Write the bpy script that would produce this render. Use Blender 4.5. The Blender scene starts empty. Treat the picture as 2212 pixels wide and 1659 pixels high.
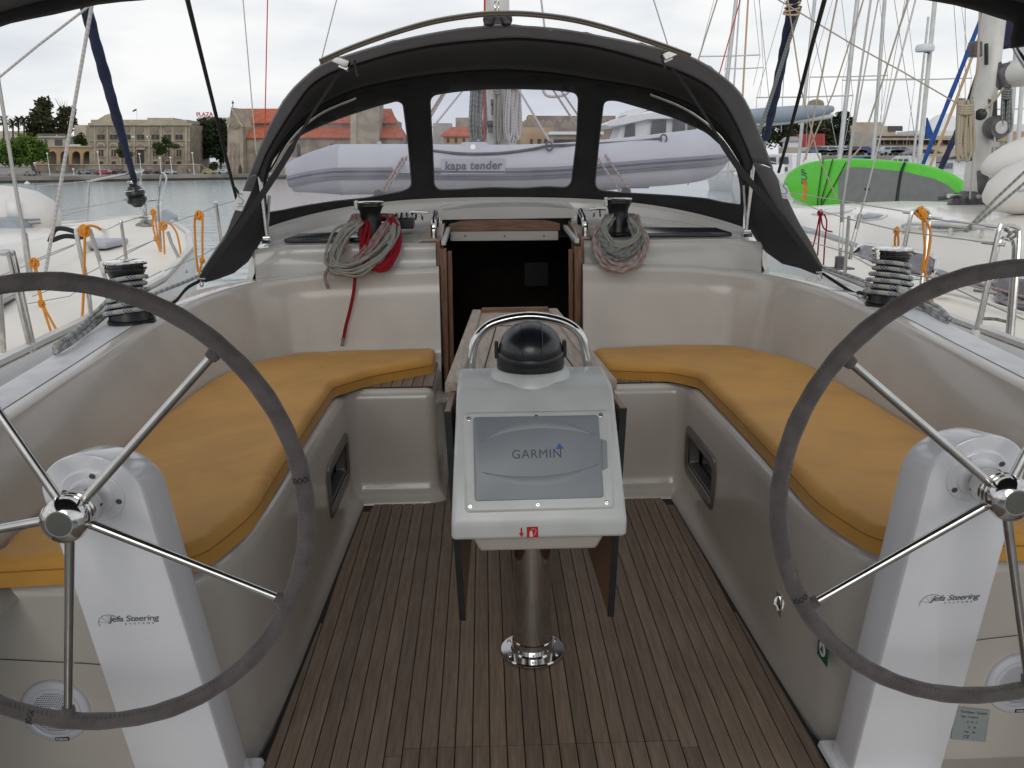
import bpy, bmesh, math, random
from mathutils import Vector as V, Matrix, noise
from mathutils.geometry import delaunay_2d_cdt
random.seed(7)
PI = math.pi
sc = bpy.context.scene
COL = sc.collection

# ------------------------------------------------------------------ camera
FPX, CX, CY = 1880.0, 1106.0, 829.5          # focal length and centre on a 2212 x 1659 picture
YAW, PITCH, ROLL = math.radians(1.65), math.radians(13.88), math.radians(0.7)
CAM = V((-0.137, 0.0, 1.6))
_f = V((math.sin(YAW) * math.cos(PITCH), math.cos(YAW) * math.cos(PITCH), -math.sin(PITCH)))
_r = V((math.cos(YAW), -math.sin(YAW), 0.0))
_u = _r.cross(_f)
_c, _s = math.cos(ROLL), math.sin(ROLL)
RX, UP = _r * _c - _u * _s, _r * _s + _u * _c
cd = bpy.data.cameras.new('camera')
cam = bpy.data.objects.new('camera', cd)
COL.objects.link(cam)
cd.sensor_width = 36.0
cd.lens = 36.0 * FPX / 2212.0
cd.clip_start = 0.05
cd.clip_end = 6000.0
m = Matrix((RX, UP, -_f)).transposed().to_4x4()
m.translation = CAM
cam.matrix_world = m
sc.camera = cam
sc.render.resolution_x, sc.render.resolution_y = 1024, 768

# ------------------------------------------------------------------ sky, sun, exposure
w = bpy.data.worlds.new('World')
sc.world = w
w.use_nodes = True
nt = w.node_tree
for n in list(nt.nodes):
    nt.nodes.remove(n)
N = nt.nodes.new
SUN_EL, SUN_AZ = math.radians(23), math.radians(-174)     # azimuth from straight ahead; the veiled sun stands astern
sky = N('ShaderNodeTexSky'); sky.sky_type = 'NISHITA'; sky.sun_disc = False
sky.sun_elevation = SUN_EL; sky.sun_rotation = SUN_AZ
tc = N('ShaderNodeTexCoord')
mp = N('ShaderNodeMapping'); mp.inputs['Scale'].default_value = (1.0, 1.0, 3.2)
n1 = N('ShaderNodeTexNoise'); n1.inputs['Scale'].default_value = 2.3; n1.inputs['Detail'].default_value = 5; n1.inputs['Roughness'].default_value = .52
n2 = N('ShaderNodeTexNoise'); n2.inputs['Scale'].default_value = 0.9; n2.inputs['Detail'].default_value = 2
cr = N('ShaderNodeValToRGB')
cr.color_ramp.elements[0].position = .40; cr.color_ramp.elements[0].color = (8.6, 9.3, 10.6, 1)
cr.color_ramp.elements[1].position = .60; cr.color_ramp.elements[1].color = (14.4, 14.4, 14.3, 1)
ad = N('ShaderNodeMath'); ad.operation = 'MULTIPLY_ADD'; ad.inputs[1].default_value = .8; 
mx = N('ShaderNodeMixRGB'); mx.inputs[0].default_value = .93
bg = N('ShaderNodeBackground'); bg.inputs['Strength'].default_value = .1
out = N('ShaderNodeOutputWorld')
L = nt.links.new
L(tc.outputs['Generated'], mp.inputs['Vector']); L(mp.outputs[0], n1.inputs['Vector']); L(mp.outputs[0], n2.inputs['Vector'])
L(n1.outputs[0], ad.inputs[0]); sc2 = N('ShaderNodeMath'); sc2.operation = 'MULTIPLY'; sc2.inputs[1].default_value = .2
L(n2.outputs[0], sc2.inputs[0]); L(sc2.outputs[0], ad.inputs[2]); L(ad.outputs[0], cr.inputs[0])
L(sky.outputs[0], mx.inputs[1]); L(cr.outputs[0], mx.inputs[2]); L(mx.outputs[0], bg.inputs[0]); L(bg.outputs[0], out.inputs[0])
sd = bpy.data.lights.new('sun', 'SUN'); sd.energy = 0.95; sd.angle = math.radians(30); sd.color = (1, .96, .9)
sun = bpy.data.objects.new('sun', sd); COL.objects.link(sun)
d = V((math.sin(SUN_AZ) * math.cos(SUN_EL), math.cos(SUN_AZ) * math.cos(SUN_EL), math.sin(SUN_EL)))
sun.rotation_euler = d.to_track_quat('Z', 'Y').to_euler(); sun.location = (0, 0, 40)
vs = sc.view_settings
vs.view_transform = 'Standard'; vs.look = 'None'; vs.exposure = -0.5; vs.gamma = 1.0; vs.use_curve_mapping = False

# ------------------------------------------------------------------ geometry helpers
def ray(px, py):
    return (_f * FPX + RX * (px - CX) - UP * (py - CY)) / FPX
def at(px, py, Y):
    d = ray(px, py); return CAM + d * ((Y - CAM.y) / d.y)
def atz(px, py, z):
    d = ray(px, py); return CAM + d * ((z - CAM.z) / d.z)
def atx(px, py, X):
    d = ray(px, py); return CAM + d * ((X - CAM.x) / d.x)
def lerp(a, b, t): return a + (b - a) * t
def interp(x, pts):
    if x <= pts[0][0]: return pts[0][1]
    for (a, b), (c, d) in zip(pts, pts[1:]):
        if x <= c: return b + (d - b) * (x - a) / (c - a)
    return pts[-1][1]
def catmull(P, k=6, closed=False):
    P = [V(p) for p in P]; n = len(P); out = []
    rng = range(n) if closed else range(n - 1)
    for i in rng:
        if closed:
            a, b, c, d = P[i - 1], P[i], P[(i + 1) % n], P[(i + 2) % n]
        else:
            b, c = P[i], P[i + 1]
            a = P[i - 1] if i else b * 2 - c
            d = P[i + 2] if i + 2 < n else c * 2 - b
        for j in range(k):
            t = j / k
            out.append(((b * 2) + (c - a) * t + (a * 2 - b * 5 + c * 4 - d) * t * t + (b * 3 - a - c * 3 + d) * t ** 3) * .5)
    if not closed: out.append(P[-1].copy())
    return out
def fillet(P, rads, k=7):
    """round the corners of a 2D polyline"""
    out = []
    for i, p in enumerate(P):
        r = rads[i] if isinstance(rads, (list, tuple)) else rads
        if i in (0, len(P) - 1) or r <= 0:
            out.append(V(p)); continue
        p = V(p); a = (V(P[i - 1]) - p); b = (V(P[i + 1]) - p)
        la, lb = a.length, b.length; rr = min(r, la * .49, lb * .49)
        a.normalize(); b.normalize()
        s, e = p + a * rr, p + b * rr
        for j in range(k + 1):
            t = j / k
            out.append(s * (1 - t) ** 2 + p * 2 * t * (1 - t) + e * t * t)
    return out
def rrect(x0, y0, x1, y1, r, k=5):
    o = []
    for cx, cy, a0 in ((x1 - r, y1 - r, 0), (x0 + r, y1 - r, 90), (x0 + r, y0 + r, 180), (x1 - r, y0 + r, 270)):
        for j in range(k + 1):
            a = math.radians(a0 + 90 * j / k)
            o.append((cx + r * math.cos(a), cy + r * math.sin(a)))
    return o

class MB:
    def __init__(s): s.v = []; s.f = []; s.a = {}
    def add(s, vs, fs):
        o = len(s.v); s.v += [V(p) for p in vs]; s.f += [tuple(i + o for i in f) for f in fs]; return s
    def box(s, c, size, R=None):
        c = V(c); h = V(size) * .5
        P = [V((x * h.x, y * h.y, z * h.z)) for x in (-1, 1) for y in (-1, 1) for z in (-1, 1)]
        if R is not None: P = [R @ p for p in P]
        return s.add([c + p for p in P], [(0, 1, 3, 2), (4, 6, 7, 5), (0, 4, 5, 1), (2, 3, 7, 6), (0, 2, 6, 4), (1, 5, 7, 3)])
    def hexa(s, P):
        """8 points: bottom 4 (ccw) then top 4"""
        return s.add(P, [(3, 2, 1, 0), (4, 5, 6, 7), (0, 1, 5, 4), (1, 2, 6, 5), (2, 3, 7, 6), (3, 0, 4, 7)])
    def tube(s, P, r, n=8, closed=False, flat=1.0, up=None, attr=False):
        P = [V(p) for p in P]; m = len(P)
        if m < 2: return s
        T = []
        for i in range(m):
            if closed: t = P[(i + 1) % m] - P[i - 1]
            else: t = P[min(i + 1, m - 1)] - P[max(i - 1, 0)]
            if t.length < 1e-9: t = V((0, 0, 1))
            T.append(t.normalized())
        nrm = V(up) if up is not None else (V((0, 0, 1)) if abs(T[0].z) < .9 else V((1, 0, 0)))
        nrm = (nrm - T[0] * nrm.dot(T[0])).normalized()
        k = n + 1 if attr else n
        o = len(s.v); ln = 0.0
        for i in range(m):
            if up is not None: nrm = V(up)
            nrm = nrm - T[i] * nrm.dot(T[i])
            nrm = nrm.normalized() if nrm.length > 1e-6 else T[i].orthogonal().normalized()
            bi = T[i].cross(nrm)
            rr = r[i] if isinstance(r, (list, tuple)) else r
            if i: ln += (P[i] - P[i - 1]).length
            for j in range(k):
                a = 2 * PI * j / n
                s.v.append(P[i] + nrm * (math.cos(a) * rr * flat) + bi * (math.sin(a) * rr))
                if attr: s.a[len(s.v) - 1] = (ln, j / n, 0)
        segs = m if closed else m - 1
        for i in range(segs):
            a, b = o + i * k, o + ((i + 1) % m) * k
            for j in range(n):
                j2 = j + 1 if attr else (j + 1) % n
                s.f.append((a + j, a + j2, b + j2, b + j))
        if not closed:
            s.f.append(tuple(o + j for j in range(n))[::-1]); s.f.append(tuple(o + (m - 1) * k + j for j in range(n)))
        return s
    def lathe(s, prof, c, axis=(0, 0, 1), n=24, cap=True, ref=None):
        c = V(c); z = V(axis).normalized(); x = V(ref) if ref is not None else z.orthogonal().normalized(); y = z.cross(x)
        o = len(s.v)
        for r, h in prof:
            for j in range(n):
                a = 2 * PI * j / n
                s.v.append(c + z * h + (x * math.cos(a) + y * math.sin(a)) * max(r, 1e-5))
        for i in range(len(prof) - 1):
            for j in range(n):
                j2 = (j + 1) % n
                s.f.append((o + i * n + j, o + i * n + j2, o + (i + 1) * n + j2, o + (i + 1) * n + j))
        if cap:
            s.f.append(tuple(o + j for j in range(n))[::-1]); s.f.append(tuple(o + (len(prof) - 1) * n + j for j in range(n)))
        return s
    def loft(s, rings, closed=False, capa=False, capb=False):
        o = len(s.v); k = len(rings[0])
        for R in rings: s.v += [V(p) for p in R]
        for i in range(len(rings) - 1):
            for j in range(k if closed else k - 1):
                j2 = (j + 1) % k
                s.f.append((o + i * k + j, o + i * k + j2, o + (i + 1) * k + j2, o + (i + 1) * k + j))
        if capa: s.f.append(tuple(range(o, o + k))[::-1])
        if capb: s.f.append(tuple(range(o + (len(rings) - 1) * k, o + len(rings) * k)))
        return s
    def prism(s, poly, vec):
        vec = V(vec); P = [V(p) for p in poly]
        return s.loft([P, [p + vec for p in P]], closed=True, capa=True, capb=True)
    def cdt(s, loops, holes, step, fn):
        """triangulate 2D outline with holes on a grid and map each point to 3D"""
        pts = []; edges = []
        for Lp in loops + holes:
            o = len(pts); pts += [V((p[0], p[1])) for p in Lp]
            edges += [(o + i, o + (i + 1) % len(Lp)) for i in range(len(Lp))]
        xs = [p[0] for p in loops[0]]; ys = [p[1] for p in loops[0]]
        def inside(p, Lp):
            c = False; j = len(Lp) - 1
            for i in range(len(Lp)):
                if (Lp[i][1] > p[1]) != (Lp[j][1] > p[1]) and p[0] < (Lp[j][0] - Lp[i][0]) * (p[1] - Lp[i][1]) / (Lp[j][1] - Lp[i][1]) + Lp[i][0]: c = not c
                j = i
            return c
        bd = list(pts)
        x = min(xs) + step * .5
        while x < max(xs):
            y = min(ys) + step * .5
            while y < max(ys):
                if inside((x, y), loops[0]) and not any(inside((x, y), h) for h in holes):
                    if all((x - q.x) ** 2 + (y - q.y) ** 2 > (step * .4) ** 2 for q in bd): pts.append(V((x, y)))
                y += step
            x += step
        r = delaunay_2d_cdt(pts, edges, [], 0, 1e-7)
        vs, fs = r[0], r[2]
        keep = []
        for f in fs:
            c = sum((vs[i] for i in f), V((0, 0))) / len(f)
            if inside(c, loops[0]) and not any(inside(c, h) for h in holes): keep.append(tuple(f))
        return s.add([fn(p.x, p.y) for p in vs], keep)

ORG = {}
def finish(o, label, cat, group, kind):
    if label: o['label'] = label
    if cat: o['category'] = cat
    if group: o['group'] = group
    if kind: o['kind'] = kind
def thing(name, label, cat, loc, group=None, kind=None, parent=None):
    o = bpy.data.objects.new(name, None); COL.objects.link(o)
    o.empty_display_size = .05
    if parent is not None: o.parent = parent; o.location = V(loc) - ORG[parent]
    else: o.location = V(loc)
    ORG[o] = V(loc); finish(o, label, cat, group, kind); return o
def obj(name, mb, material, parent=None, label=None, cat=None, group=None, kind=None, smooth=40, bevel=0, bseg=2, subsurf=0, solid=0, flip=False):
    me = bpy.data.meshes.new(name)
    xs = [p.x for p in mb.v]; ys = [p.y for p in mb.v]; zs = [p.z for p in mb.v]
    c = V(((min(xs) + max(xs)) / 2, (min(ys) + max(ys)) / 2, min(zs)))
    me.from_pydata([p - c for p in mb.v], [], mb.f)
    if mb.a:
        at_ = me.attributes.new('ruv', 'FLOAT_VECTOR', 'POINT')
        for i, t in mb.a.items(): at_.data[i].vector = t
    bm = bmesh.new(); bm.from_mesh(me)
    bmesh.ops.recalc_face_normals(bm, faces=bm.faces)
    if flip: bmesh.ops.reverse_faces(bm, faces=bm.faces)
    bm.to_mesh(me); bm.free()
    if smooth:
        me.shade_smooth()
        me.set_sharp_from_angle(angle=math.radians(smooth))
    o = bpy.data.objects.new(name, me); COL.objects.link(o)
    mats = material if isinstance(material, (list, tuple)) else [material]
    for mm in mats: me.materials.append(mm)
    if parent is not None: o.parent = parent; o.location = c - ORG[parent]
    else: o.location = c
    ORG[o] = c; finish(o, label, cat, group, kind)
    if solid:
        q = o.modifiers.new('solid', 'SOLIDIFY'); q.thickness = solid; q.offset = 0
    if bevel:
        q = o.modifiers.new('bevel', 'BEVEL'); q.width = bevel; q.segments = bseg; q.limit_method = 'ANGLE'; q.angle_limit = math.radians(35); q.harden_normals = False
    if subsurf:
        q = o.modifiers.new('sub', 'SUBSURF'); q.levels = subsurf; q.render_levels = subsurf
    return o
def copy_tree(src, loc, parent=None, label=None, group=None, rotz=None, scale=None):
    c = src.copy(); COL.objects.link(c)
    c.parent = parent
    if parent is None:
        c.location = V(loc); ORG[c] = V(loc)
        if rotz is not None: c.rotation_euler.z = rotz
        if scale: c.scale = scale if isinstance(scale, (tuple, list)) else (scale,) * 3
    if label: c['label'] = label
    if group: c['group'] = group
    for ch in src.children:
        copy_tree(ch, None, c)
    return c
def text_mb(txt, size, M, shear=0, bold=0.0, depth=.0004, spacing=1.0):
    cu = bpy.data.curves.new('t', 'FONT'); cu.body = txt; cu.size = size; cu.shear = shear; cu.extrude = depth; cu.offset = bold
    cu.align_x = 'CENTER'; cu.align_y = 'CENTER'; cu.space_character = spacing; cu.resolution_u = 4
    o = bpy.data.objects.new('t', cu); COL.objects.link(o)
    dg = bpy.context.evaluated_depsgraph_get(); me = bpy.data.meshes.new_from_object(o.evaluated_get(dg))
    b = MB(); b.add([M @ v.co for v in me.vertices], [tuple(p.vertices) for p in me.polygons])
    bpy.data.objects.remove(o); bpy.data.curves.remove(cu); bpy.data.meshes.remove(me)
    return b
def frame(o, x, y):
    """4x4 matrix from an origin and two axes"""
    x = V(x).normalized(); y = V(y); y = (y - x * y.dot(x)).normalized(); z = x.cross(y)
    M = Matrix((x, y, z)).transposed().to_4x4(); M.translation = V(o); return M
# ------------------------------------------------------------------ materials
def mat(name, col, rough=.5, metal=0.0, coat=0.0, var=0.0, vscale=6.0, bump=0.0, bscale=60.0, bdetail=3, stretch=None, spec=.5,
        col2=None, rnd=0.0, transl=0.0, rvar=0.0, coord='Object', sheen=0.0, mid=(.4, .6)):
    m = bpy.data.materials.new(name); m.use_nodes = True
    t = m.node_tree; p = t.nodes['Principled BSDF']
    def nn(k): return t.nodes.new(k)
    p.inputs['Roughness'].default_value = rough; p.inputs['Metallic'].default_value = metal
    p.inputs['Coat Weight'].default_value = coat; p.inputs['Coat Roughness'].default_value = .08
    p.inputs['Specular IOR Level'].default_value = spec
    if sheen: p.inputs['Sheen Weight'].default_value = sheen
    p.inputs['Base Color'].default_value = (*col, 1)
    tcn = nn('ShaderNodeTexCoord'); mpn = nn('ShaderNodeMapping')
    t.links.new(tcn.outputs[coord], mpn.inputs['Vector'])
    if stretch: mpn.inputs['Scale'].default_value = stretch
    src = None
    if col2 or var:
        nz = nn('ShaderNodeTexNoise'); nz.inputs['Scale'].default_value = vscale; nz.inputs['Detail'].default_value = 5
        t.links.new(mpn.outputs[0], nz.inputs['Vector'])
        rp = nn('ShaderNodeValToRGB'); rp.color_ramp.elements[0].position = mid[0]; rp.color_ramp.elements[1].position = mid[1]
        c2 = col2 if col2 else tuple(min(1, c * (1 + var)) for c in col)
        c1 = col if col2 else tuple(c * (1 - var) for c in col)
        rp.color_ramp.elements[0].color = (*c1, 1); rp.color_ramp.elements[1].color = (*c2, 1)
        t.links.new(nz.outputs[0], rp.inputs[0]); src = rp.outputs[0]
        if rvar:
            mr = nn('ShaderNodeMapRange'); mr.inputs['To Min'].default_value = rough - rvar; mr.inputs['To Max'].default_value = rough + rvar
            t.links.new(nz.outputs[0], mr.inputs[0]); t.links.new(mr.outputs[0], p.inputs['Roughness'])
    if rnd:
        oi = nn('ShaderNodeObjectInfo'); hs = nn('ShaderNodeHueSaturation')
        mr = nn('ShaderNodeMapRange'); mr.inputs['To Min'].default_value = 1 - rnd; mr.inputs['To Max'].default_value = 1 + rnd
        t.links.new(oi.outputs['Random'], mr.inputs[0]); t.links.new(mr.outputs[0], hs.inputs['Value'])
        if src is not None: t.links.new(src, hs.inputs['Color'])
        else: hs.inputs['Color'].default_value = (*col, 1)
        src = hs.outputs[0]
    if src is not None: t.links.new(src, p.inputs['Base Color'])
    if bump:
        nb = nn('ShaderNodeTexNoise'); nb.inputs['Scale'].default_value = bscale; nb.inputs['Detail'].default_value = bdetail
        t.links.new(mpn.outputs[0], nb.inputs['Vector'])
        bn = nn('ShaderNodeBump'); bn.inputs['Strength'].default_value = bump; bn.inputs['Distance'].default_value = .01
        t.links.new(nb.outputs[0], bn.inputs['Height']); t.links.new(bn.outputs[0], p.inputs['Normal'])
    if transl:
        tr = nn('ShaderNodeBsdfTranslucent'); tr.inputs[0].default_value = (*[min(1, c * 1.5) for c in col], 1)
        ms = nn('ShaderNodeMixShader'); ms.inputs[0].default_value = transl
        o = t.nodes['Material Output']
        t.links.new(p.outputs[0], ms.inputs[1]); t.links.new(tr.outputs[0], ms.inputs[2]); t.links.new(ms.outputs[0], o.inputs['Surface'])
    return m
def rope_mat(name, base, fleck, amount=.5, period=.055, cover=.5, dark=(.1, .1, .1)):
    """braided rope: diagonal strand relief, and tracer flecks that wind round the rope"""
    m = bpy.data.materials.new(name); m.use_nodes = True
    t = m.node_tree; p = t.nodes['Principled BSDF']; p.inputs['Roughness'].default_value = .85; p.inputs['Specular IOR Level'].default_value = .2
    def nn(k): return t.nodes.new(k)
    def mth(op, a, b=None, c=None):
        q = nn('ShaderNodeMath'); q.operation = op
        for i, x in enumerate((a, b, c)):
            if x is None: continue
            if isinstance(x, (int, float)): q.inputs[i].default_value = x
            else: t.links.new(x, q.inputs[i])
        return q.outputs[0]
    a = nn('ShaderNodeAttribute'); a.attribute_name = 'ruv'
    s = nn('ShaderNodeSeparateXYZ'); t.links.new(a.outputs['Vector'], s.inputs[0])
    u, v = s.outputs['X'], s.outputs['Y']
    up = mth('DIVIDE', u, period)
    # tracer windows repeat along the rope, shifted round it
    win = mth('FRACT', mth('ADD', up, mth('MULTIPLY', mth('SINE', mth('MULTIPLY', v, 6.2832)), .18)))
    win = mth('LESS_THAN', win, cover)
    # check pattern inside the tracer
    cu = mth('FRACT', mth('ADD', mth('MULTIPLY', up, 6.0), mth('MULTIPLY', v, 4.0)))
    cv = mth('FRACT', mth('SUBTRACT', mth('MULTIPLY', up, 6.0), mth('MULTIPLY', v, 4.0)))
    chk = mth('MULTIPLY', mth('LESS_THAN', cu, .62), mth('LESS_THAN', cv, .62))
    fac = mth('MULTIPLY', mth('MULTIPLY', win, chk), amount * 2 if amount < .5 else 1.0)
    nz = nn('ShaderNodeTexNoise'); nz.inputs['Scale'].default_value = 35
    rp = nn('ShaderNodeValToRGB'); rp.color_ramp.elements[0].color = (*[c * .72 for c in base], 1); rp.color_ramp.elements[1].color = (*base, 1)
    t.links.new(nz.outputs[0], rp.inputs[0])
    mix = nn('ShaderNodeMixRGB'); t.links.new(fac, mix.inputs[0]); t.links.new(rp.outputs[0], mix.inputs[1]); mix.inputs[2].default_value = (*fleck, 1)
    t.links.new(mix.outputs[0], p.inputs['Base Color'])
    hgt = mth('ADD', mth('ABSOLUTE', mth('SUBTRACT', cu, .5)), mth('ABSOLUTE', mth('SUBTRACT', cv, .5)))
    bn = nn('ShaderNodeBump'); bn.inputs['Strength'].default_value = .5; bn.inputs['Distance'].default_value = .002; bn.invert = True
    t.links.new(hgt, bn.inputs['Height']); t.links.new(bn.outputs[0], p.inputs['Normal'])
    return m
M = {}
M['gel'] = mat('gelcoat_white', (.56, .545, .51), .2, coat=.5, var=.035, vscale=2.5, bump=.015, bscale=5)
M['gelseat'] = mat('gelcoat_cockpit', (.53, .495, .445), .22, coat=.4, var=.04, vscale=3, bump=.02, bscale=6)
M['gelgrip'] = mat('gelcoat_antislip', (.68, .68, .68), .42, var=.06, vscale=9, bump=.35, bscale=420, bdetail=1)
M['gelblue'] = mat('gelcoat_cool_white', (.82, .83, .87), .16, coat=.5, var=.02, vscale=2)
M['pod'] = mat('pod_white_plastic', (.60, .62, .61), .35, coat=.15, var=.05, vscale=8, bump=.02, bscale=30)
M['coverg'] = mat('grey_plastic_cover', (.25, .275, .30), .38, var=.03, vscale=6, bump=.05, bscale=500)
M['dkgrey'] = mat('dark_grey_print', (.07, .09, .11), .5)
M['blue'] = mat('blue_print', (.03, .12, .42), .5)
M['cream'] = mat('deck_cream', (.80, .755, .67), .5, var=.035, vscale=1.2, bump=.08, bscale=250)
M['creamgloss'] = mat('cabin_cream_gloss', (.80, .765, .69), .25, coat=.3, var=.03, vscale=1)
M['deckgrey'] = mat('deck_grey_stripe', (.30, .33, .37), .3, var=.15, vscale=3)
M['hullwhite'] = mat('hull_white', (.75, .75, .74), .25, coat=.3, var=.03)
M['teak'] = mat('teak_plank', (.16, .112, .078), .62, var=.0, col2=(.245, .185, .135), vscale=9, stretch=(9, .7, 9), bump=.18, bscale=60, rnd=.17, mid=(.3, .72))
M['caulk'] = mat('black_caulking', (.012, .011, .010), .6)
M['wood'] = mat('brown_wood', (.15, .075, .038), .42, col2=(.23, .12, .065), vscale=12, stretch=(6, 6, .7), bump=.06, bscale=40, coat=.15)
M['woodx'] = mat('brown_wood_across', (.15, .075, .038), .42, col2=(.23, .12, .065), vscale=12, stretch=(.7, 6, 6), bump=.06, bscale=40, coat=.15)
M['tabletop'] = mat('table_wood', (.36, .28, .21), .45, col2=(.46, .375, .295), vscale=10, stretch=(8, .8, 8), bump=.06, bscale=60, coat=.12)
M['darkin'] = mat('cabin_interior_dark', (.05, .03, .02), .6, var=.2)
M['canvas'] = mat('grey_canvas', (.030, .0305, .032), .9, var=.12, vscale=5, bump=.25, bscale=300, spec=.15, sheen=.15)
M['canvaslit'] = mat('grey_canvas_lit', (.27, .27, .275), .85, var=.08, vscale=5, bump=.2, bscale=300, transl=.4)  # lightened copy of the sprayhood canvas: skylight on the flap put into the colour
M['webbing'] = mat('black_webbing', (.012, .012, .013), .75, bump=.3, bscale=250)
M['chrome'] = mat('polished_steel', (.62, .61, .59), .09, metal=1, var=.04, vscale=14, rvar=.03)
M['steel'] = mat('steel_tube', (.56, .55, .53), .2, metal=1, var=.08, vscale=20, rvar=.05)
M['alu'] = mat('mast_alloy', (.55, .55, .54), .42, metal=.35, var=.08, vscale=3)
M['mastwhite'] = mat('mast_white_paint', (.62, .61, .57), .4, var=.1, vscale=2.5)
M['black'] = mat('black_plastic', (.012, .013, .015), .35, var=.2, vscale=10)
M['blackgloss'] = mat('black_gloss', (.01, .011, .013), .15, coat=.4)
M['compass'] = mat('compass_black', (.011, .014, .019), .3, coat=.25, bump=.02, bscale=20)
M['gasket'] = mat('grey_moulding', (.075, .077, .08), .5)
M['fitgrey'] = mat('grey_fitting', (.10, .095, .095), .5, var=.2, vscale=12)
M['tint'] = mat('tinted_acrylic', (.02, .021, .025), .12, coat=.5)
M['tintp'] = mat('tinted_window', (.09, .075, .085), .15, coat=.4, var=.3, vscale=4)
M['leather'] = mat('grey_suede_leather', (.088, .077, .074), .8, var=.16, vscale=22, bump=.35, bscale=260, sheen=.25)
M['thread'] = mat('black_thread', (.012, .012, .012), .8)
M['cushion'] = mat('mustard_cushion', (.57, .285, .05), .75, var=.07, vscale=4, bump=.25, bscale=420, sheen=.12)
M['piping'] = mat('cushion_seam', (.33, .16, .03), .8)
M['signred'] = mat('sign_red', (.52, .025, .03), .45)
M['signgreen'] = mat('sign_green', (.01, .09, .06), .45)
M['signwhite'] = mat('sign_white', (.72, .72, .70), .5)
M['plate'] = mat('metal_plate', (.42, .47, .48), .4, metal=.4, var=.05)
M['grille'] = mat('speaker_white', (.60, .61, .66), .4)
M['pvc'] = mat('dinghy_grey_fabric', (.50, .51, .55), .5, var=.03, vscale=3, bump=.03, bscale=40)
M['pvcdark'] = mat('dinghy_grey_patch', (.40, .41, .455), .5, var=.04, vscale=3)
M['rub'] = mat('dinghy_rubbing_strip', (.20, .205, .24), .5)
M['rubdark'] = mat('dinghy_rubbing_line', (.09, .092, .115), .5)
M['pvcwhite'] = mat('dinghy_white_fabric', (.68, .655, .62), .5, var=.04, vscale=2.5, bump=.05, bscale=20)
M['navy'] = mat('navy_sail_cover', (.012, .018, .055), .8, var=.25, vscale=7, bump=.5, bscale=16)
M['royal'] = mat('blue_sail_cover', (.015, .075, .28), .8, var=.15, vscale=6, bump=.4, bscale=14)
M['green'] = mat('lime_green_board', (.10, .55, .035), .4, coat=.2, var=.03)
M['eva'] = mat('grey_deck_pad', (.20, .21, .205), .85, var=.05, vscale=8, bump=.2, bscale=200)
M['orange'] = mat('orange_print', (.75, .16, .02), .5)
M['r_orange'] = rope_mat('orange_rope', (.80, .33, .05), (.65, .2, .02), .5, .02, .5)
M['r_blue'] = rope_mat('blue_fleck_rope', (.50, .50, .46), (.025, .06, .16), 1, .075, .46)
M['r_red'] = rope_mat('red_fleck_rope', (.34, .29, .265), (.22, .02, .025), 1, .07, .55)
M['r_redw'] = rope_mat('red_white_rope', (.44, .39, .355), (.30, .04, .035), 1, .06, .5)
M['r_solidred'] = rope_mat('red_rope', (.33, .012, .024), (.22, .007, .012), 1, .03, .6)
M['r_cream'] = rope_mat('cream_rope', (.34, .335, .29), (.20, .2, .17), 1, .09, .22)
M['r_grey'] = rope_mat('grey_fleck_rope', (.29, .295, .27), (.05, .07, .08), 1, .045, .55)
M['r_white'] = rope_mat('white_braid_rope', (.62, .60, .58), (.30, .27, .27), 1, .03, .55)
M['r_tan'] = rope_mat('tan_rope', (.50, .43, .33), (.35, .29, .2), 1, .03, .5)
M['wire'] = mat('rigging_wire', (.42, .41, .39), .4, metal=.6)
M['tanpole'] = mat('tan_cover', (.55, .36, .20), .6)
M['redline'] = mat('red_line', (.50, .05, .03), .7)
def vinyl():
    m = bpy.data.materials.new('clear_vinyl'); m.use_nodes = True
    t = m.node_tree; nn = t.nodes.new
    t.nodes.remove(t.nodes['Principled BSDF'])
    tr = nn('ShaderNodeBsdfTransparent'); tr.inputs[0].default_value = (.93, .92, .95, 1)
    df = nn('ShaderNodeBsdfTranslucent'); df.inputs[0].default_value = (.8, .78, .84, 1)
    gl = nn('ShaderNodeBsdfGlossy'); gl.inputs[1].default_value = .12; gl.inputs[0].default_value = (.9, .9, .9, 1)
    nz = nn('ShaderNodeTexNoise'); nz.inputs['Scale'].default_value = 7; nz.inputs['Detail'].default_value = 7
    tcn = nn('ShaderNodeTexCoord'); t.links.new(tcn.outputs['Object'], nz.inputs['Vector'])
    mr = nn('ShaderNodeMapRange'); mr.inputs['From Min'].default_value = .35; mr.inputs['From Max'].default_value = .75; mr.inputs['To Min'].default_value = .03; mr.inputs['To Max'].default_value = .13
    t.links.new(nz.outputs[0], mr.inputs[0])
    m1 = nn('ShaderNodeMixShader'); t.links.new(mr.outputs[0], m1.inputs[0]); t.links.new(tr.outputs[0], m1.inputs[1]); t.links.new(df.outputs[0], m1.inputs[2])
    m2 = nn('ShaderNodeMixShader'); m2.inputs[0].default_value = .03
    t.links.new(m1.outputs[0], m2.inputs[1]); t.links.new(gl.outputs[0], m2.inputs[2]); t.links.new(m2.outputs[0], t.nodes['Material Output'].inputs['Surface'])
    return m
M['vinyl'] = vinyl()
# ------------------------------------------------------------------ our yacht: cockpit, coamings, coachroof
SLOPE, SY0 = 0.0397, 2.85
def sole(y): return SLOPE * (y - SY0)
yacht = thing('sailing_yacht', 'white sailing yacht seen from its open cockpit with teak floor', 'yacht', (0, 1.0, -.75))

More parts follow.
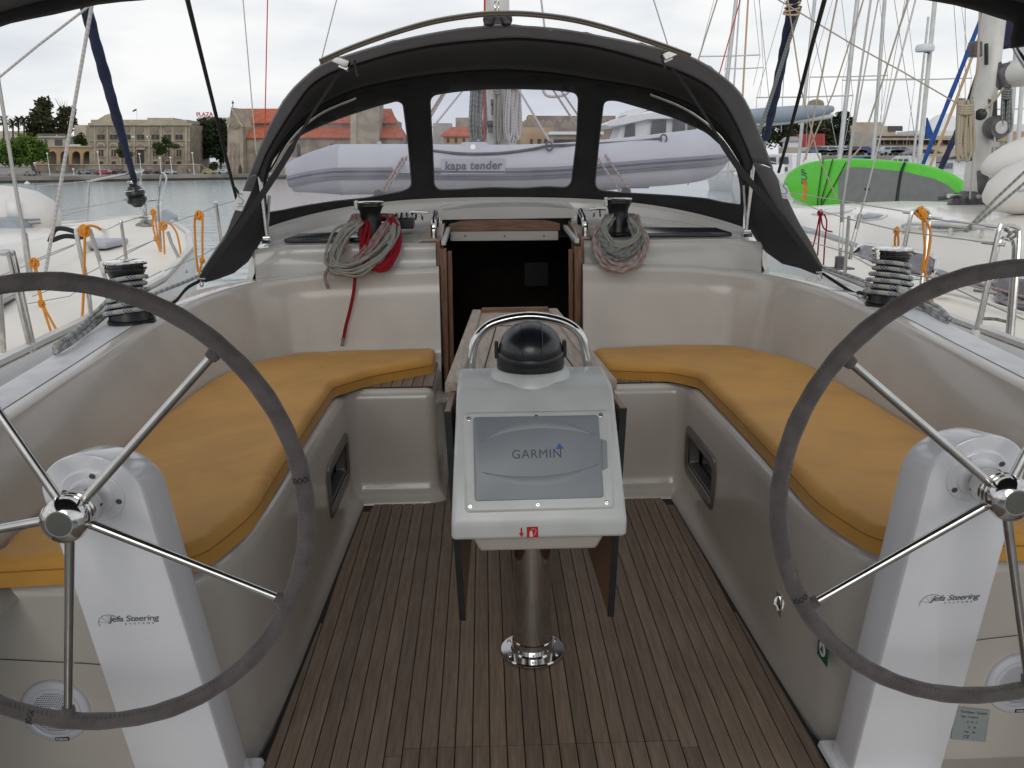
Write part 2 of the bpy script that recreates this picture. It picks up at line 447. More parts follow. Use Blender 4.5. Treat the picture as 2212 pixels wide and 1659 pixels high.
# floor: black bedding sheet with one teak plank after another
def sole_w(y):
    if y > 3.985: return .352
    return interp(y, [(.3, .83), (2.1, .795), (3.0, .765), (3.985, .738)])
b = MB()
ys = [.3 + i * .1 for i in range(37)] + [3.985]
ys = sorted(set(y for y in ys if y < 3.98)) + [3.985]
b.loft([[(-sole_w(y) - .01, y, sole(y) - .006) for y in ys], [(sole_w(y) + .01, y, sole(y) - .006) for y in ys]])
b.add([(-.36, 3.97, sole(3.97) - .006), (.36, 3.97, sole(3.97) - .006), (.36, 4.62, sole(4.62) - .006), (-.36, 4.62, sole(4.62) - .006)], [(0, 1, 2, 3)])
floor = obj('cockpit_floor', b, M['caulk'], yacht, smooth=0)
PITCHW = .0503
def plank(x0, x1, y0, y1):
    n = max(2, int((y1 - y0) / .12)); L_, R_ = [], []
    for i in range(n + 1):
        y = lerp(y0, y1, i / n); wd = sole_w(y) - .005
        # rounded corner of the floor at its front end
        if 3.7 < y <= 3.985:
            k = (y - 3.90) / .085
            if k > 0: wd -= .08 * (1 - math.sqrt(max(0, 1 - k * k)))
        a, c = max(x0, -wd), min(x1, wd)
        if c - a > .004: L_.append((a, y)); R_.append((c, y))
    if len(L_) < 2: return
    b = MB()
    t = .003
    top = [[V((p[0], p[1], sole(p[1]))) for p in L_], [V((p[0], p[1], sole(p[1]))) for p in R_]]
    bot = [[p - V((0, 0, .006)) for p in r] for r in top]
    b.loft([bot[0], top[0], top[1], bot[1]])
    b.add([bot[0][0], top[0][0], top[1][0], bot[1][0]], [(0, 1, 2, 3)])
    b.add([bot[0][-1], top[0][-1], top[1][-1], bot[1][-1]], [(0, 1, 2, 3)])
    obj('plank', b, M['teak'], floor, smooth=0)
for i in range(-17, 17):
    x0, x1 = i * PITCHW + .0019, (i + 1) * PITCHW - .0019
    mid = (x0 + x1) / 2
    ymax = 4.60 if abs(mid) < .34 else 3.978
    if abs(mid) < .4527:
        edge = 2.203 - (.03 if abs(mid) > .40 else 0)
        plank(x0, x1, .35, edge - .0025); plank(x0, x1, edge + .0025, ymax)
    else:
        plank(x0, x1, .35, ymax)

# benches on both sides
def offset_path(P, offs):
    out = []
    for i, p in enumerate(P):
        a = P[max(i - 1, 0)]; c = P[min(i + 1, len(P) - 1)]
        t = (V(c) - V(a)); t = t.normalized() if t.length > 1e-9 else V((0, -1))
        n_ = V((t.y, -t.x)); out.append(V(p) + n_ * offs[i])
    return out
def densify(P, step):
    o = [V(P[0])]
    for a, c in zip(P, P[1:]):
        a, c = V(a), V(c); n = max(1, int((c - a).length / step))
        for j in range(1, n + 1): o.append(a.lerp(c, j / n))
    return o
POCKET = (3.43, 3.87, .235, .375)
bench_path = densify(fillet([(.385, 4.66), (.385, 4.0), (.80, 4.0), (.80, 3.87), (.80, 3.43), (.80, 2.45), (.85, 2.06), (1.75, 2.06)], [0, .05, .10, 0, 0, .3, .2, 0]), .08)
def bench(s):
    cove = [(.035 if p.x < .45 and p.y > 4.02 else interp(p.y, [(2.2, .004), (2.6, .012), (3.99, .058)])) for p in bench_path]
    cove = [0.0 if p.x > .86 and p.y < 2.2 else c for p, c in zip(bench_path, cove)]
    lev = [(-.03, lambda c: c + .004), (.010, lambda c: c), (.030, lambda c: c * .5 + .003), (.06, lambda c: c * .12 + .004), (.10, lambda c: .003)]
    rings = []
    for dz, fn in lev:
        q = offset_path(bench_path, [fn(c) for c in cove])
        rings.append([(s * p.x, p.y, sole(p.y) + dz) for p in q])
    for z, of in ((POCKET[2], .002), (.33, 0), (POCKET[3], -.001), (.545, -.003), (.565, -.007), (.580, -.016), (.589, -.029), (.592, -.045)):
        q = offset_path(bench_path, [of] * len(bench_path))
        rings.append([(s * p.x, p.y, z) for p in q])
    b = MB(); b.loft(rings)
    def hole(f):
        c = sum((b.v[i] for i in f), V((0, 0, 0))) / len(f)
        return POCKET[0] < c.y < POCKET[1] and POCKET[2] < c.z < POCKET[3] and .76 < abs(c.x) < .83
    b.f = [f for f in b.f if not hole(f)]
    q = offset_path(bench_path, [-.045] * len(bench_path))
    loop = [(p.x, p.y) for p in q] + [(1.75, 3.0), (1.75, 4.7), (1.0, 4.7)]
    b.cdt([loop], [], .12, lambda x, y: V((s * x, y, .592)))
    return obj('bench', b, M['gelseat'], yacht, smooth=50)
bench_r, bench_l = bench(1), bench(-1)
# teak-look slats that show where the cushion stops short of the bench edge
for s in (-1, 1):
    b = MB(); b.box((s * .60, 4.30, .5945), (.40, .52, .004)); bs = obj('seat_bedding', b, M['caulk'], (bench_r if s > 0 else bench_l), smooth=0)
    for k in range(8):
        b = MB(); b.box((s * (.424 + k * .05), 4.30, .5985), (.046, .52, .005)); obj('slat', b, M['teak'], (bench_r if s > 0 else bench_l), smooth=0)

# helm floor either side
for s in (-1, 1):
    b = MB()
    prof = [(.797, -.03), (.799, .012), (.815, .022), (.9, .024), (1.75, .03)]
    rows = []
    for x, dz in prof: rows.append([(s * (x + (sole_w(y) - .795 if x < .85 else 0)), y, sole(y) + dz) for y in (.2, .8, 1.4, 2.0, 2.09)])
    b.loft(rows); obj('helm_floor', b, M['gelseat'], yacht)
    # shallow panel line across the end of the bench
    b = MB()
    b.tube([(s * .90, 2.0575, .33), (s * 1.20, 2.0575, .365), (s * 1.60, 2.0575, .40)], .0012, 5)
    obj('panel_joint', b, M['gasket'], (bench_r if s > 0 else bench_l))

# coamings and cabin bulkhead: one swept moulding per side, door opening between them
top_path = catmull([(1.50, -.6, 0), (1.515, .6, 0), (1.53, 1.8, 0), (1.535, 2.8, 0), (1.53, 3.6, 0), (1.50, 4.1, 0), (1.40, 4.44, 0), (1.22, 4.61, 0), (.95, 4.655, 0), (.65, 4.66, 0), (.385, 4.66, 0)], 6)
top_path = [V((p.x, p.y)) for p in top_path]
def top_z(p):
    if p.y < 4.2: return interp(p.y, [(-.6, .83), (1.5, .875), (2.5, .915), (3.1, .957), (3.64, 1.0), (4.2, 1.022)])
    return interp(-p.x, [(-1.48, 1.022), (-1.33, 1.045), (-.98, 1.082), (-.38, 1.10)])
def coaming(s):
    tz = [top_z(p) for p in top_path]
    # path runs forward then inboard: the cockpit lies to its left, so offsets are negative of offset_path's side
    def ring(of, zf):
        q = offset_path(top_path, [-o for o in of])
        return [(s * p.x, p.y, zf(i)) for i, p in enumerate(q)]
    k = len(top_path)
    lean = [interp(p.y, [(4.2, .10), (4.6, .055)]) for p in top_path]
    rings = []
    for fr, z in ((1.9, .55), (1.45, .60), (1.12, .625), (1.0, .66), (.80, .74)):
        rings.append(ring([l * fr for l in lean], lambda i, z=z: z))
    rings.append(ring([l * .45 for l in lean], lambda i: lerp(.74, tz[i], .55)))
    rings.append(ring([.012] * k, lambda i: tz[i] - .035))
    rings.append(ring([.002] * k, lambda i: tz[i] - .014))
    rings.append(ring([-.008] * k, lambda i: tz[i] - .003))
    rings.append(ring([-.022] * k, lambda i: tz[i]))
    rings.append(ring([-.06] * k, lambda i: tz[i] - .002))
    rings.append(ring([-.20] * k, lambda i: tz[i] - .012))
    rings.append(ring([-.235] * k, lambda i: tz[i] - .03))
    rings.append(ring([-.26] * k, lambda i: tz[i] - .09))
    rings.append(ring([-.28] * k, lambda i: tz[i] - .26))
    b = MB(); b.loft(rings)
    # return of the bulkhead into the doorway
    e = [V(r[-1]) for r in rings[:11]]
    b.loft([e, [p + V((0, .14, 0)) for p in e]])
    c = obj('coaming', b, M['gelseat'], yacht, smooth=55)
    n0 = next(i for i, p in enumerate(top_path) if p.y > 4.05)
    q1 = offset_path(top_path, [.055] * k)[:n0]; q2 = offset_path(top_path, [.195] * k)[:n0]
    b = MB()
    b.loft([[(s * p.x, p.y, tz[i] + .0005) for i, p in enumerate(q1)], [(s * lerp(p.x, q2[i].x, .5), p.y, tz[i] - .002) for i, p in enumerate(q1)], [(s * p.x, p.y, tz[i] - .009) for i, p in enumerate(q2)]])
    obj('antislip_strip', b, M['gelgrip'], c)
    return c
coam_r, coam_l = coaming(1), coaming(-1)

# side decks and hull
def hull_edge(y): return interp(y, [(-1.2, 1.95), (2, 2.03), (5, 2.02), (7.5, 1.72), (9.5, 1.2), (11.2, .45), (11.9, .02)])
def deck_z(y): return interp(y, [(-1.2, .74), (5, .80), (9, .93), (12, 1.02)])
ys = [-1.2, 0, 1.5, 3, 4.5, 6, 7, 7.5, 8.25, 9, 9.5, 10.3, 11.2, 11.9]
b = MB()
for s in (-1, 1):
    b.loft([[(s * (interp(y, [(4.6, 1.72), (4.9, 1.36), (8.9, 1.3)]) if y < 9.0 else 0), y, deck_z(y) + (0 if y < 9 else .03)) for y in ys], [(s * hull_edge(y), y, deck_z(y)) for y in ys], [(s * (hull_edge(y) + .02), y, deck_z(y) - .05) for y in ys],
            [(s * (hull_edge(y) * .97), y, .2) for y in ys], [(s * hull_edge(y) * .85, y, -.9) for y in ys]])
obj('hull', b, M['hullwhite'], yacht)

# coachroof with the companionway slot
def roof_z(x, y):
    zc = interp(y, [(4.79, 1.207), (5.0, 1.245), (5.3, 1.30), (5.6, 1.345), (6.0, 1.375), (6.6, 1.39), (8, 1.37), (9.4, 1.22)])
    return zc - interp(y, [(4.8, 0), (5.5, .03), (6.5, .05)]) * x * x - interp(abs(x), [(1.25, 0), (1.40, .02)])
xs = [-1.385 + i * 2.77 / 40 for i in range(41)]
xs = sorted(xs + [-.405, .405]); ysr = [4.815 + i * .1 for i in range(47)]
ysr = sorted(ysr + [5.44])
b = MB(); idx = {}
def rp(x, y): return V((x, y, roof_z(x, y)))
def gv(i, j):
    if (i, j) not in idx:
        b.v.append(rp(xs[i], ysr[j])); idx[(i, j)] = len(b.v) - 1
    return idx[(i, j)]
for i in range(len(xs) - 1):
    for j in range(len(ysr) - 1):
        if abs((xs[i] + xs[i + 1]) / 2) < .405 and ysr[j + 1] <= 5.4401: continue
        b.f.append((gv(i, j), gv(i + 1, j), gv(i + 1, j + 1), gv(i, j + 1)))
# riser at the aft edge, either side of the door; rounded top edge
for s in (-1, 1):
    xr = [x for x in xs if s * x >= .4049]
    b.loft([[(x, 4.815, roof_z(x, 4.815)) for x in xr], [(x, 4.795, roof_z(x, 4.815) - .008) for x in xr], [(x, 4.787, roof_z(x, 4.815) - .025) for x in xr], [(x, 4.772, 1.105) for x in xr], [(x, 4.765, .93) for x in xr]])
    # outer side of the coachroof
    X = xs[-1] if s > 0 else xs[0]
    b.loft([[(X, y, roof_z(X, y)) for y in ysr], [(X + s * .03, y, roof_z(X, y) - .03) for y in ysr], [(X + s * .09, y, .78) for y in ysr]])
    b.add([(X, 4.815, roof_z(X, 4.815)), (X + s * .03, 4.815, roof_z(X, 4.815) - .03), (X + s * .09, 4.815, .9), (X, 4.755, 1.07), (X, 4.787, roof_z(X, 4.815) - .025)], [(0, 1, 2, 3, 4)])
    # inner sides of the hatch slot
    yy = [y for y in ysr if y <= 5.4401]
    b.loft([[(s * .405, y, roof_z(s * .405, y)) for y in yy], [(s * .398, y, roof_z(s * .405, y) - .012) for y in yy], [(s * .398, y, 1.10) for y in yy]])
cabin = obj('cabin_roof', b, M['gel'], yacht, smooth=50)

# companionway: jambs, rails, sliding hatch, step, dark cabin behind
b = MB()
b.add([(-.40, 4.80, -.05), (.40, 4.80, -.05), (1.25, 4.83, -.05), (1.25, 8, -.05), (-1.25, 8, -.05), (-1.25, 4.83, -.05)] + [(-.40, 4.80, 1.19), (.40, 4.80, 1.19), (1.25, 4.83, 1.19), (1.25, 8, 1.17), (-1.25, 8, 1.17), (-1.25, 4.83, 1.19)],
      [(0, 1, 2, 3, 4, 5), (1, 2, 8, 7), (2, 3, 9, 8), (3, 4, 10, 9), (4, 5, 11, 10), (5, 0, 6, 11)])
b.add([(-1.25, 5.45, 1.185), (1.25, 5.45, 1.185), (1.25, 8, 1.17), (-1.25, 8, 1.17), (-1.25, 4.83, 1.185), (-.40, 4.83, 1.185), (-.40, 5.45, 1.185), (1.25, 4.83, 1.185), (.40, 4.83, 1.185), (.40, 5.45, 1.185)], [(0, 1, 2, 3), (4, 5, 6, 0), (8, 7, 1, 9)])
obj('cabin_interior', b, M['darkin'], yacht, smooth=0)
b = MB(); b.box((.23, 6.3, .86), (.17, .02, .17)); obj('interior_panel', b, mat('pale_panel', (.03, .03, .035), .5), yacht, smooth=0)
b = MB(); b.box((0, 4.69, .17), (.80, .12, .40)); b.box((0, 4.655, .385), (.80, .19, .03)); obj('companionway_sill', b, M['gelseat'], yacht, bevel=.008)
for s in (-1, 1):
    b = MB(); b.hexa([(s * .352, 4.70, .36), (s * .378, 4.70, .36), (s * .378, 4.76, .36), (s * .352, 4.76, .36), (s * .345, 4.70, 1.19), (s * .382, 4.70, 1.19), (s * .382, 4.76, 1.19), (s * .345, 4.76, 1.19)])
    j = obj('door_jamb', b, M['wood'], yacht, bevel=.004)
    b = MB(); b.hexa([(s * .325, 4.765, .36), (s * .350, 4.765, .36), (s * .350, 4.79, .36), (s * .325, 4.79, .36), (s * .318, 4.765, 1.17), (s * .343, 4.765, 1.17), (s * .343, 4.79, 1.17), (s * .318, 4.79, 1.17)])
    obj('jamb_lip', b, M['wood'], j, bevel=.003)
    b = MB(); b.hexa([(s * .347, 4.72, 1.205), (s * .372, 4.72, 1.205), (s * .372, 5.43, 1.235), (s * .347, 5.43, 1.235), (s * .347, 4.72, 1.232), (s * .372, 4.72, 1.232), (s * .372, 5.43, 1.262), (s * .347, 5.43, 1.262)])
    obj('hatch_rail', b, M['alu'], yacht, bevel=.004)
    b = MB(); b.hexa([(s * .378, 4.72, 1.10), (s * .397, 4.72, 1.10), (s * .397, 5.43, 1.2), (s * .378, 5.43, 1.2), (s * .378, 4.72, 1.23), (s * .397, 4.72, 1.23), (s * .397, 5.43, 1.285), (s * .378, 5.43, 1.285)])
    obj('slot_trim', b, M['wood'], yacht)
b = MB()
A = [at(x, y, 5.43) for x, y in ((973, 521), (1206, 519), (1206, 499), (973, 501))]
b.prism(A, (0, .03, 0)); st = obj('header_strip', b, M['gelseat'], yacht, bevel=.003)
for px in (1005, 1090, 1175):
    b = MB(); c = at(px, 510, 5.43); b.lathe([(.0001, -.003), (.006, -.003), (.006, .004)], c, (0, 1, 0), 10); obj('screw', b, M['fitgrey'], st)
b = MB()
prof = [at(970, 500, 5.42), at(1210, 498, 5.42), at(1210, 483, 5.42), at(1180, 476, 5.42), at(1090, 474, 5.42), at(1000, 477, 5.42), at(970, 485, 5.42)]
b.prism(prof, (0, .05, 0)); obj('hatch_front', b, M['woodx'], yacht, bevel=.003)
b = MB(); rows = []
for y in (5.425, 5.47, 5.7, 6.0, 6.4):
    zt = roof_z(0, y) + .045
    rows.append([(-.43, y, roof_z(.43, y) - .01), (-.425, y, zt - .02), (-.40, y, zt - .004), (-.2, y, zt + .008), (0, y, zt + .011), (.2, y, zt + .008), (.40, y, zt - .004), (.425, y, zt - .02), (.43, y, roof_z(.43, y) - .01)])
b.loft(rows); b.f.append(tuple(range(0, 9))); obj('sliding_hatch', b, M['gel'], yacht)
# curved base moulding that carries the sprayhood
def hood_base_px(u):      # u -1..1 along the base, picture position and distance of the sprayhood's bottom edge
    px = 1092 + 512 * u
    py = 430 + 13 * u * u + 52 * abs(u) ** 3.0
    return px, py, 5.72 - .72 * abs(u) ** 2.3
us = [-1 + i / 24 for i in range(49)]
hb = [at(*hood_base_px(u)) for u in us]
b = MB()
b.loft([[p + V((0, -.055, -.075)) for p in hb], [p + V((0, -.05, -.018)) for p in hb], [p + V((0, -.045, -.008)) for p in hb], [p + V((0, -.02, -.006)) for p in hb], [p + V((0, -.012, .012)) for p in hb], [p + V((0, .03, .014)) for p in hb], [p + V((0, .05, -.1)) for p in hb]])
b2 = [[p + V((0, -.055, -.075)) for p in hb], [V((p.x, p.y - .13, roof_z(max(-1.38, min(1.38, p.x)), p.y - .13) + .003)) for p in hb], [V((p.x, p.y - .17, roof_z(max(-1.38, min(1.38, p.x)), p.y - .17) - .01)) for p in hb]]
b.loft(b2)
obj('sprayhood_base', b, M['gel'], yacht, smooth=50)

# deck hatches in the coachroof: smoked acrylic slabs
def slab(pts, name='deck_hatch'):
    P = [V((p[0], p[1], roof_z(p[0], p[1]) + .004)) for p in pts]
    b = MB(); b.prism(P, (0, 0, .022)); h = obj(name, b, M['tint'], yacht, bevel=.006)
    return h
for s in (-1, 1):
    slab([(s * .74, 4.86), (s * 1.24, 4.86), (s * 1.19, 5.02), (s * .70, 5.02)])
# grab handles on wooden pads beside the hatch
for s in (-1, 1):
    y0 = 4.83
    P = [V((s * x, y, roof_z(x, y) + .004)) for x, y in ((.372, y0), (.50, y0), (.47, y0 + .22), (.41, y0 + .36), (.372, y0 + .36))]
    b = MB(); b.prism(P, (0, 0, .012)); pad = obj('handle_pad', b, M['tabletop'], yacht, bevel=.003)
    b = MB(); z0 = roof_z(.45, y0 + .05) + .012
    path = catmull([(s * .418, y0 + .045, z0), (s * .418, y0 + .05, z0 + .06), (s * .418, y0 + .085, z0 + .085), (s * .418, y0 + .2, z0 + .105), (s * .418, y0 + .285, z0 + .115), (s * .418, y0 + .30, z0 + .05)], 5)
    b.tube(path, .024, 10, flat=.7); obj('grab_handle', b, M['blackgloss'], yacht)
    b = MB(); b.tube(path[:10], .0255, 10, flat=.72); obj('handle_cap', b, M['chrome'], yacht)
# small deck fittings
c = at(872, 474, 5.05)
b = MB()
b.box((c.x, c.y, c.z - .02), (.115, .14, .06))
root = thing('rope_clutch', 'black four-lever rope clutch beside the left cabin-top winch', 'rope clutch', (c.x, c.y, c.z - .05))
obj('clutch_body', b, M['black'], root, bevel=.006)
for k in range(4):
    b = MB(); b.tube([(c.x - .043 + k * .029, c.y - .07, c.z + .004), (c.x - .043 + k * .029, c.y - .02, c.z + .026), (c.x - .043 + k * .029, c.y + .06, c.z + .024)], .0125, 8)
    obj('lever', b, M['blackgloss'], root)
for px, py, nm in ((905, 464, 'left'), (1290, 457, 'right')):
    c = at(px, py, 5.1); b = MB()
    b.tube([c + V((-.05, 0, .012)), c + V((0, 0, .016)), c + V((.05, 0, .012))], .008, 8); b.tube([c + V((-.015, 0, .012)), c + V((-.02, 0, -.03))], .006, 8); b.tube([c + V((.015, 0, .012)), c + V((.02, 0, -.03))], .006, 8)
    obj('cleat', b, M['chrome'], yacht)
# ------------------------------------------------------------------ cockpit fittings
def onplane(px, py, p, n):
    d = ray(px, py); p, n = V(p), V(n); return CAM + d * ((p - CAM).dot(n) / d.dot(n))
# pockets let into the bench fronts
for s, bn in ((1, bench_r), (-1, bench_l)):
    y0, y1, z0, z1 = POCKET
    b = MB()
    P = [(s * .80, y0, z0), (s * .80, y1, z0), (s * .80, y1, z1), (s * .80, y0, z1)]
    Q = [(s * .95, y, z) for _, y, z in P]
    b.loft([P, Q], closed=True, capb=True); obj('pocket_lining', b, M['black'], bn, smooth=0)
    b = MB()
    rings = [[(s * x, y, z) for y, z in rrect(y0 - e, z0 - e, y1 + e, z1 + e, max(.012, .02 + e * .8))] for x, e in ((.801, .052), (.793, .048), (.790, .030), (.793, .012), (.81, -.006), (.85, -.01))]
    b.loft(rings, closed=True); fr = obj('pocket_frame', b, mat('brushed_frame', (.16, .155, .15), .35, metal=.5), bn)
    b = MB(); b.box((s * .86, (y0 + y1) / 2 + .06, (z0 + z1) / 2), (.02, .18, .11)); obj('pocket_panel', b, M['tint'], bn, bevel=.004)

# cushions
def seg_dist(p, Lp):
    best = 9.0
    for i in range(len(Lp)):
        a = Lp[i]; c = Lp[(i + 1) % len(Lp)]
        ax, ay = a[0], a[1]; dx, dy = c[0] - ax, c[1] - ay
        l2 = dx * dx + dy * dy
        t = 0 if l2 < 1e-12 else max(0, min(1, ((p[0] - ax) * dx + (p[1] - ay) * dy) / l2))
        best = min(best, math.hypot(p[0] - ax - t * dx, p[1] - ay - t * dy))
    return best
def cushion(s, poly, rads, label):
    n = len(poly); cyc = [poly[-1]] + list(poly) + [poly[0]]
    lp = fillet(cyc, [0] + rads + [0], 6)[1:-1]
    lp = [(p[0], p[1]) for p in densify(lp + [lp[0]], .03)[:-1]]
    z0, th, R_ = .601, .072, .024
    def hgt(x, y):
        d = seg_dist((x, y), lp)
        k = min(1, d / R_); z = z0 + th - R_ * (1 - math.sqrt(max(0, 1 - (1 - k) ** 2)))
        p_ = (y * .69 + x * .73) if s < 0 else (y * .94 + x * .34)
        q_ = (y * .73 - x * .69) if s < 0 else (x * .94 - y * .34)
        wob = noise.noise(V((q_ * 1.3, p_ * 1.1, 3 + s))) * .10 + noise.noise(V((q_ * 3.1, p_ * 3, 7))) * .02
        fold = math.sin((p_ + wob) * 2 * PI / .145); fold = fold * .5 + .5 * math.sin((p_ + wob * 1.6) * 2 * PI / .087 + 1.0)
        msk = max(0, min(1, .5 + 1.6 * noise.noise(V((q_ * 1.4, p_ * .9, 9 + s))))) * min(1, max(0, d - .012) / .09)
        y_m = interp(y, [(2.1, .12), (2.5, .5), (2.8, 1), (3.6, 1), (4.0, .3), (4.6, .08)])
        return z + fold * .0075 * msk * y_m + .003 * noise.noise(V((x * 7, y * 5, 1))) * min(1, d / .08)
    b = MB(); b.cdt([lp], [], .024, lambda x, y: V((s * x, y, hgt(x, y))))
    base = [V((s * x, y, z0 + th - R_)) for x, y in lp]
    b.loft([base, [V((p.x, p.y, p.z - .02)) for p in base], [V((p.x, p.y, z0 + .006)) for p in base], [V((p.x * .998, p.y, z0)) for p in base]], closed=True)
    r = thing('seat_cushion', label, 'cushion', (s * 1.1, 3.2, z0), 'mustard cockpit cushions')
    o = obj('cushion_body', b, M['cushion'], r, smooth=60)
    # weld the rim so that the side and the top shade as one
    bm = bmesh.new(); bm.from_mesh(o.data); bmesh.ops.remove_doubles(bm, verts=bm.verts, dist=.0006); bmesh.ops.recalc_face_normals(bm, faces=bm.faces); bm.to_mesh(o.data); bm.free()
    b = MB(); b.tube([p + V((0, 0, -.006)) for p in base], .0022, 5, closed=True); obj('seam', b, M['piping'], r)
    return r
cR = [(.425, 4.52), (.435, 4.11), (.74, 4.03), (.845, 3.90), (.84, 3.3), (.825, 2.55), (.815, 2.34), (.875, 2.055), (1.41, 2.02), (1.425, 2.9), (1.43, 3.6), (1.41, 4.15), (1.20, 4.55), (.85, 4.575)]
cushion(1, cR, [.03, .03, .05, .05, .1, .1, .1, .1, .05, .2, .3, .25, .2, .1], 'mustard yellow L-shaped cushion on the bench beside the green escape sign')
cL = [(.415, 4.60), (.41, 4.30), (.70, 4.07), (.84, 3.86), (.838, 3.3), (.825, 2.6), (.818, 2.36), (.885, 2.06), (1.41, 2.02), (1.425, 2.9), (1.43, 3.6), (1.41, 4.15), (1.20, 4.54), (.85, 4.585)]
cushion(-1, cL, [.03, .03, .06, .05, .1, .1, .1, .1, .05, .2, .3, .25, .2, .1], 'mustard yellow L-shaped cushion on the bench below the hanging red rope')

# steering pedestals
def pedestal(s, xt, xb, logo_px, label):
    top = V((xt, 1.70, .962)); bot = V((xb, 1.985, -.02))
    vv = (bot - top); Ln = vv.length; vv.normalize()
    ux = V((1, 0, 0)); ux = (ux - vv * ux.dot(vv)).normalized()
    nf = ux.cross(-vv).normalized()
    if nf.y > 0: nf = -nf
    def P(u, v, d=0): return top + ux * u + vv * v + V((0, .985, -.17)) * d
    outline = []
    for j in range(25):
        a = PI + PI * j / 24; outline.append((.102 * math.cos(a), .102 * math.sin(a)))
    outline += [(.104, .12), (.112, .5), (.122, Ln - .02), (.122, Ln), (-.122, Ln), (-.122, Ln - .02), (-.112, .5), (-.104, .12)]
    r = thing('steering_pedestal', label, 'pedestal', (xb, 2.0, sole(2.0)), 'steering pedestals')
    b = MB()
    def ring(sc_, d): return [P(u * sc_, v * (sc_ if v < 0 else 1), d) for u, v in outline]
    b.loft([ring(.955, 0), ring(.975, .0015), ring(.99, .006), ring(1.0, .015), ring(1.012, .06), ring(1.03, .11), ring(1.0, .125)], closed=True, capa=True, capb=True)
    obj('pedestal_body', b, M['gelblue'], r, smooth=35)
    b = MB(); c = P(0, 0); b.lathe([(.064, -.002), (.064, .003), (.062, .005), (.045, .005), (.042, .012), (.034, .014), (.0001, .014)], c, nf, 32); cov = obj('bearing_cover', b, M['gelblue'], r)
    for a in (35, 125, 215, 305):
        a = math.radians(a + (20 if s > 0 else -20)); q = P(.053 * math.cos(a), .053 * math.sin(a))
        b = MB(); b.lathe([(.0062, .003), (.0062, .0068), (.003, .0075), (.0001, .0060)], q, nf, 12); obj('screw', b, M['fitgrey'], cov)
    b = MB(); b.lathe([(.024, .012), (.024, .06)], c, nf, 20); obj('shaft_boss', b, M['steel'], cov)
    b = MB(); b.hexa([(xb - .15, 1.93, sole(2) + .015), (xb + .15, 1.93, sole(2) + .015), (xb + .15, 2.15, sole(2) + .015), (xb - .15, 2.15, sole(2) + .015), (xb - .145, 1.935, sole(2) + .04), (xb + .145, 1.935, sole(2) + .04), (xb + .145, 2.145, sole(2) + .04), (xb - .145, 2.145, sole(2) + .04)])
    obj('foot_flange', b, M['gelblue'], r, bevel=.008)
    # printed maker's mark
    q = onplane(*logo_px, top, nf) + nf * .0012
    F = frame(q, ux, -vv)
    b = text_mb('Jefa Steering', .0245, F @ Matrix.Translation((.012, 0, 0)), shear=.25, depth=.0002, spacing=.92)
    b2 = text_mb('S Y S T E M S', .0075, F @ Matrix.Translation((.022, -.0155, 0)), depth=.0002, spacing=1.5); b.add(b2.v, b2.f)
    arc = [F @ V((-.042 + .026 * math.cos(math.radians(a)), -.012 + .026 * math.sin(math.radians(a)), 0)) for a in range(20, 200, 8)]
    b.tube(arc, .0005, 4)
    for a in (60, 95, 130, 165): b.tube([F @ V((-.042, -.012, 0)), F @ V((-.042 + .026 * math.cos(math.radians(a)), -.012 + .026 * math.sin(math.radians(a)), 0))], .0003, 4)
    obj('logo', b, M['dkgrey'], r, smooth=0)
    return r
pedestal(-1, -.948, -.932, (277, 1336), 'white steering pedestal on the side of the hanging red rope, behind its wheel')
pedestal(1, .888, .935, (2052, 1291), 'white steering pedestal on the side of the metal data plate, behind its wheel')

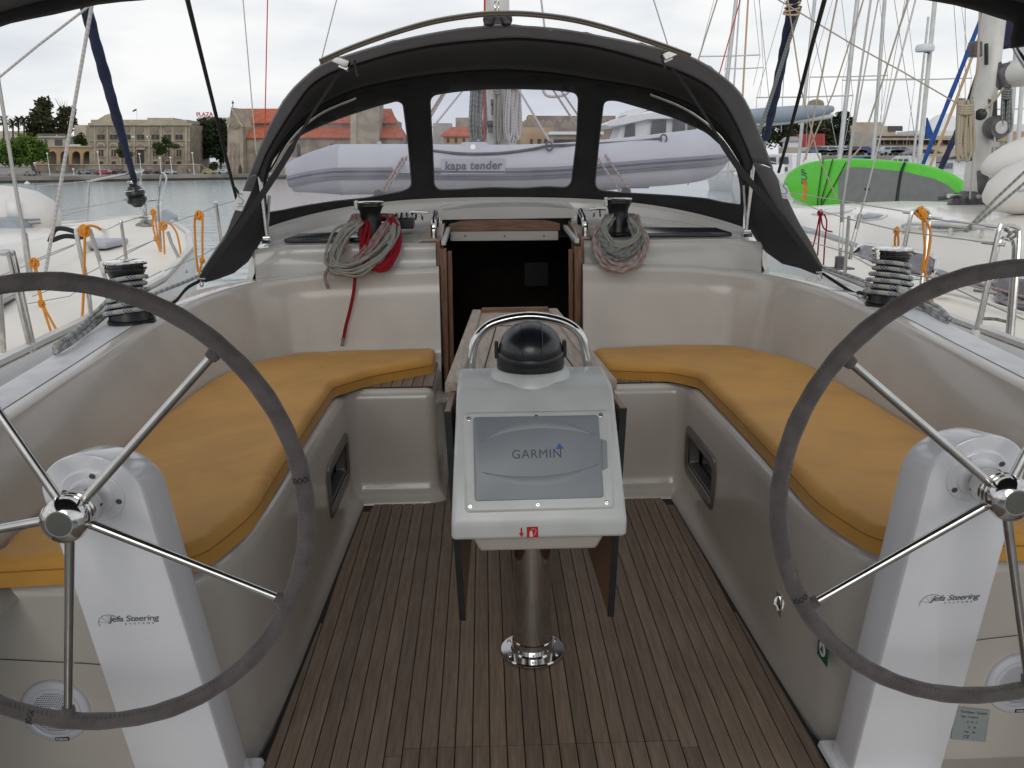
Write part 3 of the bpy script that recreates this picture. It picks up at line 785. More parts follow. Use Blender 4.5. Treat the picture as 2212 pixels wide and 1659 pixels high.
def wheel(c, a0, label, joints):
    c = V(c); R_ = .45
    r = thing('helm', label, 'steering wheel', c, 'twin steering wheels')
    X, Z = V((1, 0, 0)), V((0, .02, 1)).normalized()
    nrm = V((0, -1, .02)).normalized()
    b = MB(); n = 144
    b.tube([c + X * (R_ * math.cos(2 * PI * i / n)) + Z * (R_ * math.sin(2 * PI * i / n)) for i in range(n)], [.0172 + .0006 * math.sin(i * 1.7) + .0005 * math.sin(i * .61) for i in range(n)], 16, closed=True)
    rim = obj('rim', b, M['leather'], r)
    b = MB(); m_ = 300
    for i in range(m_):
        a = 2 * PI * i / m_; rad = X * math.cos(a) + Z * math.sin(a); tg = -X * math.sin(a) + Z * math.cos(a)
        p = c + rad * (R_ - .0155) + nrm * .0085
        b.tube([p - tg * .0016 - nrm * .006 + rad * -.001, p + tg * .0016 + nrm * .0035 + rad * .0022], .0005, 4)
    obj('stitching', b, M['thread'], rim, kind='stuff')
    b = MB()
    for a in joints:
        for k in range(4):
            for sg in (-1, 1):
                pts = []
                for q in (0, 1):
                    phi = -1.1 + (k + q) * .55; off = sg * (.006 if (k + q) % 2 else -.006)
                    aa = math.radians(a) + off / R_; rad = X * math.cos(aa) + Z * math.sin(aa)
                    pts.append(c + rad * (R_ + .0182 * math.sin(phi)) + nrm * (.0182 * math.cos(phi)))
                b.tube(pts, .0008, 4)
    obj('cross_stitch', b, M['thread'], rim)
    for k in range(5):
        a = math.radians(a0 + 72 * k); dr = X * math.cos(a) + Z * math.sin(a)
        b = MB(); b.tube([c + dr * .036 + nrm * .008, c + dr * .20 + nrm * .004, c + dr * (R_ - .012)], [.0095, .0088, .0082], 14); obj('spoke', b, M['steel'], r)
        b = MB(); b.lathe([(.0125, 0), (.014, .012), (.0125, .02)], c + dr * (R_ - .030), dr, 12); obj('spoke_end_sleeve', b, M['leather'], rim)
    b = MB(); b.lathe([(.033, -.06), (.040, -.045), (.040, -.012), (.0435, -.010), (.0435, -.003), (.040, -.001), (.040, .003), (.0435, .005), (.0435, .011), (.040, .013), (.040, .017), (.0445, .019), (.0455, .030), (.043, .041), (.036, .049), (.026, .054), (.0245, .054)], c, nrm, 40); hub = obj('hub', b, M['chrome'], r, smooth=25)
    b = MB(); b.lathe([(.0235, .0525), (.0235, .0545), (.0001, .0548)], c, nrm, 32); obj('hub_badge', b, mat('hub_badge_grey', (.16, .16, .15), .3, metal=.7), hub)
    return r
wheel((-.945, 1.60, .962), 46, 'large leather-rimmed steering wheel on the side of the hanging red rope', (8, 253))
wheel((.886, 1.606, .958), 140, 'large leather-rimmed steering wheel on the side of the metal data plate', (208, 20))

# speakers in the bench ends
def speaker(c, label):
    c = V(c); ax = V((0, -1, 0)); r = thing('speaker', label, 'speaker', (c.x, 2.06, c.z - .09), 'round cockpit speakers')
    b = MB(); b.lathe([(.090, -.004), (.090, .004), (.086, .009), (.072, .012), (.067, .008)], c, ax, 48, cap=False); obj('bezel', b, M['grille'], r)
    b = MB(); b.lathe([(.068, .006), (.05, .010), (.02, .013), (.0001, .013)], c, ax, 48); gr = obj('grille', b, M['grille'], r)
    b = MB()
    k = .0062
    for i in range(-13, 14):
        for j in range(-13, 14):
            x, z = i * k + (j % 2) * k / 2, j * k * .87
            rr = math.hypot(x, z)
            if .017 < rr < .058: b.lathe([(.0019, 0), (.0001, .0004)], (c.x + x, c.y - interp(rr, [(0, .0134), (.02, .0132), (.05, .0103), (.068, .0063)]), c.z + z), ax, 6)
    obj('grille_holes', b, M['black'], gr, kind='stuff')
    b = MB(); b.box((c.x + .012, c.y - .0115, c.z - .0775), (.036, .003, .011)); bd = obj('badge', b, M['black'], r, bevel=.001)
    F = frame((c.x + .012, c.y - .0135, c.z - .0775), (1, 0, 0), (0, 0, 1))
    obj('badge_text', text_mb('FUSION', .0085, F, bold=.0002), M['signwhite'], bd, smooth=0)
speaker((-1.29, 2.056, .23), 'round white speaker with dotted grille below the left wheel rim, whole badge visible'.replace('left wheel rim', 'wheel rim'))
speaker((1.288, 2.056, .228), 'round white speaker with dotted grille beside the metal data plate')

# metal data plate
P = [at(2062, 1527, 2.052), at(2139, 1535, 2.052), at(2129, 1603, 2.052), at(2055, 1597, 2.052)]
r = thing('data_plate', 'small metal data plate with tiny print below the steering wheel', 'plate', (P[2] + P[3]) / 2)
b = MB(); b.prism(P, (0, .003, 0)); obj('plate_sheet', b, M['plate'], r, smooth=0)
xa = (P[1] - P[0]).normalized(); ya = (P[0] - P[3]).normalized()
for tx, sz, u, v in (('Bavaria Yachts', .011, .5, .88), ('Type  Category', .008, .45, .74), ('A   B   C', .0085, .55, .58), ('12   10', .0085, .55, .42), ('max    kg', .0085, .5, .28), ('CE', .014, .42, .12)):
    q = P[3] + (P[2] - P[3]) * u + (P[0] - P[3]) * v + V((0, -.001, 0))
    if tx == 'Bavaria Yachts': tx = 'x  Yachtbau  GmbH'
    obj('print', text_mb(tx, sz, frame(q, xa, ya), depth=.0002), M['dkgrey'], r, smooth=0)
# green escape sign and latch on the bench front
def sidepatch(px0, py0, px1, py1, X, d=.0015):
    a = atx(px0, py0, X); c = atx(px1, py1, X)
    return a, c
y0, y1, z0, z1 = 2.165, 2.235, .225, .295
xf = .807
b = MB(); b.prism([(xf, y0, z0), (xf, y1, z0), (xf, y1, z1), (xf, y0, z1)], (-.004, 0, 0))
r = thing('escape_sign', 'small green liferaft sign stuck on the bench corner', 'sign', (xf, 2.2, z0))
obj('sign_sheet', b, M['signgreen'], r, smooth=0)
b = MB(); cpt = V((xf - .0045, 2.20, .26))
b.lathe([(.022, 0), (.022, .0006)], cpt, (-1, 0, 0), 20); b2 = obj('pictogram', b, M['signwhite'], r)
b = MB(); b.prism([(xf - .0055, 2.188, .252), (xf - .0055, 2.212, .252), (xf - .0055, 2.20, .272)], (-.0006, 0, 0)); obj('pictogram_mark', b, M['signgreen'], r, smooth=0)
xf = .803
c = V((xf - .004, 2.555, .215))
r = thing('bench_latch', 'small chrome latch on the bench front near the green sign', 'latch', (xf, 2.555, .18))
b = MB(); b.prism([(xf, 2.53, .175), (xf, 2.58, .185), (xf, 2.585, .245), (xf, 2.535, .255)], (-.006, 0, 0)); obj('latch_plate', b, M['chrome'], r, bevel=.002)
b = MB(); b.tube([c + V((-.006, -.01, -.02)), c + V((-.014, 0, 0)), c + V((-.006, .01, .02))], .006, 8); obj('latch_lever', b, M['chrome'], r)

# ------------------------------------------------------------------ table with instrument pod and compass
tb = thing('cockpit_table', 'folding wooden cockpit table on a polished steel column', 'table', (0, 2.68, sole(2.68)), None)
zs0 = sole(2.68)
b = MB(); b.lathe([(.066, .008), (.064, .55), (.064, .60)], (0, 2.68, zs0), n=40); obj('column', b, M['chrome'], tb)
b = MB(); b.lathe([(.112, .001), (.112, .006), (.108, .010), (.075, .011), (.070, .016), (.0695, .05), (.066, .053)], (0, 2.68, zs0), n=48, cap=False); fl = obj('floor_flange', b, M['chrome'], tb)
for a in range(30, 390, 60):
    a = math.radians(a); b = MB(); b.lathe([(.007, .010), (.007, .0135), (.0001, .014)], (.092 * math.cos(a), 2.68 + .092 * math.sin(a), zs0), n=10); obj('bolt', b, M['steel'], fl)
def tw(y): return interp(y, [(2.66, .272), (4.13, .203)])
ZT = .945
b = MB(); ya, yb = 2.66, 4.125
b.hexa([(-tw(ya) + .05, ya, ZT - .05), (tw(ya) - .05, ya, ZT - .05), (tw(yb) - .045, yb - .03, ZT - .05), (-tw(yb) + .045, yb - .03, ZT - .05), (-tw(ya) + .05, ya, ZT - .006), (tw(ya) - .05, ya, ZT - .006), (tw(yb) - .045, yb - .03, ZT - .006), (-tw(yb) + .045, yb - .03, ZT - .006)])
ct = obj('centre_panel', b, M['tabletop'], tb)
lid = [(-.155, 2.78), (.165, 2.78), (.105, 3.72), (-.095, 3.72)]
b = MB(); b.tube([V((x, y, ZT - .0055)) for x, y in lid], .0028, 5, closed=True); obj('lid_joint', b, M['caulk'], ct)
b = MB(); b.lathe([(.02, 0), (.02, .001), (.0001, .001)], (.005, 3.60, ZT - .0055), n=20); obj('finger_hole', b, M['caulk'], ct)
b = MB(); b.lathe([(.045, 0), (.045, .004), (.035, .006), (.0001, .006)], (-.0, 3.86, ZT - .006), n=24); obj('drink_rest', b, M['gel'], ct)
for s in (-1, 1):
    b = MB()
    b.hexa([(s * (tw(ya) - .05), ya, ZT - .03), (s * tw(ya), ya, ZT - .03), (s * tw(yb), yb, ZT - .03), (s * (tw(yb) - .045), yb, ZT - .03), (s * (tw(ya) - .05), ya, ZT + .006), (s * tw(ya), ya, ZT + .006), (s * tw(yb), yb, ZT + .006), (s * (tw(yb) - .045), yb, ZT + .006)])
    obj('side_rail', b, M['tabletop'], tb, bevel=.006, bseg=3)
    b = MB()
    b.hexa([(s * .218, 2.42, .265), (s * .236, 2.42, .265), (s * .205, 3.98, .30), (s * .187, 3.98, .30), (s * .245, 2.42, .925), (s * .263, 2.42, .925), (s * .215, 3.98, .925), (s * .197, 3.98, .925)])
    lf = obj('drop_leaf', b, M['woodx'], tb, bevel=.003)
    b = MB()
    b.hexa([(s * .217, 2.412, .262), (s * .237, 2.412, .262), (s * .237, 2.4195, .262), (s * .217, 2.4195, .262), (s * .244, 2.412, .925), (s * .264, 2.412, .925), (s * .264, 2.4195, .925), (s * .244, 2.4195, .925)])
    obj('edge_band', b, M['black'], lf)
b = MB(); b.box((0, yb - .012, ZT - .008), (tw(yb) * 2 - .09, .022, .045)); obj('end_fiddle', b, M['woodx'], tb, bevel=.003)
b = MB()
rl = catmull([at(x, y, 2.70) for x, y in ((1017, 816), (1019, 770), (1030, 730), (1066, 698), (1142, 683), (1216, 695), (1254, 724), (1265, 765), (1273, 812))], 8)
b.tube(rl, .0152, 18); rail = obj('grab_rail', b, M['chrome'], tb)
for p in (rl[0], rl[-1]):
    b = MB(); b.lathe([(.022, -.004), (.024, .0), (.02, .010), (.016, .02)], p, (0, 0, 1), 18); obj('rail_foot', b, M['fitgrey'], rail)

pod = thing('instrument_pod', 'white instrument pod with grey covered chart plotter on the table end', 'instrument pod', (0, 2.45, .55))
prof = [(2.268, .588), (2.256, .645), (2.43, .972), (2.462, .992), (2.66, .998), (2.66, .60)]
def pw(z): return interp(z, [(.588, .247), (.645, .2465), (.99, .226)])
b = MB()
ring_l = [V((-pw(z), y, z)) for y, z in prof]; ring_r = [V((pw(z), y, z)) for y, z in prof]
b.loft([ring_l, ring_r], closed=True, capa=True, capb=True)
obj('pod_housing', b, M['pod'], pod, bevel=.014, bseg=4)
b = MB(); b.hexa([(-.17, 2.33, .525), (.17, 2.33, .525), (.18, 2.64, .525), (-.18, 2.64, .525), (-.195, 2.29, .60), (.195, 2.29, .60), (.20, 2.66, .60), (-.20, 2.66, .60)]); obj('pod_tray', b, M['gelseat'], pod, bevel=.012, bseg=3)
fn = V((0, -(.972 - .645), -(2.43 - 2.256))); fn = V((0, -(.972 - .645), (2.43 - 2.256))).normalized()   # face normal, aft and up
f0 = V((0, 2.256, .645))
def onface(px, py, h=0): return onplane(px, py, f0, fn) + fn * h
def facepatch(pts, h0, h1, r=.01):
    base = [onface(*p) for p in pts]; c = sum(base, V((0, 0, 0))) / len(base)
    ux = (base[1] - base[0]).normalized(); uy = fn.cross(ux)
    q2 = [((p - c).dot(ux), (p - c).dot(uy)) for p in base]
    cyc = [q2[-1]] + q2 + [q2[0]]
    lp = fillet(cyc, [0] + [r] * len(q2) + [0], 6)[1:-1]
    return lambda e, h: [c + ux * (p[0] * (1 - e)) + uy * (p[1] * (1 - e)) + fn * h for p in lp]
g = facepatch([(1003, 893), (1316, 887), (1326, 1098), (1006, 1107)], 0, 0, .014)
b = MB(); b.loft([g(-.015, -.004), g(-.012, .0015), g(0, .003), g(.012, .0085), g(.03, .0105), g(.06, .0105)], closed=True, capb=True); pfr = obj('plotter_frame', b, M['pod'], pod)
g = facepatch([(1022, 904), (1291, 899), (1303, 1076), (1026, 1084)], 0, 0, .010)
b = MB(); b.loft([g(0, .009), g(.0, .016), g(.006, .019), g(.02, .020)], closed=True, capb=True); cov = obj('plotter_cover', b, M['coverg'], pod)
# two raised sweeps on the cover
for pts in ([(1035, 960), (1090, 938), (1160, 928), (1230, 932), (1288, 944)], [(1040, 1022), (1100, 1030), (1170, 1030), (1240, 1020), (1294, 1004)]):
    top_ = catmull([onface(*p, .0200) for p in pts], 6); nn_ = len(top_)
    b = MB(); dn = (onface(1160, 960) - onface(1160, 930)).normalized() * (1 if pts[0][1] > 1000 else -1)
    b.loft([[p for p in top_], [p + fn * .0022 + dn * .012 * math.sin(PI * i / (nn_ - 1)) for i, p in enumerate(top_)], [p + dn * .026 * math.sin(PI * i / (nn_ - 1)) for i, p in enumerate(top_)]])
    obj('cover_sweep', b, M['coverg'], cov, smooth=80)
ux = (onface(1290, 985) - onface(1030, 992)).normalized(); uy = fn.cross(ux)
obj('logo', text_mb('GARMIN', .0355, frame(onface(1159, 984, .0206), ux, uy), spacing=1.08), M['dkgrey'], cov, smooth=0)
b = MB(); b.prism([onface(1199, 973, .0206), onface(1217, 972, .0206), onface(1207, 960, .0206)], fn * .0006); obj('logo_triangle', b, M['blue'], cov, smooth=0)
b = MB(); q = [onface(1297, 950, .010), onface(1309, 955, .010), onface(1311, 1012, .010), onface(1301, 1018, .010)]; b.prism(q, fn * .008); obj('card_door', b, M['coverg'], pod, bevel=.002)
for px, py in ((1013, 906), (1158, 902), (1297, 898), (1016, 1094), (1162, 1090), (1310, 1086)):
    b = MB(); b.lathe([(.0062, 0), (.0062, .001), (.0035, .0014), (.0001, .0006)], onface(px, py, .0103), fn, 12); obj('screw', b, M['steel'], pfr)
# red arrow and fire extinguisher sign on the lip
ln = V((0, -(.645 - .588), -(2.268 - 2.256))).normalized()
l0 = V((0, 2.268, .588))
def onlip(px, py, h=.001): return onplane(px, py, l0, ln) + ln * h
b = MB(); b.prism([onlip(x, y) for x, y in ((1124.5, 1140), (1128, 1140), (1128, 1151), (1132, 1151), (1126.5, 1160), (1121, 1151), (1124.5, 1151))], ln * .0006); obj('arrow_sticker', b, M['signred'], pod, smooth=0)
b = MB(); b.prism([onlip(x, y) for x, y in ((1138, 1138), (1162, 1137), (1163, 1160), (1138, 1161))], ln * .0006); sg = obj('fire_sticker', b, M['signred'], pod, smooth=0)
b = MB(); b.prism([onlip(x, y, .0018) for x, y in ((1144, 1147), (1150, 1147), (1151, 1158.5), (1144, 1158.5))], ln * .0004); b.tube([onlip(x, y, .0019) for x, y in ((1147, 1146), (1149, 1142), (1155, 1141), (1158, 1145), (1157, 1151), (1153, 1156))], .0006, 4); obj('fire_pictogram', b, M['signwhite'], sg, smooth=0)

cmp_ = thing('compass', 'black domed steering compass on top of the white pod', 'compass', (0, 2.56, .99))
c = at(1146, 806, 2.56); cx = c.x
b = MB(); b.lathe([(.125, -.02), (.118, .012), (.108, .022), (.10, .024)], (cx, 2.565, .995), n=40); obj('collar', b, M['pod'], cmp_)
ax = V((0, -.16, 1)).normalized()
b = MB(); b.lathe([(.098, 0), (.101, .006), (.102, .035), (.100, .040), (.101, .044), (.1015, .058), (.097, .064)], (cx, 2.565, 1.012), ax, 44); bz = obj('compass_bowl', b, M['black'], cmp_)
b = MB(); b.lathe([(.0955 * math.cos(a), .062 + .088 * math.sin(a)) for a in [i * PI / 2 / 14 for i in range(15)]], (cx, 2.565, 1.012), ax, 44); dm = obj('dome', b, M['compass'], cmp_, smooth=60)
for sg in (-1, 1):
    b = MB(); b.box((cx + sg * .102, 2.557, 1.075), (.012, .03, .05)); obj('hinge_lug', b, M['black'], bz, bevel=.003)
    pth = [V((cx + sg * .03, 2.565, 1.012)) + ax * (.062 + .0895 * math.sin(a)) * 1 + V((0, -1, -.16)).normalized() * (math.sqrt(max(0, (.0965 * math.cos(a)) ** 2 - .0009))) for a in [i * PI / 2 / 14 for i in range(1, 12)]]
    b = MB(); b.tube(pth, .0016, 5); obj('dome_rib', b, M['compass'], dm)

# ------------------------------------------------------------------ winches and ropes
def winch(c, h, r0, label, handle=None):
    c = V(c); r = thing('winch', label, 'winch', c, 'rope winches')
    b = MB(); b.lathe([(r0 * 1.12, 0), (r0 * 1.12, .012), (r0 * 1.0, .02)], c, n=32); obj('winch_foot', b, M['black'], r)
    b = MB(); b.lathe([(r0 * 1.05, .018), (r0 * .98, h * .18), (r0 * .80, h * .38), (r0 * .70, h * .55), (r0 * .72, h * .68), (r0 * .85, h * .80), (r0 * .92, h * .84)], c, n=36); obj('drum', b, M['black'], r)
    b = MB(); b.lathe([(r0 * .92, h * .84), (r0 * .98, h * .86), (r0 * .98, h * .885), (r0 * .82, h * .895), (r0 * .82, h * .915), (r0 * 1.0, h * .93), (r0 * 1.0, h * .95)], c, n=36); obj('self_tailer', b, M['blackgloss'], r)
    b = MB(); b.lathe([(r0 * .99, h * .95), (r0 * 1.0, h * .965), (r0 * .93, h * .99), (r0 * .5, h), (r0 * .22, h), (r0 * .2, h * .985), (r0 * .001, h * .985)], c, n=36); tp = obj('top_cap', b, M['chrome'], r)
    b = MB(); a = math.radians(200); q = c + V((r0 * .98 * math.cos(a), r0 * .98 * math.sin(a), h * .90)); b.box(q, (.02, .02, .05)); obj('rope_guide', b, M['chrome'], r, bevel=.003)
    return r
def zroof(x, y): return roof_z(x, y)
WL, WR = V((-.771, 4.95, zroof(.77, 4.95))), V((.613, 4.95, zroof(.61, 4.95)))
winch(WL, 1.437 - WL.z, .078, 'black and chrome winch holding the red and white rope coil')
winch(WR, 1.437 - WR.z, .078, 'black and chrome winch holding the grey and pink rope coil')
CL, CR = V((-1.625, 3.66, .992)), V((1.625, 3.74, .998))
winch(CL, .262, .085, 'black winch on the coaming with blue-flecked rope, water behind it')
winch(CR, .255, .085, 'black winch on the coaming with blue-flecked rope, grey deck window behind it')

def rope(name, pts, r, m, label=None, k=6, closed=False, parent=None, cat='rope', group=None, n=8, smooth=True):
    b = MB(); P = catmull(pts, k, closed) if smooth else [V(p) for p in pts]
    b.tube(P, r, n, closed=closed, attr=True)
    if parent is not None: return obj(name, b, M[m], parent, smooth=70)
    return obj(name, b, M[m], None, label, cat, group, smooth=70)
def multi_rope(name, paths, r, m, label, group=None, n=8, parent=None):
    b = MB()
    for P, cl in paths: b.tube(P, r, n, closed=cl, attr=True)
    return obj(name, b, M[m], parent, label, 'rope' if label else None, group, smooth=70)
def hang_y(py): return interp(py, [(455, 4.875), (500, 4.80), (525, 4.752), (560, 4.655), (575, 4.628), (600, 4.605), (760, 4.575)])
def loops(base, count, jit, seed, k=6, dy=0.0, skew=0):
    rnd = random.Random(seed); out = []
    for i in range(count):
        sx, sy = rnd.uniform(-jit, jit), rnd.uniform(-jit, jit); sc_ = 1 + rnd.uniform(-.10, .10)
        cx = sum(p[0] for p in base) / len(base)
        pts = []
        for (x, y) in base:
            X = cx + (x - cx) * sc_ + sx + rnd.uniform(-3, 3) + skew * (i / max(1, count - 1) - .5) * (y - 460) / 100
            Yp = y + (sy if y > 500 else 0) + rnd.uniform(-4, 4)
            pts.append(at(X, Yp, hang_y(Yp) - dy - rnd.uniform(0, .022)))
        # over the back of the drum
        top = [at(cx_ , 470 + rnd.uniform(-6, 6), 5.04 + rnd.uniform(-.01, .02)) for cx_ in (base[-1][0] + 4, (base[0][0] + base[-1][0]) / 2, base[0][0] - 4)]
        out.append((catmull(pts + top, k, closed=True), True))
    return out
A = [(768, 472), (748, 500), (730, 535), (716, 565), (735, 582), (775, 560), (812, 520), (838, 485)]
multi_rope('rope_coil', loops(A, 11, 10, 1), .0085, 'r_red', 'red-flecked white rope coiled over the cabin-top winch above the red tail', 'coiled halyards')
rope('loose_rope_end', [at(722, 566, 4.66), at(708, 583, 4.61), at(702, 600, 4.598), at(709, 624, 4.592)], .0085, 'r_red', 'short red-flecked rope end hanging over the bulkhead edge', group=None)
Bc = [(770, 480), (738, 505), (718, 548), (722, 580), (765, 583), (815, 553), (843, 515), (848, 488)]
multi_rope('rope_coil', loops(Bc, 9, 10, 2, dy=.018), .0075, 'r_cream', 'thin cream rope coiled round the winch together with red ropes', 'coiled halyards')
Cc = [(790, 490), (785, 530), (792, 565), (812, 580), (838, 568), (853, 535), (856, 500), (846, 478)]
multi_rope('rope_coil', loops(Cc, 10, 7, 3, dy=-.006), .0075, 'r_solidred', 'plain red rope coiled at the winch beside the rope clutch', 'coiled halyards')
rd = thing('red_rope_tail', 'plain red rope tail with dark whipped end hanging down the white bulkhead', 'rope', at(740, 748, 4.57))
tail = [at(775, 560, 4.655), at(768, 590, 4.607), at(764, 630, 4.59), at(756, 670, 4.58), at(747, 705, 4.572), at(742, 732, 4.568)]
rope('rope_body', tail, .0095, 'r_solidred', parent=rd)
rope('whipping', [tail[-1] + V((0, -.0008, .008)), at(740, 740, 4.565), at(739, 748, 4.562)], .0098, 'r_grey', parent=rd)
D = [(1314, 475), (1297, 505), (1297, 540), (1318, 570), (1346, 578), (1376, 562), (1388, 525), (1372, 485)]
multi_rope('rope_coil', loops(D, 12, 9, 4), .0085, 'r_redw', 'pink and white flecked rope forming the bottom of the heavy coil', 'coiled halyards')
E_ = [(1318, 470), (1303, 495), (1303, 520), (1320, 543), (1345, 550), (1370, 535), (1380, 510), (1366, 478)]
multi_rope('rope_coil', loops(E_, 11, 8, 5, dy=.02), .0080, 'r_grey', 'grey flecked rope in the coil above the pink strands', 'coiled halyards')
F_ = [(1322, 470), (1306, 490), (1312, 510), (1330, 528), (1350, 530), (1372, 515), (1378, 495), (1360, 475)]
multi_rope('rope_coil', loops(F_, 4, 5, 6, dy=.034), .0078, 'r_cream', 'cream rope strands wound across the face of the grey coil', 'coiled halyards')
rope('halyard_end', [at(1300, 505, 4.80), at(1285, 512, 4.81), at(1272, 508, 4.84), at(1268, 498, 4.86)], .0085, 'r_grey', 'grey rope bight sticking out beside the grey and pink coil')
# sheets on the coaming winches
def sheet(c, sgn, lead, tail_pts, label, seed):
    rnd = random.Random(seed); c = V(c); P = []
    turns = 6
    for i in range(turns * 14 + 1):
        a = 2 * PI * i / 14; k = i / (turns * 14)
        rad = interp(k, [(0, .098), (.35, .094), (.65, .082), (.85, .072), (1, .078)]) + .004 * math.sin(a * .37)
        z = .030 + k * .155
        P.append(c + V((math.cos(a) * rad * sgn, math.sin(a) * rad, z + .016 * math.cos(a + 1.0))))
    lead_in = catmull([V(p) for p in lead] + [P[0]], 5)[:-1]
    b = MB(); b.tube(lead_in + P, .0095, 8, attr=True)
    for k in range(4):
        q = catmull([P[-10 - k * 14] + V((0, -.006, .004 * k))] + [V(p) + V((rnd.uniform(-.012, .012), rnd.uniform(-.012, .012), .010 * k + .002)) for p in tail_pts], 6)
        b.tube(q, .0095, 8, attr=True)
    obj('mooring_sheet', b, M['r_blue'], None, label, 'rope', 'blue-flecked sheets', smooth=70)
sheet(CL, 1, [(-1.72, 5.3, 1.06), (-1.70, 4.6, 1.05), (-1.69, 4.0, 1.045)], [at(270, 640, 3.56), atz(215, 690, 1.005), atz(160, 737, .985), atz(122, 764, .965)], 'white rope with blue flecks round the winch, tail towards the liferaft side'.replace('towards the liferaft side', 'beside the orange cords'), 11)
sheet(CR, -1, [(1.74, 5.4, 1.06), (1.73, 4.7, 1.05), (1.70, 4.1, 1.045)], [at(1950, 640, 3.62), atz(1985, 660, 1.005), atz(2025, 683, .985), atz(2052, 704, .965)], 'white rope with blue flecks round the winch, tail below the grey deck window', 12)
# ------------------------------------------------------------------ sprayhood
def resample(P, n):
    d = [0]
    for a, c in zip(P, P[1:]): d.append(d[-1] + (V(c) - V(a)).length)
    out = []; j = 0
    for i in range(n):
        t = d[-1] * i / (n - 1)
        while j < len(d) - 2 and d[j + 1] < t: j += 1
        k = (t - d[j]) / max(1e-9, d[j + 1] - d[j]); out.append(V(P[j]).lerp(V(P[j + 1]), min(1, max(0, k))))
    return out
def sm2(P, k=4): return [V((p.x, p.y)) for p in catmull([(x, y, 0) for x, y in P], k)]
Cpx = sm2([(570, 400), (574, 375), (586, 343), (614, 301), (645, 267), (689, 232), (756, 200), (823, 182), (923, 165), (1010, 156), (1095, 153), (1191, 160), (1271, 172), (1345, 184), (1409, 196), (1476, 220), (1526, 249), (1566, 287), (1598, 335), (1610, 372)])
Bpx = sm2([(556, 378), (575, 330), (604, 280), (640, 225), (672, 183), (720, 154), (769, 138), (856, 113), (957, 94), (1100, 82), (1171, 85), (1271, 97), (1345, 115), (1419, 137), (1476, 157), (1536, 190), (1575, 240), (1605, 300), (1626, 352)])
Apx = sm2([(536, 384), (565, 315), (592, 255), (625, 203), (662, 166), (700, 139), (800, 105), (900, 80), (1000, 63), (1090, 57), (1200, 63), (1300, 80), (1400, 100), (1490, 123), (1560, 166), (1605, 212), (1640, 290), (1668, 365)])
def uu(px): return max(-1, min(1, (px - 1092) / 520))
def yc_of(px): return 5.18 - .30 * uu(px) ** 2
NS = 72
C3 = [at(p.x, p.y, yc_of(p.x)) for p in resample(Cpx, NS)]
B3 = [at(p.x, p.y, 4.62 + .06 * uu(p.x) ** 2) for p in resample(Bpx, NS)]
A3 = [at(p.x, p.y, 4.36 + .10 * uu(p.x) ** 2) for p in resample(Apx, NS)]
hood = thing('sprayhood', 'dark grey canvas sprayhood with three clear windows over the companionway', 'sprayhood', (0, 5.1, 1.3))
rows = []
for k in range(9):
    t = k / 8
    rows.append([a.lerp(c, t) + V((0, 0, .05 * math.sin(PI * t) * max(0, 1 - (abs(i / (NS - 1) - .5) * 2) ** 3))) for i, (a, c) in enumerate(zip(C3, B3))])
b = MB(); b.loft(rows); obj('roof_panel', b, M['canvas'], hood, smooth=60, solid=.004)
rows = []
for k in range(6):
    t = k / 5
    rows.append([a.lerp(c, t) + V((0, 0, .008 * math.sin(PI * t) + (.006 * math.sin(i * .9) + .004 * math.sin(i * 2.3)) * t)) for i, (a, c) in enumerate(zip(B3, A3))])
b = MB(); b.loft(rows); obj('aft_flap', b, M['canvaslit'], hood, smooth=60, solid=.004)
b = MB(); b.tube([p + V((0, -.004, -.006)) for p in B3], .008, 7); obj('aft_seam', b, M['webbing'], hood)
b = MB(); b.tube([p + V((0, -.01, -.004)) for p in C3], .013, 8); obj('bow_sleeve', b, M['webbing'], hood)
b = MB(); b.tube([p for p in A3], .006, 6); obj('aft_hem', b, M['canvaslit'], hood)
# windscreen with three openings
base_px = [hood_base_px(-1 + i / 28) for i in range(57)]
def yC(px): return interp(px, [(p.x, p.y) for p in Cpx])
def yD(px): return interp(px, [(p[0], p[1]) for p in base_px])
def ws(px, py, off=0.0):
    a, c = yC(px), yD(px); t = max(0, min(1.05, (py - a) / max(5, c - a)))
    Yc = yc_of(px); Yd = 5.72 - .72 * abs(uu(px)) ** 2.3
    bulge = .05 * math.sin(PI * min(1, t)) * (1 - abs(uu(px)) ** 2)
    return at(px, py, lerp(Yc, Yd, t) + bulge + off)
outl = [(p.x, p.y) for p in resample(Cpx, 60)] + [(p[0], p[1] + 4) for p in base_px[::-1]]
def closed2(P, k=4): return [(p.x, p.y) for p in catmull([(x, y, 0) for x, y in P], k, closed=True)]
def rpoly(P, rads):
    cyc = [P[-1]] + P + [P[0]]; return [(p[0], p[1]) for p in densify(fillet(cyc, [0] + rads + [0], 6)[1:-1], 14)]
pL = rpoly([(576, 460), (572, 398), (589, 343), (612, 318), (655, 288), (702, 267), (756, 247), (810, 230), (858, 217), (871, 224), (882, 310), (890, 404), (868, 414), (828, 421), (789, 428), (720, 435), (655, 445), (612, 454)], [6, 14, 10, 12, 12, 12, 12, 10, 16, 14, 20, 16, 12, 10, 10, 20, 20, 8])
pM = rpoly([(928, 206), (985, 197), (1050, 192), (1111, 191), (1190, 193), (1250, 200), (1246, 300), (1233, 406), (1180, 403), (1130, 407), (1060, 405), (1000, 409), (938, 411), (934, 310)], [18, 20, 20, 20, 20, 18, 30, 20, 15, 15, 15, 15, 20, 30])
pR = rpoly([(1304, 217), (1330, 216), (1392, 234), (1459, 255), (1526, 285), (1566, 321), (1593, 368), (1600, 402), (1601, 443), (1560, 437), (1526, 429), (1459, 423), (1392, 419), (1340, 416), (1284, 410), (1293, 310)], [16, 12, 15, 15, 15, 15, 12, 10, 6, 10, 12, 15, 15, 12, 20, 30])
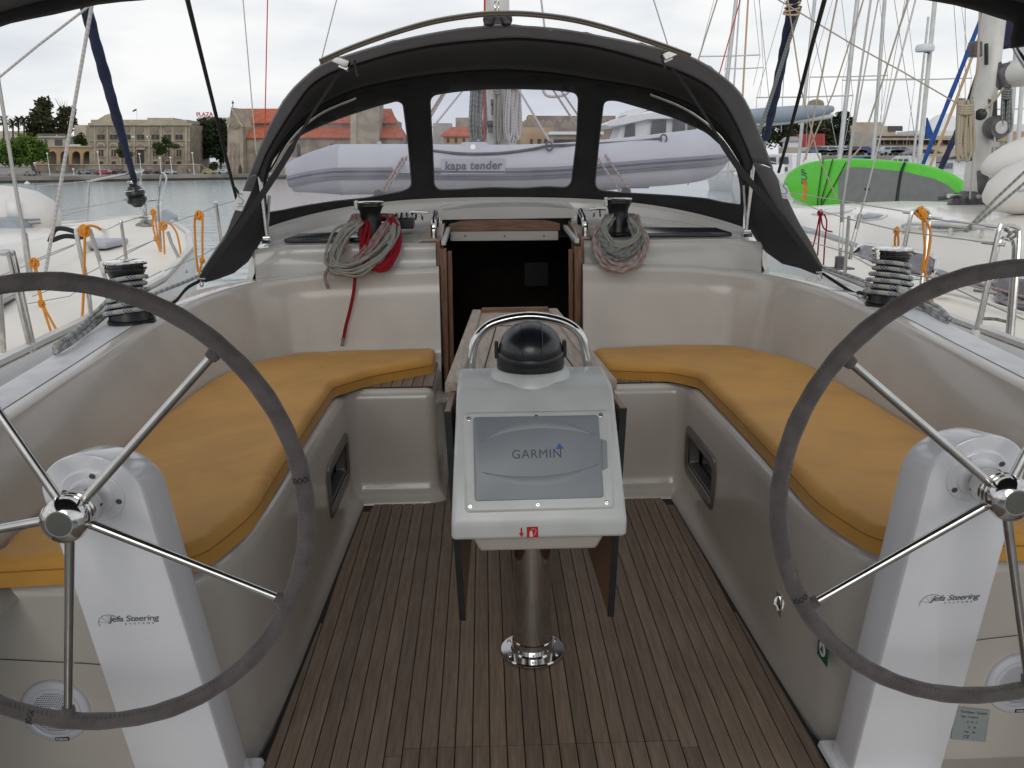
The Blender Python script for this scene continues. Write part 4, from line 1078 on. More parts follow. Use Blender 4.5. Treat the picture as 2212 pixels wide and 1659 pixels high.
b = MB(); b.cdt([outl], [pL, pM, pR], 16, lambda x, y: ws(x, y)); obj('windscreen_panel', b, M['canvas'], hood, smooth=60, solid=.004)
for P in (pL, pM, pR):
    b = MB(); b.cdt([P], [], 22, lambda x, y: ws(x, y, .002)); pn = obj('window_pane', b, M['vinyl'], hood, smooth=60)
    b = MB(); b.tube([ws(x, y, -.003) for x, y in P], .0045, 6, closed=True); obj('binding', b, M['gasket'], pn)
# side panels running aft to the coaming
for s, poly in ((-1, [(556, 378), (535, 425), (505, 480), (468, 540), (436, 592), (428, 606), (444, 610), (470, 603), (505, 590), (535, 566), (552, 540), (574, 505), (582, 478), (576, 440), (570, 400)]),
                (1, [(1626, 352), (1648, 395), (1678, 440), (1708, 490), (1742, 540), (1775, 585), (1776, 596), (1760, 592), (1730, 580), (1690, 570), (1655, 545), (1632, 515), (1612, 480), (1606, 430), (1610, 372)])):
    lp = [(p[0], p[1]) for p in densify(poly + [poly[0]], 14)[:-1]]
    def dep(x, y, s=s):
        k = (x - 430) / 145 if s < 0 else (1776 - x) / 166
        return at(x, y, lerp(4.30, 4.93, max(0, min(1, k))) + .02 * math.sin(y * .05))
    b = MB(); b.cdt([lp], [], 14, dep); obj('side_panel', b, M['canvas'], hood, smooth=60, solid=.004)
# outer wing of the aft flap, skylight painted in as paler canvas
for s, A_, B_ in ((-1, [(536, 384), (520, 425), (502, 470), (486, 512), (466, 542), (440, 584)], [(556, 378), (543, 415), (525, 455), (500, 495), (470, 541), (437, 590)]),
                  (1, [(1668, 365), (1690, 405), (1708, 445), (1728, 485), (1752, 525), (1774, 575)], [(1626, 352), (1650, 398), (1678, 445), (1708, 492), (1744, 542), (1775, 582)])):
    a3 = [at(x, y, lerp(4.45, 4.30, i / 5)) for i, (x, y) in enumerate(A_)]; b3 = [at(x, y, lerp(4.66, 4.31, i / 5)) for i, (x, y) in enumerate(B_)]
    b = MB(); b.loft([catmull(a3, 5), [p.lerp(q, .5) + V((s * .01, 0, 0)) for p, q in zip(catmull(a3, 5), catmull(b3, 5))], catmull(b3, 5)]); obj('flap_wing', b, M['canvaslit'], hood, smooth=60, solid=.004)
# sewn-on white labels
for s, q in ((-1, [(519, 412), (543, 414), (523, 456), (499, 452)]), (1, [(1682, 392), (1698, 397), (1711, 432), (1690, 428)])):
    P = [at(x, y, 4.40 if s < 0 else 4.395) for x, y in q]
    b = MB(); b.prism(P, (0, -.004, 0)); lb = obj('label_patch', b, M['signwhite'], hood, smooth=0)
    c = sum(P, V((0, 0, 0))) / 4 + V((0, -.006, 0))
    b = MB(); b.tube(catmull([c + V((.012, 0, .03)), c + V((-.004, 0, .036)), c + V((-.008, 0, .02)), c + V((.01, 0, .004)), c + V((.004, 0, -.014)), c + V((-.014, 0, -.012))], 6), .0018, 5)
    b.tube([c + V((-.02, 0, -.03)), c + V((-.005, 0, -.024)), c + V((.012, 0, -.03))], .0015, 5); obj('label_scribble', b, mat('label_ink', (.12, .3, .42), .6), lb)
# frame: steel bow visible at both shoulders, legs with hinge feet
for s, P in ((-1, [(768, 211), (700, 240), (655, 272), (622, 308), (598, 348), (584, 372)]), (1, [(1405, 203), (1470, 229), (1520, 260), (1560, 298), (1588, 338), (1600, 358)])):
    P3 = catmull([at(x, y, yc_of(x) - .035) for x, y in P], 5)
    b = MB(); b.tube(P3, .0095, 10); obj('frame_bow', b, M['steel'], hood)
for s, P in ((-1, [(561, 368), (566, 430), (573, 492), (577, 520)]), (1, [(1627, 352), (1622, 420), (1616, 470), (1613, 506)])):
    P3 = [at(x, y, 4.83) for x, y in P]
    b = MB(); b.tube(P3, .013, 10); lg = obj('frame_leg', b, M['steel'], hood)
    b = MB(); b.tube([at(P[2][0] + 9 * -s, P[2][1] - 70, 4.86), at(P[2][0] + 4 * -s, P[2][1], 4.86), at(P[3][0], P[3][1] - 6, 4.86)], .009, 8); obj('second_tube', b, M['steel'], lg)
    b = MB(); q = P3[-1]; b.box(q + V((0, 0, -.004)), (.05, .045, .022)); b.lathe([(.016, -.02), (.016, .02)], q + V((0, 0, .014)), (1, 0, 0), 14); obj('hinge_foot', b, M['chrome'], lg, bevel=.002)
# webbing straps
for s, P in ((-1, [(742, 140, 4.40), (715, 185, 4.45), (675, 245, 4.5), (630, 320, 4.52), (585, 392, 4.5), (545, 450, 4.45), (500, 512, 4.38), (462, 562, 4.33), (436, 602, 4.30)]),
             (1, [(1452, 148, 4.40), (1480, 185, 4.45), (1520, 245, 4.5), (1562, 312, 4.52), (1600, 368, 4.5), (1640, 415, 4.45), (1690, 472, 4.38), (1735, 535, 4.33), (1770, 588, 4.30)])):
    P3 = catmull([at(x, y, Y - .04) for x, y, Y in P], 5); n_ = len(P3)
    b = MB(); b.tube(P3, [.008 if i < n_ * .35 else .018 for i in range(n_)], 6, flat=.16, up=(0, 1, 0)); st = obj('webbing_strap', b, M['webbing'], hood)
    q = P3[-1]
    b = MB(); b.tube([q + V((-.02, -.01, 0)), q + V((.02, -.01, 0))], .004, 6); b.tube(catmull([q + V((0, -.01, -.004)), q + V((-.008, -.012, -.022)), q + V((0, -.014, -.038)), q + V((.009, -.012, -.022)), q + V((.0, -.01, -.004))], 4), .0035, 6); obj('snap_hook', b, M['steel'], st)
q0, q1 = at(1768, 585, 4.27), CR + V((-.04, .08, .02))
b = MB(); b.tube(catmull([q0, q0 + V((.06, -.06, -.045)), q0 + V((.10, -.2, -.085)), q1 + V((0, .12, .01)), q1], 6), .010, 6, flat=.25, up=(1, 0, 0)); obj('strap_tail', b, M['webbing'], hood)
q0, q1 = at(437, 604, 4.27), CL + V((.04, .1, .03))
b = MB(); b.tube(catmull([q0, q0 + V((-.05, -.08, -.03)), q0 + V((-.05, -.28, -.07)), q1], 6), .010, 6, flat=.25, up=(1, 0, 0)); obj('strap_tail', b, M['webbing'], hood)

# mainsheet arch above the sprayhood
arch = thing('mainsheet_arch', 'curved metal mainsheet track arching over the sprayhood', 'arch', at(1085, 60, 4.28))
P3 = catmull([at(x, y, 4.26) for x, y in ((691, 133), (760, 103), (850, 71), (940, 46), (1030, 32), (1085, 29), (1150, 31), (1240, 43), (1330, 66), (1420, 95), (1491, 121))], 6)
b = MB(); b.tube(P3, .0175, 12, flat=.75); obj('track', b, mat('track_bronze_alloy', (.36, .32, .25), .38, metal=.75, var=.12, vscale=4), arch)
b = MB(); b.tube([p + V((0, -.018, .002)) for p in P3], .0045, 6); obj('track_groove', b, M['black'], arch)
for px, py in ((737, 134), (1447, 118)):
    c = at(px, py, 4.29); b = MB(); b.box(c, (.075, .06, .035), Matrix.Rotation(math.radians(24 if px < 1000 else -24), 3, 'Y')); ob = obj('clamp', b, M['chrome'], arch, bevel=.005)
    c = at(px + (6 if px < 1000 else -6), py + 12, 4.29); b = MB(); b.box(c, (.045, .05, .018), Matrix.Rotation(math.radians(24 if px < 1000 else -24), 3, 'Y')); obj('clamp_jaw', b, M['steel'], arch, bevel=.003)
    c2 = at(px + (30 if px < 1000 else -15), py + 10, 4.27); b = MB(); b.tube(catmull([c2 + V((0, 0, .03)), c2, c2 + V((.01, -.01, -.045))], 4), .006, 6); obj('tie_cord', b, M['webbing'], arch)
blk = thing('mainsheet_block', 'black mainsheet block with shackle chain on the arch centre', 'block', at(1075, 50, 4.32))
for s in (-1, 1):
    b = MB(); c = at(1075 + s * 17, 42, 4.33); b.lathe([(.03, -.012), (.034, 0), (.03, .012)], c, (s * .5, -1, .2), 18); obj('sheave', b, M['black'], blk)
b = MB(); b.prism([at(x, y, 4.31) for x, y in ((1044, 52), (1106, 51), (1090, 34), (1062, 34))], (0, .03, 0)); obj('cheek', b, M['fitgrey'], blk, bevel=.004)
b = MB()
for k in range(4):
    c = at(1072 + (k % 2) * 5, 26 - k * 8, 4.33); ax = V((1, 0, 0)) if k % 2 else V((.3, 1, 0)).normalized()
    e = ax.cross(V((0, 0, 1))).normalized()
    b.tube([c + (e * math.cos(a) * .010 + V((0, 0, 1)) * math.sin(a) * .015) for a in [i * PI / 6 for i in range(12)]], .0035, 6, closed=True)
obj('shackle_chain', b, M['steel'], blk)

# ------------------------------------------------------------------ bimini over the helm
bim = thing('bimini', 'dark grey canvas bimini top stretched over the helm', 'bimini', (-.05, .6, 1.9))
YB = 2.90
def bz_(x): return 2.262 - .074 * (x + .02) ** 2
bx = [-1.80 + i * .0568 for i in range(60)]
def bim_arc(y, dz=0): return [V((x, y, bz_(x) + dz)) for x in bx]
rows = []
for k in range(15):
    y = lerp(YB, .05, k / 14); dz = .03 * math.sin(PI * k / 14)
    a = bim_arc(y, dz)
    rows.append([a[0] + V((-.035, 0, -.10)), a[0] + V((-.02, 0, -.03))] + a + [a[-1] + V((.02, 0, -.03)), a[-1] + V((.035, 0, -.10))])
b = MB(); b.loft(rows); obj('canopy', b, M['canvas'], bim, smooth=60, solid=.004)
fr = rows[0]
pth = catmull([fr[0] + V((.0, 0, -.02))] + fr[1::6] + [fr[-1] + V((0, 0, -.02))], 5)
b = MB(); n_ = len(pth); b.tube(pth, [.040 + .008 * math.sin(i * .5) + .004 * math.sin(i * 1.3) for i in range(n_)], 10); obj('front_sleeve', b, M['canvas'], bim)
for s in (-1, 1):
    e = fr[-1] if s > 0 else fr[0]
    b = MB(); b.tube(catmull([e + V((0, 0, .02)), e + V((s * .03, -.02, -.1)), V((s * 1.70, 1.75, .95)), V((s * 1.70, 1.6, .86))], 6), .0125, 10); obj('support_leg', b, M['steel'], bim)
    b = MB(); b.tube(catmull([V((e.x, .1, e.z)), V((s * 1.69, 1.3, .92)), V((s * 1.70, 1.4, .86))], 6), .0125, 10); obj('support_leg', b, M['steel'], bim)
for P, lb in (([(405, 0), (431, 105), (462, 230), (492, 355), (513, 438)], 'l'), ([(1781, 0), (1755, 95), (1727, 205), (1699, 310), (1682, 372)], 'r')):
    P3 = [at(x, y, lerp(YB + .02, 4.62, i / 4)) for i, (x, y) in enumerate(P)]
    top = P3[0] + (P3[0] - P3[1]).normalized() * .07
    b = MB(); b.tube([top] + P3, .0078, 8, flat=.8); obj('tension_strap', b, M['webbing'], bim)
b = MB(); q = at(508, 414, 4.58); b.tube(catmull([q + V((0, 0, .02)), q + V((.02, -.01, -.01)), q + V((.03, 0, -.06)), q + V((.01, 0, -.04))], 5), .007, 6); obj('strap_end', b, M['webbing'], bim)

# ------------------------------------------------------------------ mast, halyards and the dinghy on the coachroof
mast = thing('yacht_mast', 'white alloy mast rising behind the grey tender', 'mast', (.02, 8.8, 1.35))
b = MB(); b.tube([(.02, 8.8, 1.30), (.02, 8.8, 15.0)], .115, 20, flat=1.25, up=(0, 1, 0)); mo = obj('mast_tube', b, M['mastwhite'], mast)
for px, py, hh in ((1067, 232, .14), (1081, 262, .20), (1060, 275, .1)):
    c = at(px, py, 8.62); b = MB(); b.box(c, (.05, .05, hh)); b.lathe([(.03, -.03), (.03, .03)], c + V((0, -.02, hh * .3)), (1, 0, 0), 12); obj('mast_cleat', b, M['fitgrey'], mast, bevel=.006)
def bundle(name, cx, y0, y1, wpx, Y, r, m, label, cnt, seed, group=None):
    rnd = random.Random(seed); pa = []
    for i in range(cnt):
        x = cx + rnd.uniform(-.5, .5) * wpx; wv = rnd.uniform(.2, .5) * wpx
        yt = y0 + rnd.uniform(0, 6); yb = y1 - rnd.uniform(0, 18); D_ = Y - rnd.uniform(0, .06)
        pts = [at(x, yt, D_), at(x - wv * .3, lerp(yt, yb, .3), D_ - .015), at(x - wv * .62, lerp(yt, yb, .75), D_ - .02), at(x - wv * .2, yb, D_ - .02), at(x + wv * .4, lerp(yt, yb, .8), D_), at(x + wv * .2, lerp(yt, yb, .35), D_)]
        pa.append((catmull(pts, 5, closed=True), True))
    w_ = [at(cx - wpx * .5, lerp(y0, y1, .22), Y - .05), at(cx, lerp(y0, y1, .24), Y - .10), at(cx + wpx * .5, lerp(y0, y1, .22), Y - .05), at(cx, lerp(y0, y1, .2), Y + .04)]
    for k in range(4): pa.append((catmull([p + V((0, 0, k * .022)) for p in w_], 5, closed=True), True))
    return multi_rope(name, pa, r, m, label, group)
bundle('rope_bundle', 1035, 150, 316, 30, 8.62, .010, 'r_grey', 'grey flecked halyard bundle hanging left of the red line on the mast'.replace('left of', 'beside'), 14, 21, 'halyards hung on the mast')
bundle('rope_bundle', 1108, 150, 318, 30, 8.62, .010, 'r_white', 'pale white halyard bundle hanging on the mast away from the red line', 14, 22, 'halyards hung on the mast')
bundle('rope_bundle', 1074, 165, 318, 14, 8.60, .009, 'r_cream', 'thin cream halyards running down the face of the mast', 7, 23, 'halyards hung on the mast')
def line(name, pts, r, m, label, cat='rope', group=None, parent=None, n=6):
    b = MB(); b.tube([V(p) for p in pts], r, n, attr=True)
    if parent is not None: return obj(name, b, M[m], parent, smooth=70)
    return obj(name, b, M[m], None, label, cat, group, smooth=70)
def ext(p, q, d):
    """carry a line on past q by d metres"""
    return q + (q - p).normalized() * d
a, c = at(1045, 312, 8.56), at(1047, 0, 8.56)
line('red_halyard', [a, c, ext(a, c, 5)], .009, 'redline', 'bright red halyard running up beside the mast')
for i, (p, q, Y1, Y2) in enumerate((((822, 418), (957, 200), 6.2, 7.6), ((832, 416), (962, 200), 6.2, 7.6))):
    a, c = at(*p, Y1), at(*q, Y2)
    line('vang_line', [a, c, ext(a, c, 1.2)], .008, 'r_redw', 'red and white flecked line slanting over the tapered end of the tender', 'rope', 'flecked lines crossing the tender stern')
for i, (p, q, Y1, Y2) in enumerate((((1338, 412), (1192, 190), 6.2, 7.6), ((1361, 412), (1208, 190), 6.2, 7.6))):
    a, c = at(*p, Y1), at(*q, Y2)
    line('vang_line', [a, c, ext(a, c, 1.2)], .008, 'r_redw', 'red and white flecked line slanting over the rounded bow of the tender', 'rope', 'flecked lines crossing the tender bow')
a, c = at(935, 275, 8.0), at(1000, 195, 8.4); line('white_line', [a, c, ext(a, c, 1)], .009, 'r_white', 'thin white line running up from the tender towards the mast')
a, c = at(1186, 303, 6.75), at(1118, 190, 8.5); line('lifting_line', [a, c], .009, 'r_white', 'white lifting line from the tender ring to the mast')
b = MB(); b.tube(catmull([at(x, y, 8.3) for x, y in ((1172, 192), (1180, 206), (1200, 209), (1222, 204), (1232, 192))], 5), .012, 8, attr=True); obj('slack_line', b, M['r_white'], None, 'slack white rope loop hanging high in the middle window', 'rope', smooth=70)
for p in ((818, 420), (1352, 414)):
    c = at(*p, 6.15); b = MB(); b.lathe([(.03, -.02), (.036, 0), (.03, .02)], c, (.3, 1, 0), 16); b.box(c + V((0, 0, -.04)), (.03, .03, .06)); obj('turning_block', b, M['fitgrey'], None, 'grey turning block at the foot of the flecked lines over the tender ' + ('stern' if p[0] < 1000 else 'bow'), 'block', 'turning blocks')

din = thing('tender', 'grey inflatable tender lying across the coachroof beyond the windows', 'dinghy', at(1085, 430, 7.3))
YT, RT = 6.80, .185
near = [at(628, 384, YT), at(650, 379, YT), at(680, 373, YT), at(718, 368, YT), at(738, 366.5, YT), at(800, 366, YT), at(900, 366, YT), at(1000, 367, YT), at(1100, 367, YT), at(1200, 364, YT), at(1300, 357, YT), at(1390, 349, YT), at(1450, 344, YT + .05)]
rad = [.105, .125, .15, .176, RT, RT, RT, RT, RT, RT, RT * 1.01, RT * 1.03, RT * 1.05]
bow = [at(1505, 338, YT + .22), near[-1] + V((.42, .62, .06)), near[-1] + V((.36, 1.05, .06)), near[-1] + V((.12, 1.38, .04))]
far = [V((p.x, YT + 1.42, p.z)) for p in near[::-1]][1:]
full = near + bow + far; rr = rad + [RT * 1.04] * 4 + rad[::-1][1:]
k = 4; P3 = catmull(full, k); r3 = [interp(i / k, list(enumerate(rr))) for i in range(len(P3))]
b = MB(); b.tube(P3, r3, 28); tub = obj('tube', b, M['pvc'], din, smooth=60)
b = MB(); cone = P3[:4 * k + 1]; b.tube(cone, [q + .003 for q in r3[:4 * k + 1]], 28); obj('cone_patch', b, M['pvcdark'], tub, smooth=60)
strip = near[:] + bow[:2]; srad = rad + [RT * 1.05] * 2
for dz, rw, fl, mt, nm in ((-.028, .042, .3, 'rub', 'rubbing_strake'), (-.014, .0075, .6, 'rubdark', 'strake_line'), (-.046, .0075, .6, 'rubdark', 'strake_line')):
    pts = []
    for i, (p, q) in enumerate(zip(strip, srad)):
        j_ = i - (len(strip) - 4)
        ex = V((0, -1, 0)) if j_ < 0 else (V((.12, -1, 0)), V((.35, -.94, 0)), V((.75, -.66, 0)), V((1, -.12, 0)))[j_].normalized()
        pts.append(p + ex * (math.sqrt(max(1e-4, (q + .004) ** 2 - dz * dz)) + (.010 if rw < .02 else 0)) + V((0, 0, dz)))
    b = MB(); b.tube(catmull(pts, 4), rw, 8, flat=fl, up=(0, 1, 0)); obj(nm, b, M[mt], tub)
zc = near[8].z
c = at(1022, 358, YT - RT); dz = c.z - at(1022, 367, YT).z; c.y = YT - math.sqrt(max(0, RT * RT - dz * dz)) - .006
tlt = math.asin(max(-1, min(1, dz / RT)))
up_ = V((0, math.sin(tlt), math.cos(tlt)))
b = MB(); W_ = .235; H_ = .075
b.prism([c + V((x, 0, 0)) + up_ * z + V((0, .003, 0)) for x, z in ((-W_, -H_ * .8), (W_, -H_ * .8), (W_, H_ * .7), (-W_, H_ * .7))], V((0, -.006, 0))); ptc = obj('name_patch', b, M['pvcdark'], tub, smooth=0)
obj('name', text_mb('kapa tender', .082, frame(c + V((0, -.008, 0)), (1, 0, .0), up_), shear=.12, bold=.0022, spacing=1.06), M['rubdark'], ptc, smooth=0)
for px, py in ((820, 318), ):
    q = at(px, py, YT - .02); b = MB(); b.hexa([q + V((-.025, -.03, -.03)), q + V((.025, -.03, -.03)), q + V((.025, .03, -.03)), q + V((-.025, .03, -.03)), q + V((-.016, -.015, .04)), q + V((.012, -.015, .045)), q + V((.012, .015, .045)), q + V((-.016, .015, .04))]); obj('oar_lug', b, M['pvcdark'], tub, bevel=.006)
q = at(1025, 322, YT - .03); b = MB(); b.hexa([q + V((-.17, -.05, -.04)), q + V((.17, -.05, -.04)), q + V((.17, .08, -.04)), q + V((-.17, .08, -.04)), q + V((-.09, -.02, .05)), q + V((.09, -.02, .05)), q + V((.09, .05, .05)), q + V((-.09, .05, .05))]); obj('oarlock', b, M['pvc'], tub, bevel=.012, bseg=3)
b = MB(); b.lathe([(.02, -.01), (.024, 0), (.02, .012)], q + V((-.01, -.06, .01)), (0, -1, .3), 14); obj('oarlock_pin', b, M['gelblue'], tub)
for px, py, rr_ in ((1186, 316, .03), (1432, 300, .03)):
    q = at(px, py, YT - .14 if px < 1300 else YT - .10); b = MB(); b.tube([q + V((math.cos(a) * rr_ * .8, -.02, math.sin(a) * rr_)) for a in [i * PI / 8 for i in range(16)]], .007, 7, closed=True); obj('lifting_ring', b, M['fitgrey'], tub)
    b = MB(); b.lathe([(.055, 0), (.05, .006), (.0001, .008)], q + V((0, .03, -.04)), (0, -1, .7), 20); obj('ring_patch', b, M['pvcdark'], tub)
b = MB(); b.tube(catmull([at(935, 326, YT - .13), at(1000, 332, YT - .155), at(1080, 331, YT - .15), at(1150, 322, YT - .13), at(1186, 315, YT - .12), at(1250, 313, YT - .09), at(1300, 310, YT - .09), at(1370, 306, YT - .1), at(1430, 299, YT - .11)], 6), .011, 8); obj('grab_line', b, M['fitgrey'], tub)
b = MB(); b.loft([[at(850, 352, YT - RT - .012), at(870, 348, YT - RT - .03), at(895, 348, YT - RT - .03), at(915, 353, YT - RT - .012)], [at(848, 362, YT - RT - .012), at(868, 362, YT - RT - .045), at(897, 362, YT - RT - .045), at(917, 363, YT - RT - .012)], [at(850, 371, YT - RT - .012), at(870, 374, YT - RT - .03), at(895, 374, YT - RT - .03), at(915, 372, YT - RT - .012)]]); obj('carry_handle', b, M['pvc'], tub, smooth=80)
q = near[6]; b = MB(); b.box((q.x + .5, YT + .71, q.z - .14), (2.6, 1.1, .05)); obj('dinghy_floor', b, M['pvcdark'], din)
# ------------------------------------------------------------------ neighbouring yachts
def boat(name, label, cx, hb, dz, cab, bow, st, cabhw, mats=('cream', 'creamgloss')):
    """hb, dz: half-beam and deck height along Y; cab: list of (Y, half width, height)"""
    r = thing(name, label, 'yacht', (cx, (bow + st) / 2, -.75), 'moored yachts on either side')
    ys = [lerp(st, bow, 1 - (1 - i / 34) ** 1.35) for i in range(35)]
    b = MB(); rows = []
    for y in ys:
        h, z = interp(y, hb), interp(y, dz)
        rows.append([V((cx + h * t, y, z + .06 * (1 - t * t))) for t in (-1, -.8, -.5, -.2, 0, .2, .5, .8, 1)])
    b.loft(rows); dk = obj('deck', b, M[mats[0]], r, smooth=60)
    for s in (-1, 1):
        b = MB()
        b.loft([[V((cx + s * interp(y, hb), y, interp(y, dz))) for y in ys], [V((cx + s * (interp(y, hb) + .015), y, interp(y, dz) - .04)) for y in ys], [V((cx + s * interp(y, hb) * .99, y, interp(y, dz) - .5)) for y in ys], [V((cx + s * interp(y, hb) * .86, y, -.95)) for y in ys]])
        hl = obj('hull_side', b, M['hullwhite'], r, smooth=60)
        b = MB(); b.tube([V((cx + s * (interp(y, hb) - .03), y, interp(y, dz) + .025)) for y in ys[:-1]], .028, 6, flat=.9); obj('toe_rail', b, M['mastwhite'], dk)
    b = MB(); rows = []
    for y, hw, hh in cab:
        z = interp(y, dz) + .02
        rows.append([V((cx + s_ * hw, y, z + k * hh)) for s_, k in ((-1.10, 0), (-1.06, .35), (-1.0, .78), (-.93, .93), (-.7, 1.0), (-.3, 1.06), (0, 1.08), (.3, 1.06), (.7, 1.0), (.93, .93), (1.0, .78), (1.06, .35), (1.10, 0))])
    rows2 = []
    for a, c in zip(rows, rows[1:]):
        for j in range(4): rows2.append([p.lerp(q, j / 4) for p, q in zip(a, c)])
    rows2.append(rows[-1])
    b.loft(rows2); b.f.append(tuple(range(13))); cb = obj('cabin_top', b, M[mats[1]], r, smooth=60)
    return r, dk, cb
def rail(name, P, r, parent, m='steel', k=5, n=8): 
    b = MB(); b.tube(catmull(P, k) if k > 1 else P, r, n); return obj(name, b, M[m], parent)
def cord(paths, r, m, label, group, knots=(), cat='cord'):
    b = MB()
    for P in paths: b.tube(catmull(P, 5), r, 7, attr=True)
    for c, kr in knots:
        c = V(c)
        for j in range(3):
            e = V((math.cos(j * 1.9), math.sin(j * 1.9) * .6, 0)); f = V((0, .3, 1)).normalized()
            b.tube([c + (e * math.cos(a) + f * math.sin(a)) * kr * (1 - .12 * j) + V((0, -.004 * j, .006 * (j - 1))) for a in [i * PI / 6 for i in range(12)]], r, 7, closed=True, attr=True)
    return obj('tied_cord', b, M[m], None, label, cat, group, smooth=70)

# ---- yacht on the side of the open water
lb, ldk, lcb = boat('moored_yacht', 'cream-decked yacht with navy furled sail lying beside the open water', -4.62,
    [(-3, 1.9), (3, 2.22), (5, 2.28), (6.2, 2.24), (8, 1.86), (9.5, 1.36), (10.8, .78), (11.6, .34), (12.1, .02)],
    [(-3, .58), (3, .68), (6, .85), (9, .95), (12.1, 1.02)],
    [(-1, 1.25, .34), (4, 1.27, .33), (6, 1.22, .30), (7.5, 1.02, .24), (8.6, .78, .17), (9.4, .5, .08), (9.8, .3, .0)], 12.1, -3, 1.2)
b = MB()
A_ = [(98, 597), (140, 577), (180, 556), (215, 541), (249, 526)]; B_ = [(130, 599), (165, 582), (195, 565), (222, 549), (250, 529)]
def lcab(px, py):
    d = ray(px, py); best = None
    for k in range(300, 1200):
        p = CAM + d * (k / 100.0); hw = interp(p.y, [(4, 1.27), (6, 1.22), (7.5, 1.02), (8.6, .78), (9.4, .5)]); zt = interp(p.y, [(4, .33), (6, .30), (7.5, .24), (8.6, .17), (9.4, .08)]) + interp(p.y, [(3, .68), (6, .85), (9, .95)]) + .02
        t = (p.x + 4.62) / hw
        hh = zt - interp(p.y, [(3, .68), (6, .85), (9, .95)]) - .02
        surf = interp(abs(t), [(0, 1.08), (.7, 1.0), (.93, .93), (1.0, .78), (1.06, .35), (1.1, 0)]) * hh + zt - hh
        if p.z <= surf + .006: return p
    return p
b.loft([[lcab(*p) for p in A_], [lcab(*p) for p in B_]]); obj('window_stripe', b, M['deckgrey'], lcb)
# rigging and rails of that yacht
P = [at(0, 195, 5.8), at(27, 366, 5.8), at(41, 448, 5.8), at(52, 503, 5.8)]
rail('shroud', [ext(P[1], P[0], 4), P[0], P[1], P[2], P[3]], .012, lb, 'wire', 1)
rail('turnbuckle', [P[3], at(66, 602, 5.8)], .02, lb, 'steel', 1)
b = MB(); q = at(72, 625, 5.78); b.box(q, (.05, .05, .16)); obj('chainplate', b, M['fitgrey'], lb, bevel=.01)
P = [at(165, 700, 4.95), at(188, 613, 4.95), at(166, 508, 4.95), at(170, 497, 4.96), at(178, 492, 4.98), at(190, 496, 5.02), at(197, 506, 5.05), at(231, 613, 5.1), at(250, 672, 5.1)]
P[0] = at(199, 700, 4.95)
rail('gate_rail', P, .0135, lb); 
rail('gate_rail', [at(78, 774, 4.3), at(57, 680, 4.3), at(30, 556, 4.3), at(24, 546, 4.31), at(10, 544, 4.33), at(-30, 546, 4.4)], .0135, lb)
rail('gate_rail', [at(68, 768, 4.26), at(47, 680, 4.26), at(20, 556, 4.26), at(13, 549, 4.26), at(-6, 548, 4.3)], .011, lb)
rail('gate_rail', [at(10, 800, 4.25), at(4, 700, 4.25), at(-4, 600, 4.25)], .014, lb, k=1)
rail('stanchion', [at(261, 478, 6.3), at(277, 592, 6.3)], .0125, lb, k=1)
b = MB(); q = at(261, 479, 6.3); b.lathe([(.0001, -.01), (.016, -.01), (.018, 0), (.01, .014)], q, n=12); obj('stanchion_cap', b, M['chrome'], lb)
rail('stanchion', [at(341, 442, 8.0), at(351, 585, 8.0)], .0125, lb, k=1)
# pulpit
rail('pulpit_rail', [at(188, 484, 11.0), at(192, 400, 11.0), at(196, 391, 11.0), at(280, 375, 11.4), at(296, 374, 11.6), at(303, 384, 11.7), at(304, 405, 11.7)], .0145, lb)
rail('pulpit_rail', [at(345, 530, 10.4), at(348, 440, 10.6), at(358, 392, 10.8), at(356, 378, 10.9), at(350, 376, 11.0), at(345, 400, 11.1), at(341, 440, 11.1)], .0145, lb)
rail('pulpit_brace', [at(192, 446, 11.0), at(273, 431, 11.5), at(322, 434, 11.6), at(347, 432, 10.8)], .011, lb, k=1)
rail('pulpit_post', [at(314, 436, 11.6), at(316, 470, 11.6)], .0145, lb, k=1)
for P in ([(-10, 414), (100, 400), (193, 391)], [(110, 460), (192, 446)], [(112, 472), (192, 452)], [(-10, 600), (75, 566), (160, 530)], [(230, 496), (261, 482), (331, 460)], [(60, 568), (115, 545), (165, 526)], [(270, 545), (330, 520)], [(70, 640), (150, 610), (340, 515)], [(60, 656), (150, 640), (176, 622)]):
    Y0 = 5.2 if P[0][1] > 480 else 9.5
    if P[0] == (230, 496): Y0 = 6.3
    b = MB(); b.tube([at(x, y, Y0 + .25 * i) for i, (x, y) in enumerate(P)], .0032 if Y0 < 8 else .0045, 5); obj('lifeline', b, M['wire'], lb)
# furled genoa and drum
fb = thing('furled_sail', 'navy blue furled headsail above its black furling drum over the water', 'furled sail', at(312, 474, 11.6))
d0, d1 = at(291, 392, 11.55), at(185, 15, 9.6)
P = [d0.lerp(d1, i / 26) for i in range(27)] + [ext(d0, d1, .5 + .5 * i) for i in range(1, 9)]
b = MB(); b.tube(P, [.032 + .026 * min(1, i / 12) + .004 * math.sin(i * 1.9) + .003 * math.sin(i * .8) for i in range(len(P))], 14); obj('sail_roll', b, M['navy'], fb, smooth=60)
ax = (d1 - d0).normalized(); q = at(295, 428, 11.6)
b = MB(); b.lathe([(.04, .26), (.05, .20), (.05, .16), (.075, .15), (.085, .11), (.11, .10), (.122, .07), (.122, .05), (.10, .045), (.10, .01), (.122, .005), (.122, -.05), (.09, -.07), (.05, -.11)], q, V((-.1, -.1, 1)), 26); obj('furling_drum', b, M['black'], fb)
for h in (.095, .02): 
    b = MB(); b.lathe([(.112, h), (.128, h + .006), (.112, h + .014)], q, V((-.1, -.1, 1)), 26, cap=False); obj('drum_band', b, M['steel'], fb)
b = MB(); b.lathe([(.06, .19), (.066, .205), (.06, .225)], q, V((-.1, -.1, 1)), 20, cap=False); obj('drum_collar', b, M['steel'], fb)
